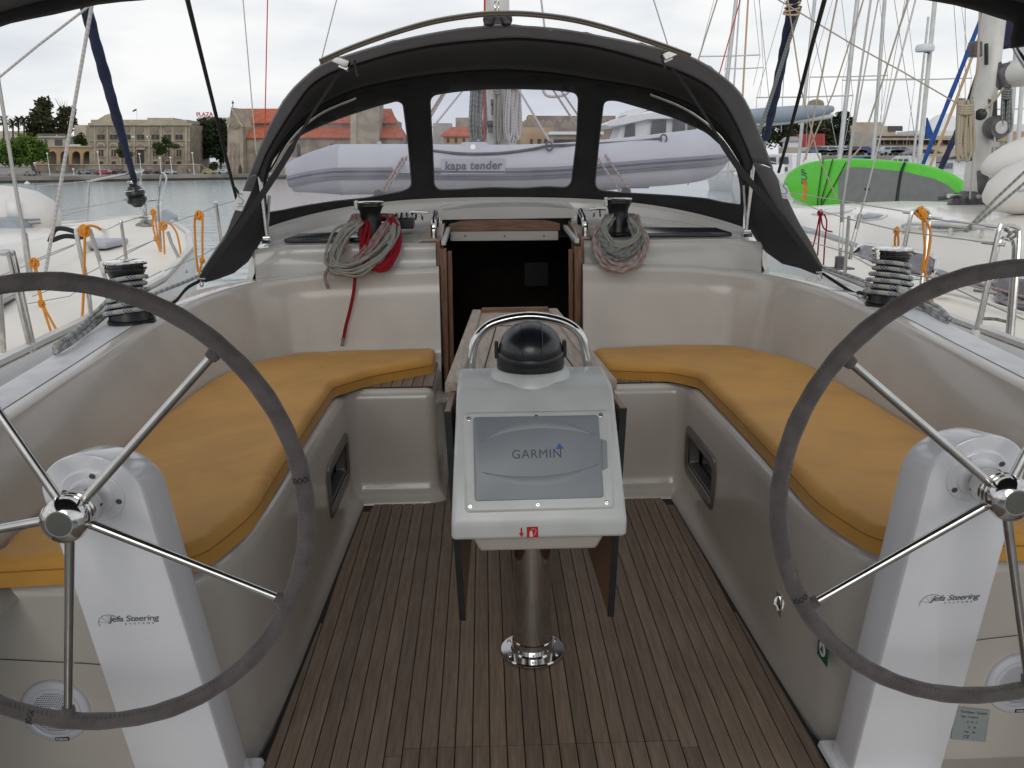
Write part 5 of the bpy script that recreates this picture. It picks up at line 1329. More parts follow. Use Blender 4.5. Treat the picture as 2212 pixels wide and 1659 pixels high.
rail('forestay_link', [q + V((.02, 0, -.1)), at(307, 452, 11.6), at(314, 474, 11.6)], .018, fb, 'steel', 1)
an = thing('bow_anchor', 'dark grey anchor lashed on the bow below the furling drum', 'anchor', at(340, 500, 11.3))
b = MB(); b.prism([at(x, y, 11.0) for x, y in ((300, 493), (352, 454), (379, 470), (381, 492), (352, 510))], (0, .09, .02)); obj('fluke', b, M['deckgrey'], an, bevel=.01)
rail('shank', [at(300, 490, 11.1), at(330, 478, 11.1), at(352, 470, 11.1)], .03, an, 'fitgrey', 1)
b = MB(); b.box(at(300, 480, 11.35), (.22, .25, .12)); obj('bow_roller', b, M['fitgrey'], lb, bevel=.02)
rw = [at(x, y, 10.2) for x, y in ((302, 500), (316, 494), (334, 500), (330, 512), (312, 514))]
multi_rope('rope_heap', [(catmull([p + V((random.uniform(-.06, .06), random.uniform(-.1, .1), .025 * k - .03)) for p in rw], 5, closed=True), True) for k in range(6)], .022, 'r_cream', 'small heap of pale rope lying on the bow deck')
# white tender on that yacht
tn = thing('inflatable_boat', 'white inflatable boat with grey seam lines lying on the foredeck', 'dinghy', at(60, 530, 8.1))
ce = at(92, 466, 8.0)
P = [ce + V((-3.0, .35, .05)), ce + V((-1.6, .2, .05)), ce + V((-.5, .06, .02)), ce + V((-.22, .02, .0)), ce + V((-.05, 0, -.01)), ce + V((.06, 0, -.015)), ce + V((.12, 0, -.02)), ce + V((.15, 0, -.022))]
b = MB(); b.tube(P, [.25, .26, .26, .255, .225, .17, .10, .03], 30); tb2 = obj('tube', b, M['pvcwhite'], tn, smooth=60)
for ph in (-.05, -.22):
    pts = [p + V((0, -math.cos(ph) * (rr + .004), math.sin(ph) * (rr + .004) + .0)) for p, rr in zip(P[:6], [.25, .26, .26, .255, .225, .17])]
    b = MB(); b.tube(catmull(pts, 4), .006, 6); obj('seam_line', b, M['rub'], tb2)
q = ce + V((-.12, -.26, .05)); b = MB(); b.loft([[q + V((-.06, .015, .10)), q + V((.05, .02, .10))], [q + V((-.055, -.002, .0)), q + V((.06, .0, .0))], [q + V((-.05, .02, -.09)), q + V((.06, .025, -.09))]]); obj('reinforcing_patch', b, M['signwhite'], tb2, smooth=80, solid=.004)
b = MB(); b.prism([at(x, y, 7.55) for x, y in ((-20, 470), (20, 474), (42, 496), (38, 508), (5, 522), (-20, 522))], (0, .25, 0)); obj('motor_cover', b, M['deckgrey'], tn, bevel=.02)
rope('lashing', [at(x, y, 7.7) for x, y in ((-10, 545), (15, 538), (30, 524), (38, 516), (55, 522), (80, 521), (100, 519))], .02, 'r_white', parent=tn)
b = MB(); b.box(at(60, 528, 8.0), (1.6, .5, .06)); obj('cradle', b, M['pvcdark'], tn, bevel=.02)
b = MB(); q = at(140, 504, 6.6); b.tube(catmull([q + V((-.12, 0, -.06)), q + V((-.06, 0, .03)), q + V((.05, 0, .02)), q + V((.12, 0, -.03)), q + V((0, 0, -.02)), q + V((-.1, 0, -.05))], 5), .018, 7, attr=True); obj('black_strop', b, M['webbing'], None, 'black webbing strop lying beside the white inflatable boat', 'strop')
b = MB(); q = atz(30, 655, .70); b.prism([atz(x, y, .86) for x, y in ((-30, 606), (20, 606), (40, 628), (36, 644), (-10, 668), (-40, 668))], (0, 0, .03)); obj('side_window', b, M['tintp'], lb, bevel=.01)
# orange fender cords
oc = 'orange fender cords'
cord([[at(183, 497, 4.93), at(183, 540, 4.93), at(181, 620, 4.93), at(178, 680, 4.9), at(174, 712, 4.85)], [at(176, 499, 4.93), at(190, 488, 4.93), at(208, 490, 4.95), at(218, 496, 4.97)]], .0075, 'r_orange', 'orange cord wound thickly round the gate rail beside the white inflatable boat', oc, [(at(182, 497, 4.94), .028), (at(184, 499, 4.94), .024)])
cord([[at(74, 568, 4.75), at(80, 610, 4.75), at(90, 654, 4.7), at(108, 710, 4.65), at(126, 760, 4.6)], [at(76, 570, 4.74), at(84, 612, 4.74), at(92, 655, 4.7), at(115, 700, 4.65), at(139, 742, 4.62)]], .0065, 'r_orange', 'orange cord forming an upside-down V from the lifeline to the deck edge', oc, [(at(74, 567, 4.74), .022), (at(90, 655, 4.69), .014), (at(139, 742, 4.62), .013)])
cord([[at(331, 458, 7.9), at(330, 485, 7.9), at(336, 512, 7.9), at(345, 540, 7.85), at(352, 562, 7.8)], [at(332, 458, 7.88), at(337, 485, 7.88), at(340, 505, 7.88), at(342, 516, 7.88)], [at(338, 514, 7.85), at(350, 550, 7.82), at(362, 580, 7.8), at(371, 598, 7.78)]], .008, 'r_orange', 'orange cord hanging in two strands beside the bow stanchion', oc, [(at(331, 458, 7.88), .022), (at(338, 515, 7.86), .02)])
cord([[at(352, 487, 7.7), at(354, 520, 7.7), at(356, 550, 7.7), at(359, 580, 7.7)], [at(352, 485, 7.68), at(366, 483, 7.68), at(380, 500, 7.68), at(387, 525, 7.68), at(391, 552, 7.68)], [at(359, 578, 7.7), at(366, 590, 7.68), at(372, 603, 7.66)]], .0085, 'r_orange', 'orange cord with a loose curved tail in front of the anchor', oc, [(at(352, 487, 7.69), .032), (at(361, 577, 7.69), .022)])
cord([[at(430, 463, 6.5), at(421, 470, 6.5), at(421, 510, 6.5), at(424, 555, 6.5), at(428, 588, 6.5)], [at(430, 464, 6.48), at(437, 470, 6.48), at(437, 520, 6.48), at(437, 560, 6.48), at(430, 592, 6.48)]], .0085, 'r_orange', 'orange cord hanging in a long loop from our lifeline over the water', oc, [(at(430, 464, 6.49), .028), (at(437, 562, 6.48), .014)])
# loose ropes rising to the rig
P = [at(98, 592, 5.5), at(105, 548, 5.5), at(148, 300, 5.5), at(196, 25, 5.5)]; line('white_rope', P + [ext(P[-2], P[-1], 2)], .0115, 'r_white', 'thick white braided rope rising steeply past the navy furled sail')
P = [at(-15, 178, 5.5), at(80, 100, 5.5), at(176, 26, 5.5)]; line('slack_rope', P + [ext(P[-2], P[-1], 1)], .0075, 'r_white', 'thin speckled rope slanting down from the navy sail to the frame edge'.replace(' to the frame edge', ' over the trees'))
P = [at(403, 590, 7.2), at(370, 525, 7.2), at(362, 500, 7.2)]; line('mooring_line', P, .014, 'wire', 'dark mooring line dropping from the bow to the water', 'rope')

# our own guard rails seen beyond the sprayhood
gr = thing('guard_rail', 'steel stanchion with twin guard wires on our yacht beside the water', 'guard rail', at(478, 520, 6.6))
rail('stanchion', [at(466, 439, 6.6), at(480, 535, 6.6)], .0125, gr, k=1)
b = MB(); q = at(466, 438, 6.6); b.lathe([(.016, -.012), (.018, 0), (.008, .014)], q, n=12); obj('stanchion_cap', b, M['chrome'], gr)
for P in ([(350, 487, 6.2), (430, 462, 6.5), (466, 445, 6.6), (540, 425, 7.0)], [(355, 585, 6.1), (440, 550, 6.4), (474, 530, 6.6), (560, 500, 7.0)], [(240, 640, 5.4), (350, 585, 6.1)]):
    b = MB(); b.tube([at(*p) for p in P], .0035, 5); obj('guard_wire', b, M['wire'], gr)
# shrouds and stays of our own rig
rigs = [([(525, 0), (551, 300)], 7.4, .0045, 'wire', 'thin grey shroud left of the red topping line'.replace('left of', 'beside')), ([(578, 0), (573, 238)], 7.5, .0045, 'redline', 'thin red line running up outside the sprayhood shoulder'), ([(727, 0), (695, 126)], 7.0, .0045, 'wire', 'thin grey stay rising behind the end of the arch on the quay side'),
        ([(1169, 0), (1176, 56)], 8.0, .0085, 'wire', 'dark grey stay next to the mast above the sprayhood'), ([(1412, 0), (1441, 92)], 7.0, .005, 'wire', 'thin grey stay meeting the arch on the marina side'), ([(1549, 0), (1505, 140)], 7.6, .006, 'r_tan', 'tan rope rising from the end of the arch on the marina side'), ([(1592, 25), (1548, 180)], 9.0, .006, 'redline', 'thin orange-red line in front of the twin grey masts')]
for P, Y, r_, m_, lb_ in rigs:
    a, c = at(*P[1], Y), at(*P[0], Y)
    if m_ == 'redline' and P[0][0] == 1592: c = ext(a, c, 1.0)
    line('rigging_line', [a + (a - c) * .6, a, c, ext(a, c, 4)], r_, m_, lb_, 'rigging', 'rigging of our yacht')

# ---- yacht on the marina side
rb, rdk, rcb = boat('moored_yacht', 'cream-decked yacht with green paddle board and stout mast beside our cockpit', 4.86,
    [(-3, 1.9), (3, 2.1), (6, 2.12), (8, 2.05), (11, 1.7), (13.2, 1.1), (14.8, .5), (15.8, .02)],
    [(-3, .52), (4, .60), (8, .72), (12, .84), (15.8, .95)],
    [(-1, 1.30, .44), (5, 1.34, .44), (8.5, 1.28, .42), (10.5, 1.05, .33), (12, .8, .2), (13, .6, .09), (13.6, .4, 0)], 15.8, -3, 1.3)
def rcab(px, py, off=.006):
    d = ray(px, py)
    for k in range(300, 1900):
        p = CAM + d * (k / 100.0); zd = interp(p.y, [(-3, .52), (4, .60), (8, .72), (12, .84), (15.8, .95)])
        hw = interp(p.y, [(5, 1.34), (8.5, 1.28), (10.5, 1.05), (12, .8), (13, .6), (13.6, .4)]); hh = interp(p.y, [(5, .44), (8.5, .42), (10.5, .33), (12, .2), (13, .09), (13.6, 0)])
        t = abs((p.x - 4.86) / hw)
        surf = zd + .02 + interp(t, [(0, 1.08), (.3, 1.06), (.7, 1.0), (.93, .93), (1.0, .78), (1.06, .35), (1.1, 0)]) * hh if t < 1.1 else zd + .03
        if p.z <= surf + off: return p
    return p
def decal(name, outline, m, parent, off=.006, h=.02, step=10, bevel=0):
    lp = [(p[0], p[1]) for p in densify(list(outline) + [outline[0]], step)[:-1]]
    b = MB(); b.cdt([lp], [], step, lambda x, y: rcab(x, y, off)); return obj(name, b, M[m], parent, smooth=60, solid=.012)
decal('grey_stripe', [(1715, 484), (1790, 503), (1858, 528), (1850, 536), (1780, 513), (1715, 494)], 'deckgrey', rcb)
decal('grey_stripe', [(2015, 578), (2070, 596), (2125, 616), (2123, 626), (2060, 607), (2015, 590)], 'deckgrey', rcb)
decal('window_frame', [(1832, 546), (1850, 530), (1866, 524), (1950, 533), (2012, 545), (2031, 557), (2026, 582), (2014, 605), (1950, 598), (1880, 572)], 'hullwhite', rcb, .008)
decal('window', [(1842, 547), (1856, 534), (1868, 530), (1950, 541), (2008, 553), (2021, 561), (2016, 580), (2005, 595), (1950, 588), (1885, 564)], 'tintp', rcb, .024)
decal('window', [(2142, 610), (2160, 596), (2230, 606), (2230, 672), (2190, 664), (2150, 648)], 'tintp', rcb, .02)
decal('deck_hatch_frame', [(1844, 468), (1875, 458), (1918, 464), (1905, 472), (1862, 479)], 'hullwhite', rcb, .010)
decal('deck_hatch', [(1854, 468), (1877, 461), (1908, 465), (1898, 470), (1866, 475)], 'deckgrey', rcb, .022)
decal('deck_hatch_frame', [(1985, 494), (2000, 480), (2060, 476), (2120, 486), (2110, 494), (2030, 500)], 'hullwhite', rcb, .014)
decal('deck_hatch', [(2000, 490), (2010, 480), (2060, 478), (2108, 487), (2098, 492), (2030, 495)], 'deckgrey', rcb, .026)
decal('deck_hatch_frame', [(1752, 463), (1790, 450), (1850, 449), (1830, 458), (1770, 466)], 'hullwhite', rcb, .010)
P = [rcab(1951, 503) , rcab(1951, 503) + V((0, 0, .07)), rcab(2000, 502) + V((0, 0, .07)), rcab(2060, 507) + V((0, 0, .075)), rcab(2150, 517) + V((0, 0, .075))]
rail('handrail', P, .016, rcb, 'mastwhite')
for px in (2052, 2120): q = rcab(px, 512); rail('handrail_post', [q, q + V((0, 0, .07))], .016, rcb, 'mastwhite', 1)
# shrouds with turnbuckles
for P, nm in (([(1881, 0), (1850, 220), (1824, 415), (1820, 440)], 'a'), ([(1975, 10), (1925, 205), (1868, 430), (1858, 462)], 'b')):
    P3 = [at(x, y, 6.9) for x, y in P]
    rail('shroud', [ext(P3[1], P3[0], 4)] + P3, .009 if nm == 'a' else .007, rb, 'wire', 1)
P3 = [at(x, y, 6.95) for x, y in ((1897, 0), (1852, 240), (1823, 430))]; rail('shroud', [ext(P3[1], P3[0], 4)] + P3, .006, rb, 'wire', 1)
for P in ([(1820, 440), (1819, 480), (1816, 535), (1814, 562)], [(1858, 462), (1850, 495), (1841, 530), (1836, 560)]):
    P3 = [at(x, y, 6.9) for x, y in P]
    b = MB(); b.tube(P3[:2], .018, 8); b.tube(P3[2:], .015, 8)
    for s in (-1, 1): b.tube([P3[1] + V((s * .013, 0, 0)), P3[2] + V((s * .013, 0, 0))], .005, 6)
    obj('turnbuckle', b, M['steel'], rb)
b = MB(); q = at(1815, 566, 6.9); b.box(q, (.07, .06, .09)); b.box(q + V((0, 0, -.05)), (.2, .12, .015)); obj('chainplate', b, M['fitgrey'], rb, bevel=.006)
rail('stanchion', [at(1834, 466, 6.0), at(1825, 590, 6.0)], .0125, rb, k=1)
rail('gate_rail', [at(1936, 618, 5.45), at(1954, 530, 5.45), at(1968, 464, 5.45), at(1976, 455, 5.46), at(1990, 452, 5.5), at(2004, 458, 5.55), at(2007, 474, 5.55), at(1999, 545, 5.5), at(1990, 620, 5.45)], .0135, rb)
rail('gate_rail', [at(2106, 725, 4.7), at(2126, 640, 4.7), at(2157, 500, 4.7), at(2166, 490, 4.71), at(2185, 488, 4.75), at(2198, 494, 4.8), at(2202, 510, 4.8), at(2196, 600, 4.75), at(2184, 745, 4.7)], .0135, rb)
rail('gate_rail', [at(2117, 700, 4.78), at(2140, 600, 4.78), at(2160, 522, 4.78), at(2176, 517, 4.8), at(2190, 530, 4.82), at(2186, 600, 4.8), at(2176, 725, 4.75)], .011, rb)
for px, py in ((2105, 728), (2180, 740)):
    b = MB(); q = at(px, py, 4.7); b.lathe([(.028, -.05), (.026, .03), (.02, .04)], q, n=14); obj('rail_socket', b, M['mastwhite'], rb)
for P in ([(1640, 404, 8.5), (1691, 414, 8.0), (1830, 436, 7.0), (1968, 459, 5.5)], [(2008, 470, 5.55), (2050, 478, 5.3), (2160, 491, 4.75)], [(1700, 425, 8), (1772, 455, 6.8), (1834, 473, 6.0), (1950, 500, 5.5), (2090, 518, 5.0), (2150, 527, 4.75)], [(1735, 518, 7), (1828, 545, 6.0), (1850, 552, 5.9)], [(1950, 590, 5.5), (2060, 608, 5.1), (2130, 625, 4.75)], [(1994, 590, 5.5), (2120, 650, 5.0), (2212, 690, 4.7)]):
    b = MB(); b.tube([at(*p) for p in P], .0045, 5); obj('lifeline', b, M['wire'], rb)
for px, py, Y in ((1972, 460, 5.48), (2014, 471, 5.52), (2154, 490, 4.75), (2146, 526, 4.75), (2128, 630, 4.72)):
    b = MB(); q = at(px, py, Y); b.tube([q + V((-.05, .03, .006)), q + V((.05, -.03, -.006))], .010, 7); obj('wire_terminal', b, M['steel'], rb)
P = [at(2170, 496, 4.75), at(2182, 503, 4.74), at(2176, 512, 4.74), at(2190, 500, 4.74), at(2196, 508, 4.74), at(2182, 516, 4.74)]
rope('black_lashing', P, .008, 'r_grey', 'dark cord lashing tied to the steel gate near the steering wheel')
P = [rcab(2010, 635), rcab(2035, 640), rcab(2080, 650), rcab(2212, 688)]; b = MB(); b.tube([p + V((0, 0, .03)) for p in P], .012, 7); b.box(P[1] + V((0, 0, .04)), (.10, .08, .05)); obj('genoa_track', b, M['mastwhite'], rdk)
P = [rcab(2028, 606) + V((0, 0, .05)), rcab(2090, 620) + V((0, 0, .05)), rcab(2230, 665) + V((0, 0, .05))]; line('genoa_sheet', P, .011, 'r_redw', 'reddish flecked rope lying along the deck below the dark windows')
P = [rcab(2120, 695) + V((0, 0, .02)), rcab(2150, 700) + V((0, 0, .03)), rcab(2185, 705) + V((0, 0, .02))]; line('deck_line', P, .010, 'r_grey', 'short dark rope on the deck between the gate legs')
# mast of that yacht and what hangs on it
mb_, mt_ = at(2103, 428, 8.8), None
rm = thing('stout_mast', 'stout white mast with grey fittings on the marina-side yacht', 'mast', (mb_.x, 8.8, mb_.z))
mx_, mz_ = mb_.x, mb_.z
b = MB(); b.tube([(mx_, 8.8, mz_ - .05), (mx_, 8.8, mz_ + 13)], .095, 24, flat=1.5, up=(0, 1, 0)); obj('mast_tube', b, M['mastwhite'], rm, smooth=60)
b = MB(); b.lathe([(.24, -.04), (.22, .0), (.15, .05), (.13, .09)], (mx_, 8.8, mz_ - .02), n=28); ft = obj('mast_foot', b, M['fitgrey'], rm)
for k in range(9):
    a = math.radians(180 + k * 22); b = MB(); c = V((mx_ + .2 * math.cos(a), 8.8 + .22 * math.sin(a), mz_ + .02)); b.tube([c, c + V((math.cos(a) * .16, math.sin(a) * .16, -.02 + .03 * (k % 2)))], .022, 8); obj('mast_foot_block', b, M['steel' if k % 2 else 'fitgrey'], ft)
def fit(px0, py0, px1, py1, Y, dep, m, nm, bev=.015):
    A4 = [at(x, y, Y) for x, y in ((px0, py1), (px1, py1), (px1, py0), (px0, py0))]; b = MB(); b.prism(A4, (0, dep, 0)); return obj(nm, b, M[m], rm, bevel=bev)
fit(2102, 88, 2124, 122, 8.62, .10, 'fitgrey', 'halyard_exit'); fit(2130, 93, 2136, 140, 8.645, .04, 'black', 'mast_slot', .008); fit(2147, 132, 2166, 190, 8.66, .12, 'fitgrey', 'gooseneck'); fit(2135, 212, 2156, 270, 8.66, .09, 'fitgrey', 'winch_pad')
fit(2118, 368, 2138, 432, 8.62, .12, 'fitgrey', 'clutch_bank'); fit(2099, 312, 2104, 348, 8.65, .04, 'black', 'mast_slot', .006)
q = at(2148, 276, 8.6); b = MB(); b.lathe([(.11, -.02), (.115, .04), (.09, .07), (.085, .10), (.10, .115)], q, (0, -1, 0), 26); wm = obj('mast_winch', b, M['fitgrey'], rm)
b = MB(); b.lathe([(.06, .115), (.062, .125), (.02, .13), (.0001, .12)], q, (0, -1, 0), 22); obj('winch_cap', b, M['alu'], wm)
q = at(2118, 248, 8.62); b = MB(); b.lathe([(.05, 0), (.055, .05), (.03, .06)], q, (-.5, -1, 0), 18); obj('small_winch', b, M['black'], rm)
# boom end with sail cover
bo = thing('boom', 'white boom with grey end fitting joined to the stout mast', 'boom', at(2180, 185, 8.7))
b = MB(); A4 = [at(x, y, 8.62) for x, y in ((2158, 152), (2176, 136), (2186, 132), (2186, 192), (2166, 192))]; b.prism(A4, (0, .16, 0)); obj('boom_fitting', b, M['fitgrey'], bo, bevel=.02)
c0 = at(2182, 160, 8.7); b = MB(); b.tube([c0, c0 + V((.9, -1.6, -.02)), c0 + V((1.8, -3.2, .0))], .125, 18); obj('boom_tube', b, M['mastwhite'], bo)
b = MB(); A4 = [at(x, y, 8.75) for x, y in ((2161, 40), (2215, 40), (2215, 98), (2190, 102), (2160, 108))]; b.prism(A4, (0, .12, 0)); obj('sail_cover', b, M['navy'], bo, bevel=.03)
bundle('rope_bundle', 2085, 212, 352, 30, 8.45, .0135, 'r_tan', 'tan rope coil hanging long on the stout mast', 16, 31, 'ropes on the stout mast')
bundle('rope_bundle', 2174, 190, 285, 18, 8.55, .010, 'r_grey', 'thin grey lines looped under the boom fitting', 8, 32, 'ropes on the stout mast')
for P, r_, m_, lb_ in (([(2117, 20), (2112, 150), (2095, 225)], .012, 'r_tan', 'tan halyard running down to the coil on the stout mast'), ([(2095, 430), (2102, 340), (2106, 240)], .009, 'r_white', 'pale line down the front of the stout mast'), ([(2128, 236), (2150, 215), (2168, 190)], .012, 'r_tan', 'short tan line from the small winch to the boom'), ([(2140, 430), (2147, 340), (2150, 262)], .010, 'r_white', 'pale flecked line below the large mast winch')):
    line('mast_line', [at(x, y, 8.5) for x, y in P], r_, m_, lb_, 'rope', 'ropes on the stout mast')
# paddle board lashed along the rail
pa, pb = at(1688, 395, 15.0), at(2098, 445, 12.4)
bd = (pb - pa); bd.z = 0; bn = V((bd.y, -bd.x, 0)).normalized()
if bn.y > 0: bn = -bn
board = thing('paddle_board', 'lime green paddle board with grey deck pad lashed along the rail', 'paddle board', (pa + pb) / 2 + V((0, 0, -.3)))
def onb(px, py, h=0): return onplane(px, py, pa, bn) + bn * h
def c8(x, y): return (1653.6 + x / 3.961, 325.3 + y / 3.961)
out8 = [c8(*p) for p in ((138, 275), (160, 215), (205, 168), (300, 115), (400, 90), (520, 75), (750, 67), (1000, 79), (1250, 103), (1450, 148), (1600, 208), (1700, 285), (1725, 360), (1715, 440), (1640, 485), (1400, 500), (1000, 505), (640, 502), (420, 492), (330, 470), (250, 432), (185, 385), (150, 330))]
lp = closed2(out8, 4); cxm = sum(p[0] for p in lp) / len(lp); cym = sum(p[1] for p in lp) / len(lp)
def shr(e): return [(cxm + (x - cxm) * (1 - e), cym + (y - cym) * (1 - e * 1.5)) for x, y in lp]
b = MB(); b.loft([[onb(x, y, -.13) for x, y in shr(.06)], [onb(x, y, -.10) for x, y in shr(.015)], [onb(x, y, -.065) for x, y in shr(0)], [onb(x, y, -.03) for x, y in shr(.015)], [onb(x, y, 0) for x, y in shr(.06)]], closed=True, capa=True, capb=True); obj('board_hull', b, M['green'], board, smooth=50)
pad = [c8(*p) for p in ((622, 300), (632, 230), (660, 180), (715, 143), (800, 140), (900, 148), (1200, 182), (1450, 242), (1560, 295), (1618, 345), (1618, 455), (1560, 478), (1000, 488), (760, 487), (672, 478), (636, 420))]
b = MB(); b.prism([onb(x, y, .002) for x, y in [(p[0], p[1]) for p in densify(pad, 8)]], bn * .008); dp = obj('deck_pad', b, M['eva'], board, smooth=0)
b = MB(); b.prism([onb(*c8(*p), .012) for p in ((850, 322), (895, 322), (897, 338), (850, 338))], bn * .006); obj('carry_handle', b, M['black'], board, smooth=0)
b = MB(); b.prism([onb(*c8(*p), .004) for p in ((1618, 362), (1690, 362), (1690, 432), (1618, 432))], bn * .008); obj('tail_pad', b, M['black'], board, smooth=0)
xa = (onb(1740, 365) - onb(1740, 420)).normalized(); ya = bn.cross(xa)
obj('logo_word', text_mb('Aqua', .16, frame(onb(*c8(330, 340), .004), xa, ya), bold=.004), M['orange'], board, smooth=0)
obj('logo_word', text_mb('SUP', .15, frame(onb(*c8(333, 235), .004), xa, ya), shear=.3, bold=.003), M['dkgrey'], board, smooth=0)
for P in ([(500, 72), (478, 220), (460, 350), (447, 495)], [(582, 70), (530, 260), (485, 420), (478, 495)], [(695, 100), (600, 280), (480, 475)], [(1195, 98), (1160, 180), (1135, 320), (1112, 490)], [(1205, 98), (1172, 190), (1148, 330), (1130, 490)]):
    b = MB(); b.tube(catmull([onb(*c8(*p), .018) for p in P], 4), .009, 6); obj('lashing_cord', b, M['black'], board)
# white tender on that yacht's coachroof
t2 = thing('white_tender', 'rounded white tender lying on the coachroof behind checked ropes', 'dinghy', at(2190, 470, 7.4))
q = at(2215, 398, 7.4)
P = [q + V((-.30, .10, -.12)), q + V((-.24, .07, -.10)), q + V((-.12, .03, -.06)), q + V((.1, 0, 0)), q + V((.5, -.05, .03)), q + V((1.6, -.2, .03))]
b = MB(); b.tube(P, [.03, .13, .20, .25, .27, .27], 28); tb3 = obj('tube', b, M['pvcwhite'], t2, smooth=60)
P = [p + V((.10, .25, .24)) for p in P]; b = MB(); b.tube(P, [.03, .10, .15, .19, .2, .2], 24); obj('second_tube', b, M['pvcwhite'], t2, smooth=60)
b = MB(); b.tube(catmull([q + V((-.16, -.165, -.05)), q + V((.1, -.255, .0)), q + V((.5, -.32, .02)), q + V((1.4, -.45, .02))], 4), .012, 6); obj('seam_line', b, M['pvcdark'], tb3)
b = MB(); b.box(q + V((.5, .2, -.30)), (1.2, .6, .08)); obj('cradle', b, M['pvcdark'], t2)
for P, lb_ in (([(2212, 372), (2150, 430), (2105, 478), (2082, 500)], 'black and white checked rope slanting in front of the white tender'), ([(2212, 396), (2170, 432), (2120, 474), (2088, 500)], 'second black and white checked rope with a knot before the white tender')):
    P3 = [at(x, y, 6.6) for x, y in P]; line('checked_rope', [ext(P3[1], P3[0], .6)] + P3, .011, 'r_grey', lb_, 'rope', 'checked ropes')
# cords on that yacht's rails
cord([[at(1772, 459, 6.9), at(1764, 500, 6.9), at(1757, 530, 6.9), at(1751, 545, 6.9)], [at(1772, 459, 6.88), at(1770, 500, 6.88), at(1766, 552, 6.88)], [at(1773, 459, 6.88), at(1776, 485, 6.88), at(1784, 497, 6.88), at(1798, 501, 6.88)], [at(1780, 462, 6.88), at(1786, 480, 6.88), at(1782, 520, 6.88), at(1779, 572, 6.88)]], .006, 'r_solidred', 'thin red cord knotted on the wire with four loose ends', 'cords on the marina-side rail', [(at(1772, 459, 6.88), .02), (at(1753, 538, 6.88), .01)])
cord([[at(1992, 458, 5.44), at(1996, 500, 5.42), at(1998, 540, 5.40), at(1992, 590, 5.38)], [at(1996, 470, 5.42), at(2010, 500, 5.42), at(2006, 545, 5.4), at(1996, 585, 5.38)], [at(1996, 580, 5.38), at(2008, 620, 5.36), at(2016, 662, 5.3)]], .0085, 'r_orange', 'orange cord wound round the steel gate beside the dark cabin window', 'cords on the marina-side rail', [(at(1989, 457, 5.46), .03), (at(1993, 462, 5.45), .026)])
cord([[at(1936, 498, 5.9), at(1933, 520, 5.9), at(1934, 545, 5.9), at(1933, 585, 5.88)], [at(1938, 498, 5.88), at(1941, 520, 5.88), at(1939, 545, 5.88)]], .0075, 'r_orange', 'short orange cord hanging above the cabin window', 'cords on the marina-side rail', [(at(1937, 497, 5.89), .018), (at(1932, 592, 5.88), .016)])
# navy furled sail and tan lines in front of the marina
P = [at(1655, 300, 14.5), at(1690, 130, 13.4), at(1712, 10, 12.6)]
nf = thing('furled_sail', 'navy furled headsail tied with cord near the black bimini strap', 'furled sail', at(1652, 330, 14.7))
b = MB(); pth = [P[0].lerp(P[1], i / 14) for i in range(14)] + [P[1].lerp(P[2], i / 10) for i in range(10)] + [ext(P[1], P[2], .4 * i) for i in range(1, 8)]
b.tube(pth, [.05 + .02 * min(1, i / 8) + .006 * math.sin(i * 1.7) for i in range(len(pth))], 12); obj('sail_roll', b, M['navy'], nf, smooth=60)
for k in range(5):
    q = at(1708 + k * 2, 30 - k * 9, 12.6); b = MB(); b.tube([q + V((math.cos(a) * .10, math.sin(a) * .10, .03 * math.sin(a + k))) for a in [i * PI / 6 for i in range(12)]], .012, 6, closed=True); obj('tie', b, M['tanpole'], nf)
P3 = [at(1640, 285, 13.5), at(1664, 215, 13.4), at(1672, 190, 13.3)]
line('flecked_rope', [P3[0] + (P3[0] - P3[1]) * 1.2] + P3 + [ext(P3[1], P3[2], 1.2)], .03, 'r_grey', 'black and white rope twisted beside the navy furled sail')
q0 = P[0]
rail('forestay', [at(1652, 330, 14.7), P[0]], .02, nf, 'steel', 1)
for P, r_, m_, lb_ in (([(1727, 27), (1840, 95), (1950, 155), (2074, 227)], .012, 'r_tan', 'long tan rope running diagonally down to the rope coil on the mast'), ([(1808, 0), (1770, 190), (1740, 345)], .018, 'r_tan', 'tan stay crossing in front of the trees'), ([(1957, 13), (1905, 180), (1858, 320), (1835, 345)], .018, 'r_tan', 'thick tan stay sloping towards the green board'), ([(1865, 0), (1800, 200), (1735, 350)], .014, 'r_tan', 'tan stay sloping to the red container'), ([(1713, 75), (1730, 190), (1765, 330), (1808, 430)], .014, 'r_tan', 'tan line leaning the other way across the green board')):
    P3 = [at(x, y, 9.5 if P[0][0] != 1727 else 8.7) for x, y in P]
    line('stay_line', [ext(P3[1], P3[0], 2)] + P3, r_ * .55, m_, lb_, 'rigging', 'stays of the marina-side yacht')
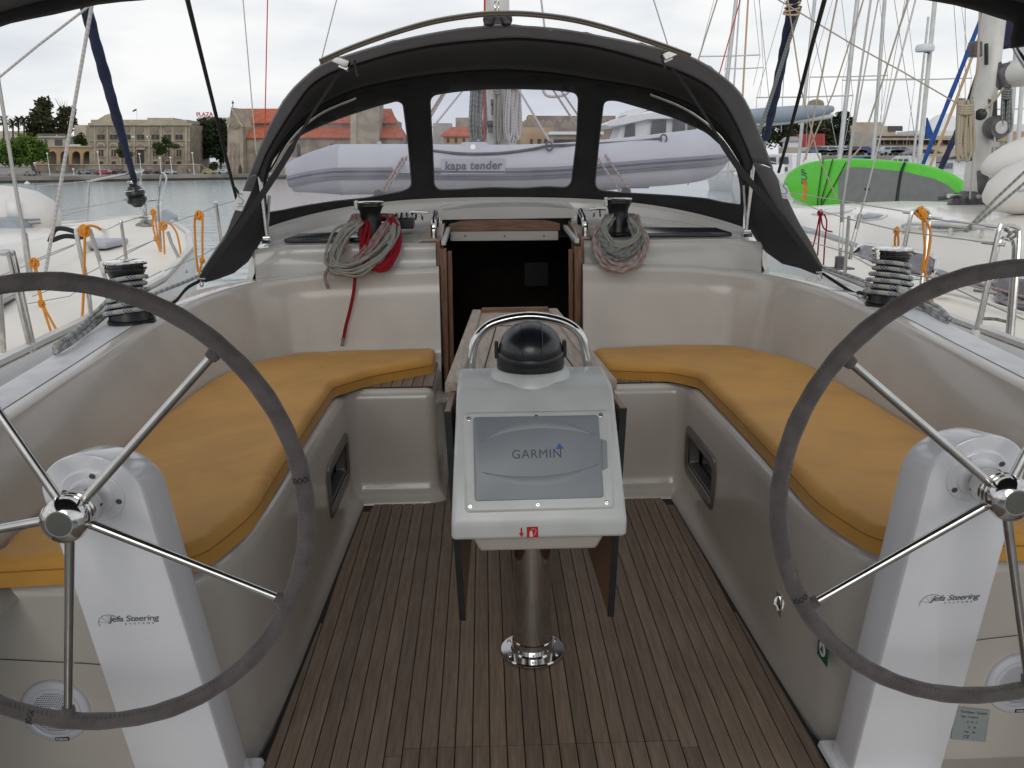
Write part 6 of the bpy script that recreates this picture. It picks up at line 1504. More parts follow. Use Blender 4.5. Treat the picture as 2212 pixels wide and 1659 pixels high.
# ------------------------------------------------------------------ harbour water, quays, town
def water_mat():
    m = bpy.data.materials.new('harbour_water'); m.use_nodes = True
    t = m.node_tree; p = t.nodes['Principled BSDF']; nn = t.nodes.new
    p.inputs['Base Color'].default_value = (.27, .33, .34, 1); p.inputs['Roughness'].default_value = .16; p.inputs['IOR'].default_value = 1.33
    tcn = nn('ShaderNodeTexCoord')
    prev = None
    for sc_, st_, di in ((.5, .35, .22), (1.6, .4, .10), (5.0, .35, .03)):
        mpn = nn('ShaderNodeMapping'); mpn.inputs['Scale'].default_value = (sc_ * .4, sc_, sc_); mpn.inputs['Rotation'].default_value = (0, 0, .35)
        nz = nn('ShaderNodeTexNoise'); nz.inputs['Scale'].default_value = 1.0; nz.inputs['Detail'].default_value = 3; nz.inputs['Roughness'].default_value = .55
        bn = nn('ShaderNodeBump'); bn.inputs['Strength'].default_value = st_; bn.inputs['Distance'].default_value = di
        t.links.new(tcn.outputs['Object'], mpn.inputs[0]); t.links.new(mpn.outputs[0], nz.inputs['Vector']); t.links.new(nz.outputs[0], bn.inputs['Height'])
        if prev is not None: t.links.new(prev, bn.inputs['Normal'])
        prev = bn.outputs[0]
    t.links.new(prev, p.inputs['Normal'])
    return m
b = MB(); b.add([(-2500, -400, -.75), (2500, -400, -.75), (2500, 4000, -.75), (-2500, 4000, -.75)], [(0, 1, 2, 3)])
obj('sea', b, water_mat(), None, kind='structure', smooth=0)
M['stone'] = mat('pale_stone', (.33, .28, .215), .85, var=.16, vscale=.35, bump=.4, bscale=1.5)
M['stoned'] = mat('weathered_stone', (.27, .225, .175), .9, var=.25, vscale=.3, bump=.5, bscale=1.2)
M['ochre'] = mat('ochre_plaster', (.42, .29, .17), .9, var=.1, vscale=.2)
M['cornice'] = mat('cornice_stone', (.40, .35, .26), .85, var=.1, vscale=.5)
M['shutter'] = mat('dark_shutter', (.05, .035, .03), .7, var=.2, vscale=2)
M['pane'] = mat('far_window_glass', (.06, .065, .07), .25)
M['tile'] = mat('red_roof_tile', (.42, .11, .055), .85, var=.14, vscale=.6, bump=.6, bscale=3)
M['quayst'] = mat('quay_stone', (.24, .22, .19), .9, var=.25, vscale=.15, bump=.4, bscale=.8)
M['quaywet'] = mat('quay_wet_foot', (.035, .032, .027), .6, var=.3, vscale=.4)
M['road'] = mat('quay_paving', (.25, .24, .22), .9, var=.12, vscale=.08)
M['bark'] = mat('tree_bark', (.10, .075, .055), .9, var=.2, vscale=2)
M['white'] = mat('white_paint_far', (.72, .72, .72), .5, var=.04)
M['greywall'] = mat('grey_concrete', (.38, .36, .33), .9, var=.1, vscale=.2)
M['beige'] = mat('beige_wall', (.45, .39, .31), .9, var=.1, vscale=.2)
M['redbox'] = mat('red_container', (.42, .06, .06), .6, var=.1, vscale=.5)
def leafmat(name, c1, c2, sc_):
    return mat(name, c1, .75, col2=c2, vscale=sc_, spec=.2, transl=.25, mid=(.35, .65))
M['lf_dark'] = leafmat('leaves_dark_green', (.014, .026, .011), (.045, .065, .022), .22)
M['lf_mid'] = leafmat('leaves_mid_green', (.025, .045, .012), (.085, .12, .03), .3)
M['lf_bright'] = leafmat('leaves_bright_green', (.05, .10, .015), (.15, .24, .04), .3)
M['lf_olive'] = leafmat('leaves_olive', (.035, .042, .018), (.10, .10, .05), .3)

# quay and ground behind it
edge = [(-420, 165), (-232, 230), (-144, 270.5), (-120, 279), (-80, 296.5), (-30, 320), (40, 352)]
b = MB()
b.loft([[V((x, y, -1.2)) for x, y in edge], [V((x, y, .0)) for x, y in edge]]); qw = obj('quay_foot', b, M['quaywet'], None, kind='structure', smooth=0)
b = MB()
nrm = V((-.42, .9, 0)).normalized()
b.loft([[V((x, y, -.15)) + nrm * .15 for x, y in edge], [V((x, y, 1.0)) + nrm * .25 for x, y in edge], [V((x, y, 1.08)) + nrm * 1.2 for x, y in edge]]); obj('quay_wall', b, M['quayst'], None, kind='structure', smooth=0)
b = MB(); b.loft([[V((x, y, 1.08)) + nrm * 1.2 for x, y in edge], [V((x, y, 1.85)) + nrm * 18 for x, y in edge], [V((x, y, 2.3)) + nrm * 45 for x, y in edge], [V((x, y, 7.0)) + nrm * 180 for x, y in edge], [V((x, y, 8.0)) + nrm * 900 for x, y in edge]]); obj('ground', b, M['road'], None, kind='structure', smooth=0)
def gz(x, y):
    # height of the quay ground at a point
    best = 1e9
    for (ax, ay), (cx_, cy_) in zip(edge, edge[1:]):
        t = max(0, min(1, ((x - ax) * (cx_ - ax) + (y - ay) * (cy_ - ay)) / ((cx_ - ax) ** 2 + (cy_ - ay) ** 2)))
        best = min(best, math.hypot(x - ax - t * (cx_ - ax), y - ay - t * (cy_ - ay)))
    return interp(best, [(1.2, 1.08), (18, 1.85), (45, 2.3), (180, 7.0)])
# unseen concrete quay added astern to bounce light onto the pedestals
b = MB(); b.box((0, -24, -.35), (120, 40, 1.6)); obj('bounce_quay', b, mat('pale_concrete', (.45, .44, .41), .9, var=.1, vscale=.4), None, kind='structure', smooth=0)
# marina shore
sh = [(18, 262), (60, 185), (110, 158), (220, 140), (420, 120)]
b = MB(); b.loft([[V((x, y, -1.2)) for x, y in sh], [V((x, y, .9)) for x, y in sh], [V((x + 40, y + 240, 2.0)) for x, y in sh]]); obj('marina_shore', b, M['quayst'], None, kind='structure', smooth=0)

def blk(name, x0, x1, yt, yb, Y, dep, m, parent, bevel=0, x0t=None, x1t=None):
    A4 = [at(x0, yb, Y), at(x1, yb, Y), at(x1 if x1t is None else x1t, yt, Y), at(x0 if x0t is None else x0t, yt, Y)]
    b = MB(); b.prism(A4, (0, dep, 0)); return obj(name, b, M[m], parent, smooth=0)
def house(name, label, cat, px, py, Y, group=None): return thing(name, label, cat, at(px, py, Y), group)

YP = 306.0
pz = house('palazzo', 'pale stone palazzo with two rows of shuttered windows above the quay', 'building', 300, 374, YP)
blk('wall', 193, 410, 268, 374, YP, 22, 'stone', pz)
blk('roof_parapet', 196, 404, 258.5, 266, YP + .3, 21, 'cornice', pz); blk('roof_house', 318, 374, 254.5, 259.5, YP + 4, 10, 'cornice', pz)
blk('cornice', 190, 413, 265.5, 271, YP - .9, 1.2, 'cornice', pz); blk('string_course', 192, 411, 303, 305.2, YP - .35, .4, 'cornice', pz); blk('plinth', 192, 412, 355, 375, YP - .8, 1.0, 'stoned', pz)
b = MB(); b.prism([at(x, y, YP + 6) for x, y in ((208, 260), (228, 248), (235, 246), (242, 246), (242, 260))], (0, 8, 0)); obj('rear_gable', b, M['cornice'], pz, smooth=0)
cols = [217.8, 245, 273.3, 303, 335, 361, 386.5]
for i, x in enumerate(cols):
    blk('pilaster', x - 14.5, x - 11.5, 272, 355, YP - .3, .4, 'cornice', pz)
    b = MB(); c = at(x, 279.5, YP - .12); b.lathe([(1.05, 0), (1.05, .12), (.8, .14)], c, (0, -1, 0), 16); obj('round_panel', b, M['stoned'], pz)
    f = blk('window', x - 7.6, x + 7.6, 290.5, 302, YP - .25, .3, 'shutter', pz); blk('window_glass', x - 2.4, x + 2.4, 292, 301, YP - .3, .06, 'pane', f); blk('sill', x - 8.5, x + 8.5, 302, 303.3, YP - .6, .5, 'cornice', f)
    if i == 3:
        f = blk('door', x - 7.2, x + 7.6, 323.5, 352, YP - .25, .3, 'shutter', pz); blk('door_surround', x - 10, x + 10, 318.5, 323.2, YP - .6, .5, 'cornice', f)
        b = MB(); b.prism([at(x - 15, 316.5, YP - 1), at(x + 15, 316.5, YP - 1), at(x, 307, YP - 1)], (0, .9, 0)); obj('pediment', b, M['cornice'], pz, smooth=0)
        b = MB(); b.prism([at(x - 10, 315.3, YP - 1.05), at(x + 10, 315.3, YP - 1.05), at(x, 309.6, YP - 1.05)], (0, .1, 0)); obj('pediment_field', b, M['stoned'], pz, smooth=0)
        continue
    f = blk('window', x - 4.7, x + 4.7, 323.5, 338.5, YP - .25, .3, 'shutter', pz); blk('sill', x - 6.5, x + 6.5, 338.5, 340, YP - .6, .5, 'cornice', f); blk('window_glass', x - .5, x + .5, 324, 338, YP - .3, .06, 'cornice', f)
    b = MB(); arc_ = [at(x + 10 * math.cos(a), 316.5 - 8.5 * math.sin(a), YP - .7) for a in [PI * k / 10 for k in range(11)]]; b.prism(arc_, (0, .6, 0)); ped = obj('arched_hood', b, M['cornice'], pz, smooth=0)
    b = MB(); arc_ = [at(x + 6.8 * math.cos(a), 316 - 5.4 * math.sin(a), YP - .76) for a in [PI * k / 10 for k in range(11)]]; b.prism(arc_, (0, .1, 0)); obj('hood_field', b, M['stoned'], ped, smooth=0)
    f = blk('cellar_window', x - 4.2, x + 4.2, 348.5, 354.6, YP - .25, .3, 'shutter', pz)
blk('corner_pilaster', 400, 404, 272, 355, YP - .3, .4, 'cornice', pz)
for k, (x, w_) in enumerate(((288, 8), (321, 8))): blk('white_notice', x - 4, x + 4, 293.5, 297.5, YP - .3, .1, 'white', pz)
# terrace wall in front
tw_ = house('terrace_wall', 'long low stone terrace wall below the palazzo', 'wall', 300, 376, YP - 4); blk('wall_face', 78, 432, 356, 378, YP - 5, 2, 'stoned', tw_); blk('coping', 76, 434, 354.6, 356.6, YP - 5.3, 2.4, 'cornice', tw_)
b = MB(); b.prism([at(x, y, YP - 3) for x, y in ((410, 378), (470, 378), (455, 368), (430, 357), (412, 352))], (0, 3, 0)); obj('sloping_end', b, M['stoned'], tw_, smooth=0)
# arcade
ar = house('arcade', 'ochre arcade with four arches beside the palazzo', 'building', 140, 372, YP + 1)
ax_ = [114.5, 140.5, 165.5, 190]
loop_ = [(79, 372), (79, 317), (199, 317), (199, 372)]
hl = []
for x in ax_:
    hl.append([(x - 9, 357), (x - 9, 338)] + [(x - 9 * math.cos(a), 336 - 9.5 * math.sin(a)) for a in [PI * k / 10 for k in range(1, 10)]] + [(x + 9, 338), (x + 9, 357)])
b = MB(); b.cdt([loop_], hl, 8, lambda x, y: at(x, y, YP + .5)); obj('arcade_wall', b, M['ochre'], ar, smooth=0, solid=.9)
blk('arcade_back', 79, 199, 318, 372, YP + 6, 1, 'stoned', ar); blk('arcade_cornice', 77, 200, 315, 318, YP - .4, 8, 'cornice', ar); blk('arcade_floor', 79, 199, 356.5, 372, YP + .2, 6, 'stoned', ar)
up = house('upper_house', 'low house with flat pale roof above the arcade', 'building', 112, 316, YP + 10); blk('house_wall', 84, 143, 297, 318, YP + 10, 10, 'beige', up); blk('flat_roof', 80, 141, 293, 297.5, YP + 9, 12, 'greywall', up)
for x0, x1 in ((96, 100), (118, 134)): blk('window', x0, x1, 301, 314, YP + 9.8, .3, 'pane', up)
blk('parapet', 145, 173, 312, 316, YP + 9, 1, 'white', up)
blk('roof_railing', 80, 142, 289.5, 290.3, YP + 9.2, .12, 'wire', up)
bk = house('pink_house', 'plain beige house half hidden between the trees and the palazzo', 'building', 172, 316, YP + 30); blk('house_wall', 160, 186, 270, 318, YP + 30, 12, 'beige', bk)
lw = house('beige_block', 'beige building behind the palms', 'building', 20, 320, YP + 60); blk('house_wall', -60, 62, 283, 325, YP + 60, 15, 'beige', lw)
fl = house('flagpole', 'thin flagpole with a small dark flag on the palazzo roof', 'flag', 296, 258, YP + 6)
b = MB(); b.tube([at(296, 259, YP + 6), at(295, 234, YP + 6)], .08, 6); obj('pole', b, M['white'], fl)
b = MB(); b.loft([[at(x, y, YP + 6) for x, y in ((295, 234.5), (291, 236), (287, 238.5))], [at(x, y, YP + 6.3) for x, y in ((295, 239), (291, 240), (286, 242.5))]]); obj('flag_cloth', b, M['rubdark'], fl, smooth=0, solid=.05)
ht = house('hotel', 'distant hotel block behind the trees carrying red roof letters', 'building', 440, 300, 380); blk('hotel_wall', 428, 500, 254, 330, 380, 20, 'beige', ht)
obj('roof_letters', text_mb('PLAZA', 2.3, frame(at(442, 247.5, 379), (1, 0, 0), (0, 0, 1)), bold=.06, depth=.1), M['signred'], ht, smooth=0)
for x in (428, 434, 442, 450, 457): blk('letter_post', x - .3, x + .3, 250, 255, 379, .2, 'fitgrey', ht)

# church with red roofs and a square tower
YC = 300.0
ch = house('church', 'stone church with tiled red roofs and a broad square tower', 'church', 600, 372, YC)
b = MB(); gp = [at(x, y, YC) for x, y in ((491.5, 376), (526, 376), (524, 273), (500, 232), (491.5, 280))]; b.prism(gp, (3, 16, 0)); fc = obj('gable_front', b, M['stone'], ch, smooth=0)
b = MB(); b.prism([at(x, y, YC - .4) for x, y in ((491, 280), (499.5, 231), (525, 273), (522, 275), (500, 238), (493, 281))], (0, .6, 0)); obj('gable_coping', b, M['cornice'], fc, smooth=0)
b = MB(); c = at(506, 264, YC - .1); b.lathe([(2.2, 0), (2.2, .2), (1.8, .25)], c, (0, -1, 0), 20); rw_ = obj('rose_window', b, M['stoned'], fc)
b = MB(); b.lathe([(1.75, .2), (1.75, .24)], c, (0, -1, 0), 20); obj('rose_glass', b, M['pane'], rw_)
for x in (497, 506, 515):
    b = MB(); b.prism([at(px_, py_, YC - .2) for px_, py_ in ((x - 2, 372), (x + 2, 372), (x + 2, 318), (x, 308), (x - 2, 318))], (0, .25, 0)); obj('blind_arch', b, M['stoned'], fc, smooth=0)
b = MB(); b.prism([at(px_, py_, YC - .4) for px_, py_ in ((515, 376), (522, 376), (522, 364), (518.5, 355), (515, 364))], (0, .3, 0)); obj('church_door', b, M['shutter'], fc, smooth=0)
b = MB(); b.tube([at(503, 232, YC + 1), at(503, 217, YC + 1)], .14, 6); b.lathe([(.01, -.5), (.5, 0), (.01, .5)], at(503, 222, YC + 1), n=8); obj('finial', b, M['fitgrey'], fc)
YN = YC + 3
blk('nave_wall', 520, 862, 262, 376, YN + 6, 10, 'stoned', ch); blk('aisle_wall', 524, 872, 294, 378, YN, 8, 'stoned', ch)
def roof(x0, x1, yr, ye, Ye, Yr, parent, m='tile', x0r=None, x1r=None):
    b = MB(); A4 = [at(x0, ye, Ye), at(x1, ye, Ye), at(x1 if x1r is None else x1r, yr, Yr), at(x0 if x0r is None else x0r, yr, Yr)]
    b.prism(A4, (0, 0, -.35)); return obj('roof', b, M[m], parent, smooth=0)
roof(522, 858, 234.5, 264.5, YN + 5, YN + 14, ch, x0r=508, x1r=846); roof(524, 876, 274, 296.5, YN - 1, YN + 5.5, ch, x1r=866)
b = MB(); b.prism([at(846, 240, YN + 14), at(880, 296, YN + 14), at(880, 376, YN + 14), at(846, 376, YN + 14)], (0, .6, 0)); obj('apse_wall', b, M['stoned'], ch, smooth=0)
tw2 = blk('tower', 757, 819, 186, 372, YN - 4, 13, 'stone', ch); blk('tower_quoin', 757, 770, 186, 372, YN - 4.4, .6, 'cornice', tw2)
for x in (645, 716, 590): 
    b = MB(); b.prism([at(px_, py_, YN - .15) for px_, py_ in ((x - 4, 338), (x + 4, 338), (x + 4, 316), (x, 309), (x - 4, 316))], (0, .3, 0)); obj('lancet_window', b, M['shutter'], ch, smooth=0)
# low white wall with arches in front of the church
ww = house('harbour_wall', 'pale harbour wall with dark arches in front of the church', 'wall', 650, 376, YC - 10); blk('wall_face', 560, 960, 340, 378, YC - 10, 3, 'beige', ww)
for x in (604, 654, 700, 745):
    b = MB(); b.prism([at(x + 11 * math.cos(a), 366 - 14 * math.sin(a), YC - 10.2) for a in [PI * k / 8 for k in range(9)]] + [at(x - 11, 378, YC - 10.2), at(x + 11, 378, YC - 10.2)], (0, .3, 0)); obj('arch', b, M['stoned'], ww, smooth=0)
# town in the middle window
rh = house('red_roof_house', 'yellowish house with a red hipped roof behind the tender', 'house', 985, 330, 300); blk('house_wall', 958, 1030, 291, 345, 300, 12, 'ochre', rh)
roof(950, 1036, 274, 293, 299, 306, rh, x0r=975, x1r=1010); 
for x in (968, 985, 1002): blk('window', x - 2.5, x + 2.5, 298, 308, 299.8, .3, 'shutter', rh)
tb4 = house('stone_tower_block', 'pale stone block rising behind the red hipped roof', 'building', 1000, 300, 340); blk('block_wall', 984, 1022, 254, 320, 340, 14, 'stone', tb4)
cw = house('city_wall', 'long brown city wall with a gatehouse behind the tender', 'wall', 1190, 330, 290); blk('wall_face', 1118, 1330, 262, 345, 290, 10, 'stoned', cw); blk('wall_top', 1140, 1330, 250, 264, 300, 10, 'stoned', cw); blk('turret', 1141, 1156, 248, 300, 298, 8, 'ochre', cw); blk('gatehouse', 1125, 1195, 275, 345, 284, 6, 'ochre', cw)
for x, w_ in ((1165, 4), (1180, 4.5), (1148, 3)): blk('gate', x - w_, x + w_, 300, 318, 283.8, .4, 'shutter', cw)
for x in range(1122, 1330, 12): blk('merlon', x, x + 6, 258.5, 263, 290, 4, 'stoned', cw)
kf = house('kiosk', 'low pale building with a dark open front below the city wall', 'building', 1225, 340, 270); blk('kiosk_wall', 1190, 1300, 290, 345, 270, 8, 'beige', kf); blk('dark_front', 1196, 1256, 301, 316, 269.7, .4, 'shutter', kf); blk('kiosk_roof', 1186, 1304, 284, 290.5, 268, 11, 'white', kf)
for px0, px1, yt, lb_ in ((935, 975, 266, 'far grey block behind the flecked line'), (1036, 1120, 258, 'far pale block hidden behind the mast')):
    h_ = house('far_block', lb_, 'building', (px0 + px1) / 2, 310, 380); blk('block_wall', px0, px1, yt, 330, 380, 12, 'greywall', h_)

# ---- trees
def tree(name, label, px, pyb, Y, blobs, n, leaf, m, trunk=.4, group='trees beyond the harbour', seed=0, limbs=True):
    rnd = random.Random(seed + px * 7 + n); base = at(px, pyb, Y); base.z = min(base.z, gz(base.x, base.y) if px < 900 else base.z)
    r = thing(name, label, 'tree', base, group)
    C = []
    for bx_, by_, rx, ry in blobs:
        c = at(bx_, by_, Y); k = Y / FPX; C.append((c, V((rx * k, min(rx, ry) * k * 1.0, ry * k))))
    b = MB(); tw_area = sum(q[1].x * q[1].z for q in C)
    for c, rr in C:
        for i in range(max(20, int(n * rr.x * rr.z / tw_area))):
            d = V((rnd.gauss(0, 1), rnd.gauss(0, 1), rnd.gauss(0, 1))).normalized() * (rnd.random() ** .38)
            d *= 1 + .22 * noise.noise(V((d.x * 2.2 + px, d.y * 2.2, d.z * 2.2 + seed)))
            p = c + V((d.x * rr.x, d.y * rr.y, d.z * rr.z))
            if noise.noise(p * (1.1 / max(.6, rr.x * .5))) < -.18: continue
            a = V((rnd.gauss(0, 1), rnd.gauss(0, 1), rnd.gauss(0, .7))).normalized(); e = a.orthogonal().normalized(); s_ = leaf * rnd.uniform(.6, 1.3)
            b.add([p - a * s_, p + e * s_ * .55, p + a * s_, p - e * s_ * .55], [(0, 1, 2, 3)])
    obj('crown', b, M[m], r, smooth=0, kind='stuff')
    b = MB(); top = C[0][0]
    b.tube([base - V((0, 0, .3)), base.lerp(top, .35) + V((trunk * .4, 0, 0)), base.lerp(top, .8)], [trunk, trunk * .75, trunk * .35], 8)
    if limbs:
        for c, rr in C: b.tube([base.lerp(top, .45), base.lerp(top, .45).lerp(c, .5) + V((0, 0, .3)), c], [trunk * .5, trunk * .32, trunk * .12], 6)
    obj('trunk', b, M['bark'], r)
    return r
tree('plane_tree', 'bright green spreading tree standing at the quay edge', 76, 376, 283, [(55, 325, 34, 26), (20, 330, 32, 26), (80, 322, 24, 22), (50, 303, 30, 16), (-15, 330, 26, 26), (88, 335, 17, 16), (40, 345, 30, 14)], 5200, .55, 'lf_bright', .7, seed=1)
tree('eucalyptus', 'tall dark tree with a rounded crown above the arcade', 95, 318, 350, [(95, 225, 17, 15), (90, 245, 22, 16), (78, 265, 22, 18), (100, 270, 20, 22), (70, 282, 14, 14), (106, 290, 18, 12)], 3600, .7, 'lf_olive', .7, seed=2)
tree('eucalyptus', 'tall thin-crowned tree with bare top branches beside the rounded one', 140, 318, 350, [(137, 245, 13, 14), (155, 240, 9, 13), (130, 265, 12, 15), (148, 268, 15, 14), (138, 285, 20, 10), (158, 262, 8, 10)], 2600, .6, 'lf_olive', .55, seed=3)
b = MB(); T = at(138, 250, 350)
for a in range(11): 
    e = V((math.sin(a * 2.4) * 2.2, 0, 3.0 + 2.5 * abs(math.cos(a * 1.3)))); b.tube([T + V((0, 0, -2)), T + e * .55 + V((.2, 0, 0)), T + e * 1.25], [.14, .07, .02], 5)
obj('dead_branches', b, M['bark'], None, 'bare dead branches sticking out above the thin-crowned tree', 'branches', smooth=0)
tree('dense_tree', 'large dense dark tree next to the palazzo', 440, 374, 322, [(430, 290, 22, 22), (415, 305, 12, 30), (445, 268, 20, 14), (450, 300, 22, 26), (432, 330, 20, 18), (460, 325, 18, 16)], 4200, .62, 'lf_dark', .6, seed=4)
tree('dense_tree', 'second dense dark tree touching the church front', 476, 374, 324, [(476, 285, 16, 20), (470, 265, 18, 11), (484, 300, 12, 28), (465, 305, 16, 24), (480, 335, 14, 16)], 3200, .62, 'lf_dark', .5, seed=5)
tree('small_tree', 'small pale green tree in front of the palazzo windows', 356, 376, 296, [(350, 322, 16, 10), (340, 315, 12, 9), (362, 310, 12, 9), (356, 302, 7, 8), (378, 316, 11, 5), (345, 330, 9, 5)], 1500, .36, 'lf_mid', .16, seed=6)
tree('small_tree', 'thin small tree beside the palazzo door', 265, 376, 296, [(264, 320, 8, 14), (284, 333, 7, 5), (262, 335, 7, 6), (256, 328, 5, 6)], 700, .34, 'lf_mid', .13, seed=7)
tree('shrub', 'round green shrub against the beige house', 170, 318, YP + 12, [(175, 300, 10, 12), (168, 304, 9, 10), (181, 308, 7, 8)], 800, .5, 'lf_mid', .2, seed=8)
tree('shrub', 'low pale shrub beside the blue van', 462, 374, 310, [(462, 358, 9, 8), (456, 363, 6, 5)], 400, .4, 'lf_mid', .1, seed=9)
for i, (px, py, lb_) in enumerate(((8, 262, 'palm tree with a shaggy brown skirt at the edge of the grove'), (28, 268, 'shorter palm tree between two taller palms'), (40, 262, 'slim palm tree next to the tall dark tree'), (52, 262, 'palm half hidden by the tall dark tree'))):
    c = at(px, py, 345); r = thing('palm_tree', lb_, 'palm', at(px, 320, 345), 'palms beyond the harbour')
    b = MB()
    for k in range(26):
        a = k * 2.4; el = .9 - 1.5 * (k / 26.0); d = V((math.cos(a) * math.cos(el), math.sin(a) * math.cos(el), math.sin(el))); sd_ = d.cross(V((0, 0, 1))).normalized() * .6; L_ = 3.6
        b.loft([[c, c + d * L_ * .5 + V((0, 0, .15)) + sd_, c + d * L_ + V((0, 0, -.5))], [c, c + d * L_ * .5 + V((0, 0, .15)) - sd_, c + d * L_ + V((0, 0, -.55))]])
    obj('fronds', b, M['lf_olive'], r, smooth=0)
    b = MB(); b.tube([at(px, 320, 345) - V((0, 0, .5)), at(px, 290, 345), c], [.35, .3, .35], 8); obj('trunk', b, M['bark'], r)

# ---- cars, people, lamps on the quay
def car(px, py, Y, L_, col, label, rot=0.0, kind='hatch', group='cars parked along the quay'):
    base = at(px, py, Y); base.z = gz(base.x, base.y) if px < 900 else base.z
    r = thing('parked_car', label, 'car', base, group)
    R_ = Matrix.Rotation(rot, 3, 'Z'); W_, H_ = 1.7, 1.45 if kind != 'van' else 2.0
    def T(x, y, z): return base + R_ @ V((x * L_ / 4.2, y, z))
    low = [(-2.1, .35), (-2.08, .75), (-1.95, .9), (-1.2, .95), (1.25, .92), (1.95, .8), (2.1, .6), (2.1, .35)]
    b = MB(); b.loft([[T(x, -W_ / 2, z) for x, z in low], [T(x, W_ / 2, z) for x, z in low]], closed=True, capa=True, capb=True); obj('car_body', b, M.setdefault(col, M['white']), r, bevel=.05)
    cabp = [(-1.85, .9), (-1.5, H_ - .06), (-1.2, H_), (.35, H_), (.6, H_ - .05), (1.3, .92)] if kind != 'van' else [(-2.0, .9), (-1.95, H_), (1.0, H_), (1.5, .95)]
    b = MB(); b.loft([[T(x, -W_ / 2 + .08 + .1 * (z - .9), z) for x, z in cabp], [T(x, W_ / 2 - .08 - .1 * (z - .9), z) for x, z in cabp]], closed=True, capa=True, capb=True); cbn = obj('cabin', b, M[col], r, bevel=.04)
    for s in (-1, 1):
        for x0, x1 in ((-1.5, -.55), (-.45, .45)):
            b = MB(); y_ = s * (W_ / 2 - .085); b.prism([T(x0, y_, .95), T(x1 + (.35 if x1 > 0 else 0), y_, .95), T(x1, y_ - s * .05, H_ - .12), T(x0 + .1, y_ - s * .05, H_ - .12)], R_ @ V((0, s * .02, 0))); obj('side_window', b, M['pane'], cbn, smooth=0)
    for x in (-1.3, 1.3):
        for s in (-1, 1):
            b = MB(); b.lathe([(.3, -.1), (.31, 0), (.3, .1)], T(x, s * (W_ / 2 - .06), .31), R_ @ V((0, 1, 0)), 14); obj('wheel', b, M['black'], r)
    return r
for k, (nm, c) in enumerate((('c_grey', (.22, .24, .26)), ('c_blue', (.10, .14, .2)), ('c_red', (.35, .02, .03)), ('c_dark', (.03, .035, .04)), ('c_silver', (.36, .40, .44)), ('c_gold', (.36, .28, .08)), ('c_vanblue', (.03, .06, .22)), ('c_white', (.6, .6, .6)))): M[nm] = mat('car_' + nm[2:], c, .3, coat=.6, metal=.2)
Yq = 288
for px, Y, L_, col, lb_, rot, kd in ((63, 279, 3.8, 'c_grey', 'grey hatchback parked below the spreading tree', 2.6, 'hatch'), (181, 290, 4.4, 'c_grey', 'grey saloon parked in front of the arcade', 0, 'hatch'), (198, 291, 4.2, 'c_blue', 'slate blue car beside the red one', 0, 'hatch'), (222, 288, 4.6, 'c_red', 'red car parked before the palazzo', 0, 'hatch'), (232, 293, 4.2, 'c_silver', 'silver hatchback behind the red car', 0, 'hatch'),
    (258, 293, 4.2, 'c_dark', 'dark car behind the navy furled sail', 0, 'hatch'), (327, 294, 4.8, 'c_dark', 'black estate car below the palazzo door', 0, 'hatch'), (306, 296, 4.2, 'c_white', 'pale car parked behind the black estate', 0, 'hatch'), (369, 293, 4.2, 'c_silver', 'light blue-grey hatchback between two lamp posts', 0, 'hatch'), (351, 294, 3.6, 'c_dark', 'small dark car behind a lamp post', 0, 'hatch'), (452, 296, 4.4, 'c_gold', 'gold hatchback parked by the dark trees', 0, 'hatch'), (483, 298, 4.4, 'c_silver', 'grey car parked beside the church front', 0, 'hatch'), (446, 314, 5.0, 'c_vanblue', 'blue van standing under the dark trees', 0, 'van')):
    car(px, 372, Y, L_, col, lb_, rot, kd)
M['skin'] = mat('skin', (.45, .28, .2), .6); 
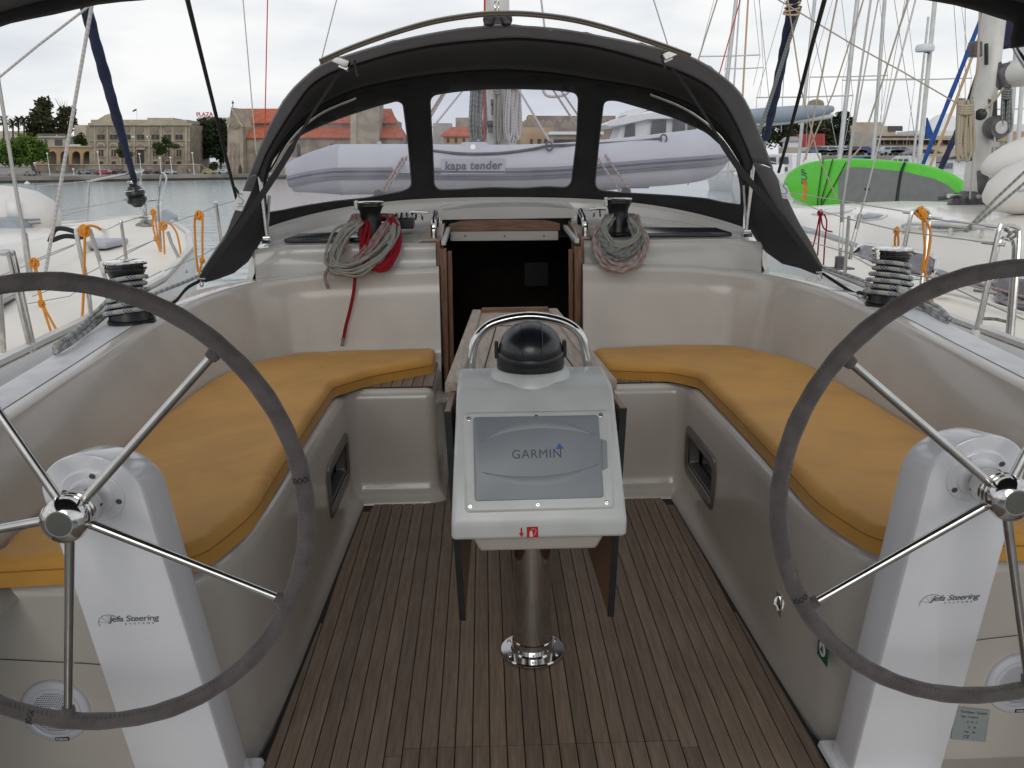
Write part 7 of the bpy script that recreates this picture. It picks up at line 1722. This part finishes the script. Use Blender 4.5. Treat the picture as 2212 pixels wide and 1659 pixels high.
def person(px, Y, label, top, legs, hgt=1.72, stride=.3, facing=1, holds=None):
    base = at(px, 375, Y); base.z = gz(base.x, base.y)
    S = hgt / 1.72
    pts = {'pelvis': (0, 0, .92), 'chest': (0, 0, 1.3), 'neck': (0, 0, 1.47), 'head': (0, 0, 1.60), 'crown': (0, 0, 1.70)}
    for s, nm in ((-1, 'l'), (1, 'r')):
        st_ = stride * s
        pts.update({nm + 'hip': (st_ * .15, s * .09, .88), nm + 'knee': (st_ * .6 + .05, s * .10, .48), nm + 'ankle': (st_ * .8 - (.08 if s < 0 else 0), s * .10, .09), nm + 'toe': (st_ * .8 + .16, s * .10, .04), nm + 'sho': (0, s * .19, 1.40), nm + 'elb': (-st_ * .35, s * .24, 1.12), nm + 'wri': (-st_ * .5 + .08, s * .23, .88)})
    ed = [('pelvis', 'chest'), ('chest', 'neck'), ('neck', 'head'), ('head', 'crown')]
    for nm in 'lr': ed += [('pelvis', nm + 'hip'), (nm + 'hip', nm + 'knee'), (nm + 'knee', nm + 'ankle'), (nm + 'ankle', nm + 'toe'), ('chest', nm + 'sho'), (nm + 'sho', nm + 'elb'), (nm + 'elb', nm + 'wri')]
    rad = {'pelvis': .15, 'chest': .16, 'neck': .06, 'head': .10, 'crown': .07, 'hip': .10, 'knee': .065, 'ankle': .045, 'toe': .04, 'sho': .075, 'elb': .05, 'wri': .038}
    ks = list(pts); me = bpy.data.meshes.new('p'); me.from_pydata([V((p[0] * facing, p[1], p[2])) * S for p in pts.values()], [(ks.index(a), ks.index(c)) for a, c in ed], [])
    o = bpy.data.objects.new('p', me); COL.objects.link(o); md = o.modifiers.new('s', 'SKIN')
    for i, k_ in enumerate(ks):
        q = rad.get(k_, rad.get(k_[1:], .05)) * S; me.skin_vertices[0].data[i].radius = (q, q); me.skin_vertices[0].data[i].use_root = (k_ == 'pelvis')
    sb = o.modifiers.new('u', 'SUBSURF'); sb.levels = 1
    dg = bpy.context.evaluated_depsgraph_get(); m2 = bpy.data.meshes.new_from_object(o.evaluated_get(dg)); bpy.data.objects.remove(o)
    for mm in (M['skin'], top, legs): m2.materials.append(mm)
    for p in m2.polygons:
        z = p.center.z / S; p.material_index = 0 if z > 1.5 else (1 if z > .93 else 2); p.use_smooth = True
    po = bpy.data.objects.new('person', m2); COL.objects.link(po); po.location = base; ORG[po] = base
    finish(po, label, 'person', 'people walking on the quay', None)
    return po
cl = {k: mat('cloth_' + k, c, .8) for k, c in (('black', (.02, .02, .025)), ('white', (.6, .6, .6)), ('red', (.45, .03, .05)), ('blue', (.06, .1, .25)), ('pink', (.5, .3, .32)), ('jean', (.05, .07, .12)))}
for px, Y, lb_, a, c in ((86, 277, 'person in dark clothes striding past the grey hatchback', 'black', 'black'), (172, 281, 'person in black standing beside the grey saloon', 'black', 'jean'), (210, 281, 'person in blue beside the red car', 'blue', 'jean'), (252, 282, 'person in a red top behind the furled sail', 'red', 'jean'), (268, 283, 'person in blue standing near the furling sail', 'blue', 'black'), (322, 283, 'person in red walking past the black estate', 'red', 'black'), (332, 283.5, 'person in a pale top next to the one in red', 'pink', 'jean'), (406, 286, 'person in black walking beside one in white', 'black', 'black'), (410, 286.5, 'person in a white top walking beside one in black', 'white', 'jean'), (475, 293, 'person in a pale top near the gold car', 'white', 'black'), (125, 300, 'person in a white top leaning by the arcade arch', 'white', 'black'), (20, 275, 'person in pale top under the spreading tree', 'white', 'black')):
    person(px, Y, lb_, cl[a], cl[c], 1.72, .34 if 'walking' in lb_ or 'striding' in lb_ else .12, 1 if px % 2 else -1)
for px, pyt, Y, lb_ in ((108, 332, 282, 'lamp post beside the arcade wall'), (217, 329, 284, 'lamp post beside the first palazzo windows'), (306, 333, 286, 'lamp post before the palazzo door'), (349, 342, 280, 'lamp post with a round head between the parked cars'), (372, 341, 280, 'lamp post next to the light blue-grey hatchback'), (420, 331, 290, 'lamp post at the end of the terrace wall'), (160, 366, 283, 'short lamp post behind the white braided rope')):
    base = at(px, 378, Y); base.z = gz(base.x, base.y); top = at(px, pyt, Y); r = thing('lamp_post', lb_, 'lamp post', base, 'lamp posts along the quay')
    b = MB(); b.tube([base, base.lerp(V((base.x, base.y, top.z)), .5), V((base.x, base.y, top.z - .3))], [.14, .10, .08], 8); obj('post', b, M['white'], r)
    b = MB(); b.lathe([(.05, -.35), (.3, -.15), (.36, .05), (.25, .28), (.02, .38)], V((base.x, base.y, top.z)), n=12); obj('lamp_globe', b, M['white'], r)
for px, py, lb_, m_ in ((440, 387, 'red mooring buoy floating near the quay', 'signred'), (163, 392, 'small red buoy below the arcade', 'signred'), (59, 396, 'white mooring buoy below the spreading tree', 'white')):
    c = atz(px, py + 1.5, -.75); b = MB(); b.lathe([(.01, -.3), (.5, -.2), (.7, .1), (.5, .45), (.12, .6), (.1, .85), (.02, .9)], c, n=16); obj('mooring_buoy', b, M[m_], None, lb_, 'buoy', 'mooring buoys')
# ------------------------------------------------------------------ marina on the other side
M['sailgrey'] = mat('grey_blue_sail_cover', (.30, .35, .40), .7, var=.08, vscale=.8, bump=.3, bscale=5)
M['tarp'] = mat('grey_tarpaulin', (.25, .25, .26), .8, var=.1, vscale=.8, bump=.3, bscale=3)
def small_boat(px, pyd, Y, L_, label, rot=0.0, cabin='box', hullm='hullwhite', topm='white', canopy=None, group='boats moored in the marina', hh=None):
    """pyd: picture height of the deck line"""
    dk = at(px, pyd, Y); base = V((dk.x, dk.y, -.75)); fb = max(.5, dk.z + .75)
    r = thing('moored_boat', label, 'boat', base, group); R_ = Matrix.Rotation(rot, 3, 'Z')
    def T(x, y, z): return base + R_ @ V((x, y, z))
    secs = [(-.5, .34), (-.3, .38), (0, .38), (.2, .34), (.36, .22), (.46, .09), (.5, .005)]; B_ = L_ * .36
    b = MB(); rows = []
    for t, hw in secs:
        sh_ = fb * (1 + .12 * max(0, t) * 2); rows.append([T(t * L_, -hw * B_ * 1.3, sh_), T(t * L_, -hw * B_ * 1.25, sh_ * .5), T(t * L_ * .97, -hw * B_ * .7, -.2), T(t * L_ * .97, hw * B_ * .7, -.2), T(t * L_, hw * B_ * 1.25, sh_ * .5), T(t * L_, hw * B_ * 1.3, sh_)])
    b.loft(rows, closed=True, capa=True, capb=True); obj('hull', b, M[hullm], r, smooth=40)
    H_ = hh or L_ * .13
    z0 = fb * .98
    prof = [(-.38, 0), (-.36, 1.0), (.0, 1.0), (.10, .85), (.22, 0)] if cabin == 'box' else [(-.3, 0), (-.28, .55), (.05, .55), (.25, .2), (.32, 0)]
    w2 = B_ * .34
    b = MB(); b.loft([[T(x * L_, -w2, z0 + z * H_) for x, z in prof], [T(x * L_, w2, z0 + z * H_) for x, z in prof]], closed=True, capa=True, capb=True); cb_ = obj('cabin', b, M[topm], r, bevel=.08)
    for s in (-1, 1):
        for k in range(3):
            x0 = -.33 + k * .135; k1 = .82 if cabin == 'box' else .42; k0 = .45 if cabin == 'box' else .2
            b = MB(); b.prism([T(x0 * L_, s * (w2 + .01), z0 + k0 * H_), T((x0 + .11) * L_, s * (w2 + .01), z0 + k0 * H_), T((x0 + .10) * L_, s * (w2 + .01), z0 + k1 * H_), T((x0 + .01) * L_, s * (w2 + .01), z0 + k1 * H_)], R_ @ V((0, s * .03, 0))); obj('cabin_window', b, M['pane'], cb_, smooth=0)
    b = MB(); pr = [T(t * L_ * .98, -hw * B_ * 1.25, fb * (1 + .12 * max(0, t) * 2) + .55) for t, hw in secs[2:]] + [T(t * L_ * .98, hw * B_ * 1.25, fb * (1 + .12 * max(0, t) * 2) + .55) for t, hw in secs[2:][::-1]]
    b.tube(pr, .025, 5)
    for p in pr[::2]: b.tube([p, p - V((0, 0, .55))], .02, 5)
    obj('pulpit', b, M['steel'], r)
    if canopy:
        b = MB(); b.loft([[T(x * L_, y * B_ * .34, z0 + H_ * (1.35 - .25 * y * y)) for y in (-1, -.5, 0, .5, 1)] for x in (-.48, -.3, -.1)]); obj('canopy', b, M[canopy], r, solid=.04)
    return r
small_boat(1670, 371.1, 57.8, 9, 'white motor cruiser moored just beyond the sprayhood edge', 1.9, hh=1.15)
small_boat(1715, 374.1, 68, 8, 'white boat with grey canopy behind the black strap', 1.4, canopy='tarp', hh=1.0)
small_boat(1765, 373.5, 88.4, 8, 'small white sailing boat moored behind the tip of the green board', 1.2, 'low', hh=1.12)
small_boat(1835, 372.9, 98.6, 9, 'white boat with blue canopy behind the green board', 1.6, canopy='royal', hh=1.25)
small_boat(1893, 373.5, 112.2, 9, 'low white boat moored behind the middle of the green board', 1.3, 'low', hh=1.38)
small_boat(1958, 374.1, 78.2, 9, 'white boat with grey cover over its cockpit beyond the green board', 1.5, canopy='tarp', hh=1.50)
small_boat(2020, 375.6, 95.2, 9, 'white boat between the blue and tan furled sails', 1.7, 'low', hh=1.25)
small_boat(2068, 377.1, 68, 8, 'white boat moored behind the tan rope coil', 1.3, hh=1.1, canopy='navy')
small_boat(2180, 373.5, 74.8, 10, 'dark-hulled boat with white cabin beyond the stout mast', 1.2, hullm='tarp', hh=1.62)
small_boat(1580, 371.1, 88.4, 9, 'white boat seen in the corner of the end window', 1.8, hh=1.50)
small_boat(1640, 377.1, 47.6, 7, 'white boat with low cabin right behind the sprayhood wing', 1.5, 'low', hh=1.00)
# grey covered boom of a neighbour
cb = thing('covered_boom', 'grey-blue sail cover stretched along a boom beyond the navy sail', 'boom', at(1690, 262, 22))
P = [at(1600, 252, 21), at(1660, 250, 22), at(1740, 243, 23.5), at(1795, 236, 25)]
b = MB(); b.tube(catmull(P, 5), [.15, .16, .17, .18, .19, .2, .2, .2, .2, .19, .18, .17, .15, .13, .12, .10], 12); obj('sail_cover', b, M['sailgrey'], cb, smooth=60)
b = MB(); b.tube([p + V((0, 0, -.18)) for p in P], .07, 10); obj('boom_tube', b, M['mastwhite'], cb)
# masts of the marina
def mast_(p0, p1, Y, wpx, m, label, spread=(), extra=None):
    a, c = at(*p0, Y), at(*p1, Y); r_ = wpx * Y / FPX / 2
    base = V((a.x, a.y, max(.3, min(a.z, 1.2))))
    r = thing('marina_mast', label, 'mast', base, 'masts in the marina')
    top = ext(a, c, 3)
    b = MB(); b.tube([a + (a - c).normalized() * max(0, (a.z - base.z)), a, c, top], [r_ * 1.05, r_, r_ * .95, r_ * .9], 12); obj('mast_tube', b, M[m], r)
    dr = (c - a).normalized()
    for t, ln in spread:
        q = a.lerp(c, t); b = MB(); b.tube([q - V((ln, 0, 0)), q, q + V((ln, 0, .03))], .02, 6); obj('spreader', b, M['alu'], r)
        for s in (-1, 1):
            b = MB(); b.tube([a + V((s * ln * .9, 0, 0)), q + V((s * ln, 0, 0)), c + V((s * ln * .25, 0, 2))], .009, 4); obj('shroud', b, M['wire'], r)
    return r, a, c
mast_((1724, 355), (1760, 0), 26, 7.5, 'alu', 'pale mast standing behind the black bimini strap', ((.42, 1.4),))
mast_((1814, 338), (1852, 0), 30, 9.5, 'alu', 'grey mast rising in front of the dark trees', ((.52, 1.3),))
mast_((1886, 338), (1911, 0), 32, 8, 'alu', 'slim grey mast between the tan stays', ((.50, 1.3),))
r_, a_, c_ = mast_((1985, 352), (2018, 18), 30, 9.5, 'mastwhite', 'cream mast carrying a radar dome', ((.55, 1.5),))
q = at(1998, 104, 29.8); b = MB(); b.lathe([(.05, -.12), (.28, -.1), (.30, 0), (.26, .1), (.05, .14)], q, n=20); obj('radar_dome', b, M['white'], r_)
b = MB(); b.tube([q + V((0, 0, -.1)), a_.lerp(c_, .72)], .04, 6); obj('radar_bracket', b, M['fitgrey'], r_)
mast_((1569, 185), (1590, 0), 30, 8.5, 'alu', 'thick grey mast above the sprayhood shoulder', ((.35, 1.0),))
mast_((1585, 190), (1598, 0), 31, 3.5, 'alu', 'thin dark mast next to the thick grey one')
mast_((1604, 210), (1616, 0), 33, 4, 'tanpole', 'thin tan mast beside the twin grey masts', ((.3, .7),))
mast_((2180, 330), (2196, 90), 28, 10, 'alu', 'grey mast behind the boom fitting', ((.4, 1.2),))
mast_((2198, 330), (2212, 120), 24, 9, 'mastwhite', 'pale mast close to the white tender', ())
mast_((1972, 352), (1986, 220), 34, 5, 'alu', 'short thin mast beside the radar mast')
# far thin stays
for i, (P, Y) in enumerate((([(2060, 0), (2075, 230)], 36), ([(1932, 0), (1968, 240)], 34), ([(1640, 0), (1660, 200)], 36), ([(1955, 0), (1895, 330)], 34), ([(2085, 20), (2085, 200)], 33), ([(1780, 180), (1810, 330)], 33), ([(2200, 100), (2165, 330)], 30), ([(1700, 0), (1690, 230)], 33))):
    a, c = at(*P[1], Y), at(*P[0], Y)
    b = MB(); b.tube([a + (a - c) * .25, a, c, ext(a, c, 3)], .014, 4); obj('thin_stay', b, M['wire'], None, 'hair-thin steel stay seen against the pale sky over the marina', 'rigging', 'thin stays over the marina')
# furled sails in the distance
for P, Y, w_, m_, lb_ in (([(1994, 354), (2060, 190), (2122, 33)], 20, 9, 'royal', 'bright blue furled sail sloping up to the stout mast'), ([(2012, 352), (2060, 230), (2104, 112)], 19, 6, 'tanpole', 'tan covered stay parallel to the bright blue furled sail'), ([(2033, 362), (2056, 310), (2078, 262), (2090, 228)], 18, 12, 'navy', 'short navy furled sail behind the tan rope coil')):
    P3 = [at(x, y, Y) for x, y in P]; P3 = [P3[0] + (P3[0] - P3[1]).normalized() * .4] + P3; b = MB(); pth = catmull(P3 + [ext(P3[-2], P3[-1], 2.0)], 8)
    b.tube(pth, [w_ * Y / FPX / 2 * (1 + .10 * math.sin(i * 1.3)) for i in range(len(pth))], 10); obj('furled_sail', b, M[m_], None, lb_, 'furled sail', smooth=60)
b = MB(); b.prism([at(x, y, 30) for x, y in ((2004, 254), (2020, 300), (2000, 300))], (0, .1, 0)); obj('blue_sail', b, M['royal'], None, 'small triangular blue sail cover against the radar mast', 'sail', smooth=0)
# motor yacht in the end window
my = thing('motor_yacht', 'white motor yacht with dark saloon windows and a red flag', 'yacht', at(1420, 360, 62))
Ym = 62
def mblk(nm, pts, m_, dep, dY=0, parent=None, bev=.05):
    b = MB(); b.prism([at(x, y, Ym + dY) for x, y in pts], (0, dep, 0)); return obj(nm, b, M[m_], parent or my, bevel=bev)
mblk('hull', [(1262, 318), (1300, 316), (1420, 306), (1560, 303), (1640, 306), (1640, 372), (1310, 372)], 'white', 5)
mblk('saloon', [(1328, 312), (1345, 268), (1370, 258), (1560, 252), (1565, 305), (1420, 307)], 'white', 4, .5)
mblk('flybridge', [(1304, 270), (1322, 259), (1360, 248), (1480, 236), (1560, 236), (1565, 252), (1400, 258), (1345, 270), (1318, 274)], 'white', 5, -.2)
mblk('radar_arch', [(1345, 250), (1355, 238), (1400, 228), (1440, 226), (1440, 232), (1404, 236), (1376, 249)], 'white', 3, 1)
for p in ([(1348, 300), (1352, 272), (1372, 267), (1372, 303)], [(1405, 295), (1409, 262), (1440, 259), (1438, 295)], [(1452, 290), (1455, 259), (1480, 258), (1480, 290)], [(1486, 289), (1487, 258), (1508, 257), (1508, 289)], [(1514, 288), (1514, 257), (1535, 257), (1535, 288)], [(1541, 287), (1541, 257), (1558, 257), (1558, 287)]): mblk('saloon_window', p, 'pane', .2, .25, bev=0)
b = MB(); P = [at(x, y, Ym - .5) for x, y in ((1300, 306), (1400, 296), (1500, 290), (1580, 288))]; b.tube(P, .03, 5)
for p in P: b.tube([p, p - V((0, 0, .6))], .025, 5)
obj('guard_rail', b, M['steel'], my)
b = MB(); b.loft([[at(x, y, Ym - 2) for x, y in ((1512, 262), (1507, 275), (1512, 292))], [at(x, y, Ym - 1.6) for x, y in ((1520, 268), (1519, 280), (1514, 296))], [at(x, y, Ym - 2.2) for x, y in ((1528, 270), (1524, 282), (1516, 298))]]); obj('red_flag', b, M['signred'], my, smooth=60, solid=.02)
b = MB(); b.tube([at(1499, 250, Ym - 2), at(1511, 300, Ym - 2)], .04, 6); obj('flag_staff', b, M['white'], my)
# shore buildings and trees on the marina side
YS = 190
tree('pine_tree', 'broad dark tree behind the grey-blue sail cover', 1690, 345, YS, [(1690, 285, 36, 32), (1660, 290, 26, 28), (1720, 280, 30, 34), (1640, 250, 10, 9), (1650, 262, 14, 10)], 3200, .45, 'lf_olive', .4, 'trees on the marina shore', 41)
tree('pine_tree', 'dark tree below the round stone tower', 1765, 345, YS, [(1765, 275, 28, 36), (1750, 300, 26, 30), (1785, 300, 22, 26)], 2600, .45, 'lf_olive', .4, 'trees on the marina shore', 42)
tree('pine_tree', 'airy tree beside the beige stepped building', 1812, 345, YS, [(1808, 270, 24, 26), (1822, 250, 14, 12), (1800, 295, 24, 26), (1826, 295, 14, 24), (1838, 262, 8, 10)], 2400, .42, 'lf_dark', .35, 'trees on the marina shore', 43)
rt = thing('round_tower', 'round stone tower with an arched opening above the trees', 'tower', at(1757, 300, YS + 20)); k = (YS + 20) / FPX
c = at(1757, 300, YS + 20); b = MB(); b.lathe([(13 * k, 0), (13 * k, 60 * k), (16 * k, 62 * k), (17 * k, 70 * k), (14 * k, 76 * k), (6 * k, 79 * k)], c, n=24); obj('tower_wall', b, M['stoned'], rt)
b = MB(); c2 = at(1756, 243, YS + 17); b.lathe([(6 * k, 0), (6 * k, .3), (5 * k, .4)], c2, (0, -1, 0), 18); obj('tower_arch', b, M['cornice'], rt)
b = MB(); b.lathe([(3.6 * k, .35), (3.6 * k, .45)], c2, (0, -1, 0), 18); obj('tower_opening', b, M['shutter'], rt)
blk('tower_wing', 1764, 1776, 236, 300, YS + 21, 3, 'ochre', rt)
rc = thing('shipping_container', 'red container standing before the dark trees', 'container', at(1757, 318, 165)); blk('container_box', 1733, 1782, 289, 318, 165, 3, 'redbox', rc)
for x in range(1736, 1781, 5): blk('corrugation', x, x + 2, 290, 317, 164.85, .2, 'redbox', rc)
gb = thing('boat_shed', 'small white shed with a pitched roof near the red container', 'shed', at(1714, 320, 160)); blk('shed_wall', 1703, 1728, 304, 325, 160, 3, 'white', gb); b = MB(); b.prism([at(x, y, 159.5) for x, y in ((1700, 305), (1731, 305), (1722, 295), (1710, 295))], (0, 4, 0)); obj('shed_roof', b, M['greywall'], gb, smooth=0)
sb_ = thing('stepped_building', 'beige stepped building with a flat roof and dark veranda', 'building', at(1900, 335, 200)); blk('lower_wall', 1824, 2060, 293, 340, 200, 14, 'beige', sb_); blk('upper_wall', 1830, 1935, 272, 294, 203, 12, 'beige', sb_); blk('top_wall', 1840, 1905, 264, 273, 206, 8, 'cornice', sb_); blk('flat_roof', 1826, 1990, 290, 294, 198.5, 16, 'cornice', sb_); blk('veranda', 1885, 2060, 302, 312, 199.6, .6, 'shutter', sb_); blk('grey_screen', 1826, 1884, 285, 318, 197, .5, 'greywall', sb_); blk('upper_glass', 1920, 1950, 272, 283, 202.5, .5, 'pane', sb_); blk('roof_slab', 1884, 2062, 298, 302.5, 198, 4, 'cornice', sb_)
for x in range(1895, 2060, 14): blk('veranda_post', x, x + 1.2, 302, 312, 199.2, .3, 'cornice', sb_)
dm_ = thing('dome_hall', 'pale domed hall on the skyline beyond the radar mast', 'building', at(2035, 300, 330)); k = 330 / FPX
b = MB(); b.lathe([(38 * k * math.cos(a), 44 * k * math.sin(a)) for a in [i * PI / 2 / 8 for i in range(9)]], at(2035, 292, 330), n=28); obj('dome', b, M['white'], dm_)
blk('hall_base', 1975, 2095, 282, 330, 322, 14, 'white', dm_)
eb = thing('end_building', 'white and tan buildings beyond the white tender', 'building', at(2190, 310, 150)); blk('house_wall', 2160, 2230, 268, 320, 150, 8, 'white', eb); blk('tan_awning', 2155, 2230, 284, 305, 146, 3, 'ochre', eb); blk('window', 2182, 2189, 274, 282, 149.7, .4, 'ochre', eb)
sw = thing('sea_wall', 'long pale sea wall with small battlements behind the moored boats', 'wall', at(1900, 335, 150)); blk('wall_face', 1690, 2240, 318, 352, 150, 2, 'beige', sw)
for i, x in enumerate(range(1770, 1850, 8)): blk('battlement', x, x + 4.5, 314.5, 318.2, 150, 2, 'cornice', sw)
for i, (px, col, lb_) in enumerate(((1762, 'c_blue', 'dark blue car on the marina road by the container'), (1790, 'c_silver', 'silver car on the marina road below the battlements'), (1815, 'c_white', 'white car on the marina road behind the grey mast'), (1842, 'c_dark', 'black car on the marina road below the grey screen'), (1865, 'c_vanblue', 'blue car on the marina road near the slim grey mast'), (1925, 'c_silver', 'silver car on the marina road below the veranda'), (1945, 'c_grey', 'grey car on the marina road below the veranda'))):
    car(px, 336, 145, 4.2, col, lb_, 0, 'hatch', 'cars on the marina road')
b = MB(); b.prism([at(1700, 337.5, 140), at(2240, 337.5, 140), at(2240, 350, 140), at(1700, 350, 140)], (0, 10, 0)); obj('marina_road', b, M['road'], None, kind='structure', smooth=0)
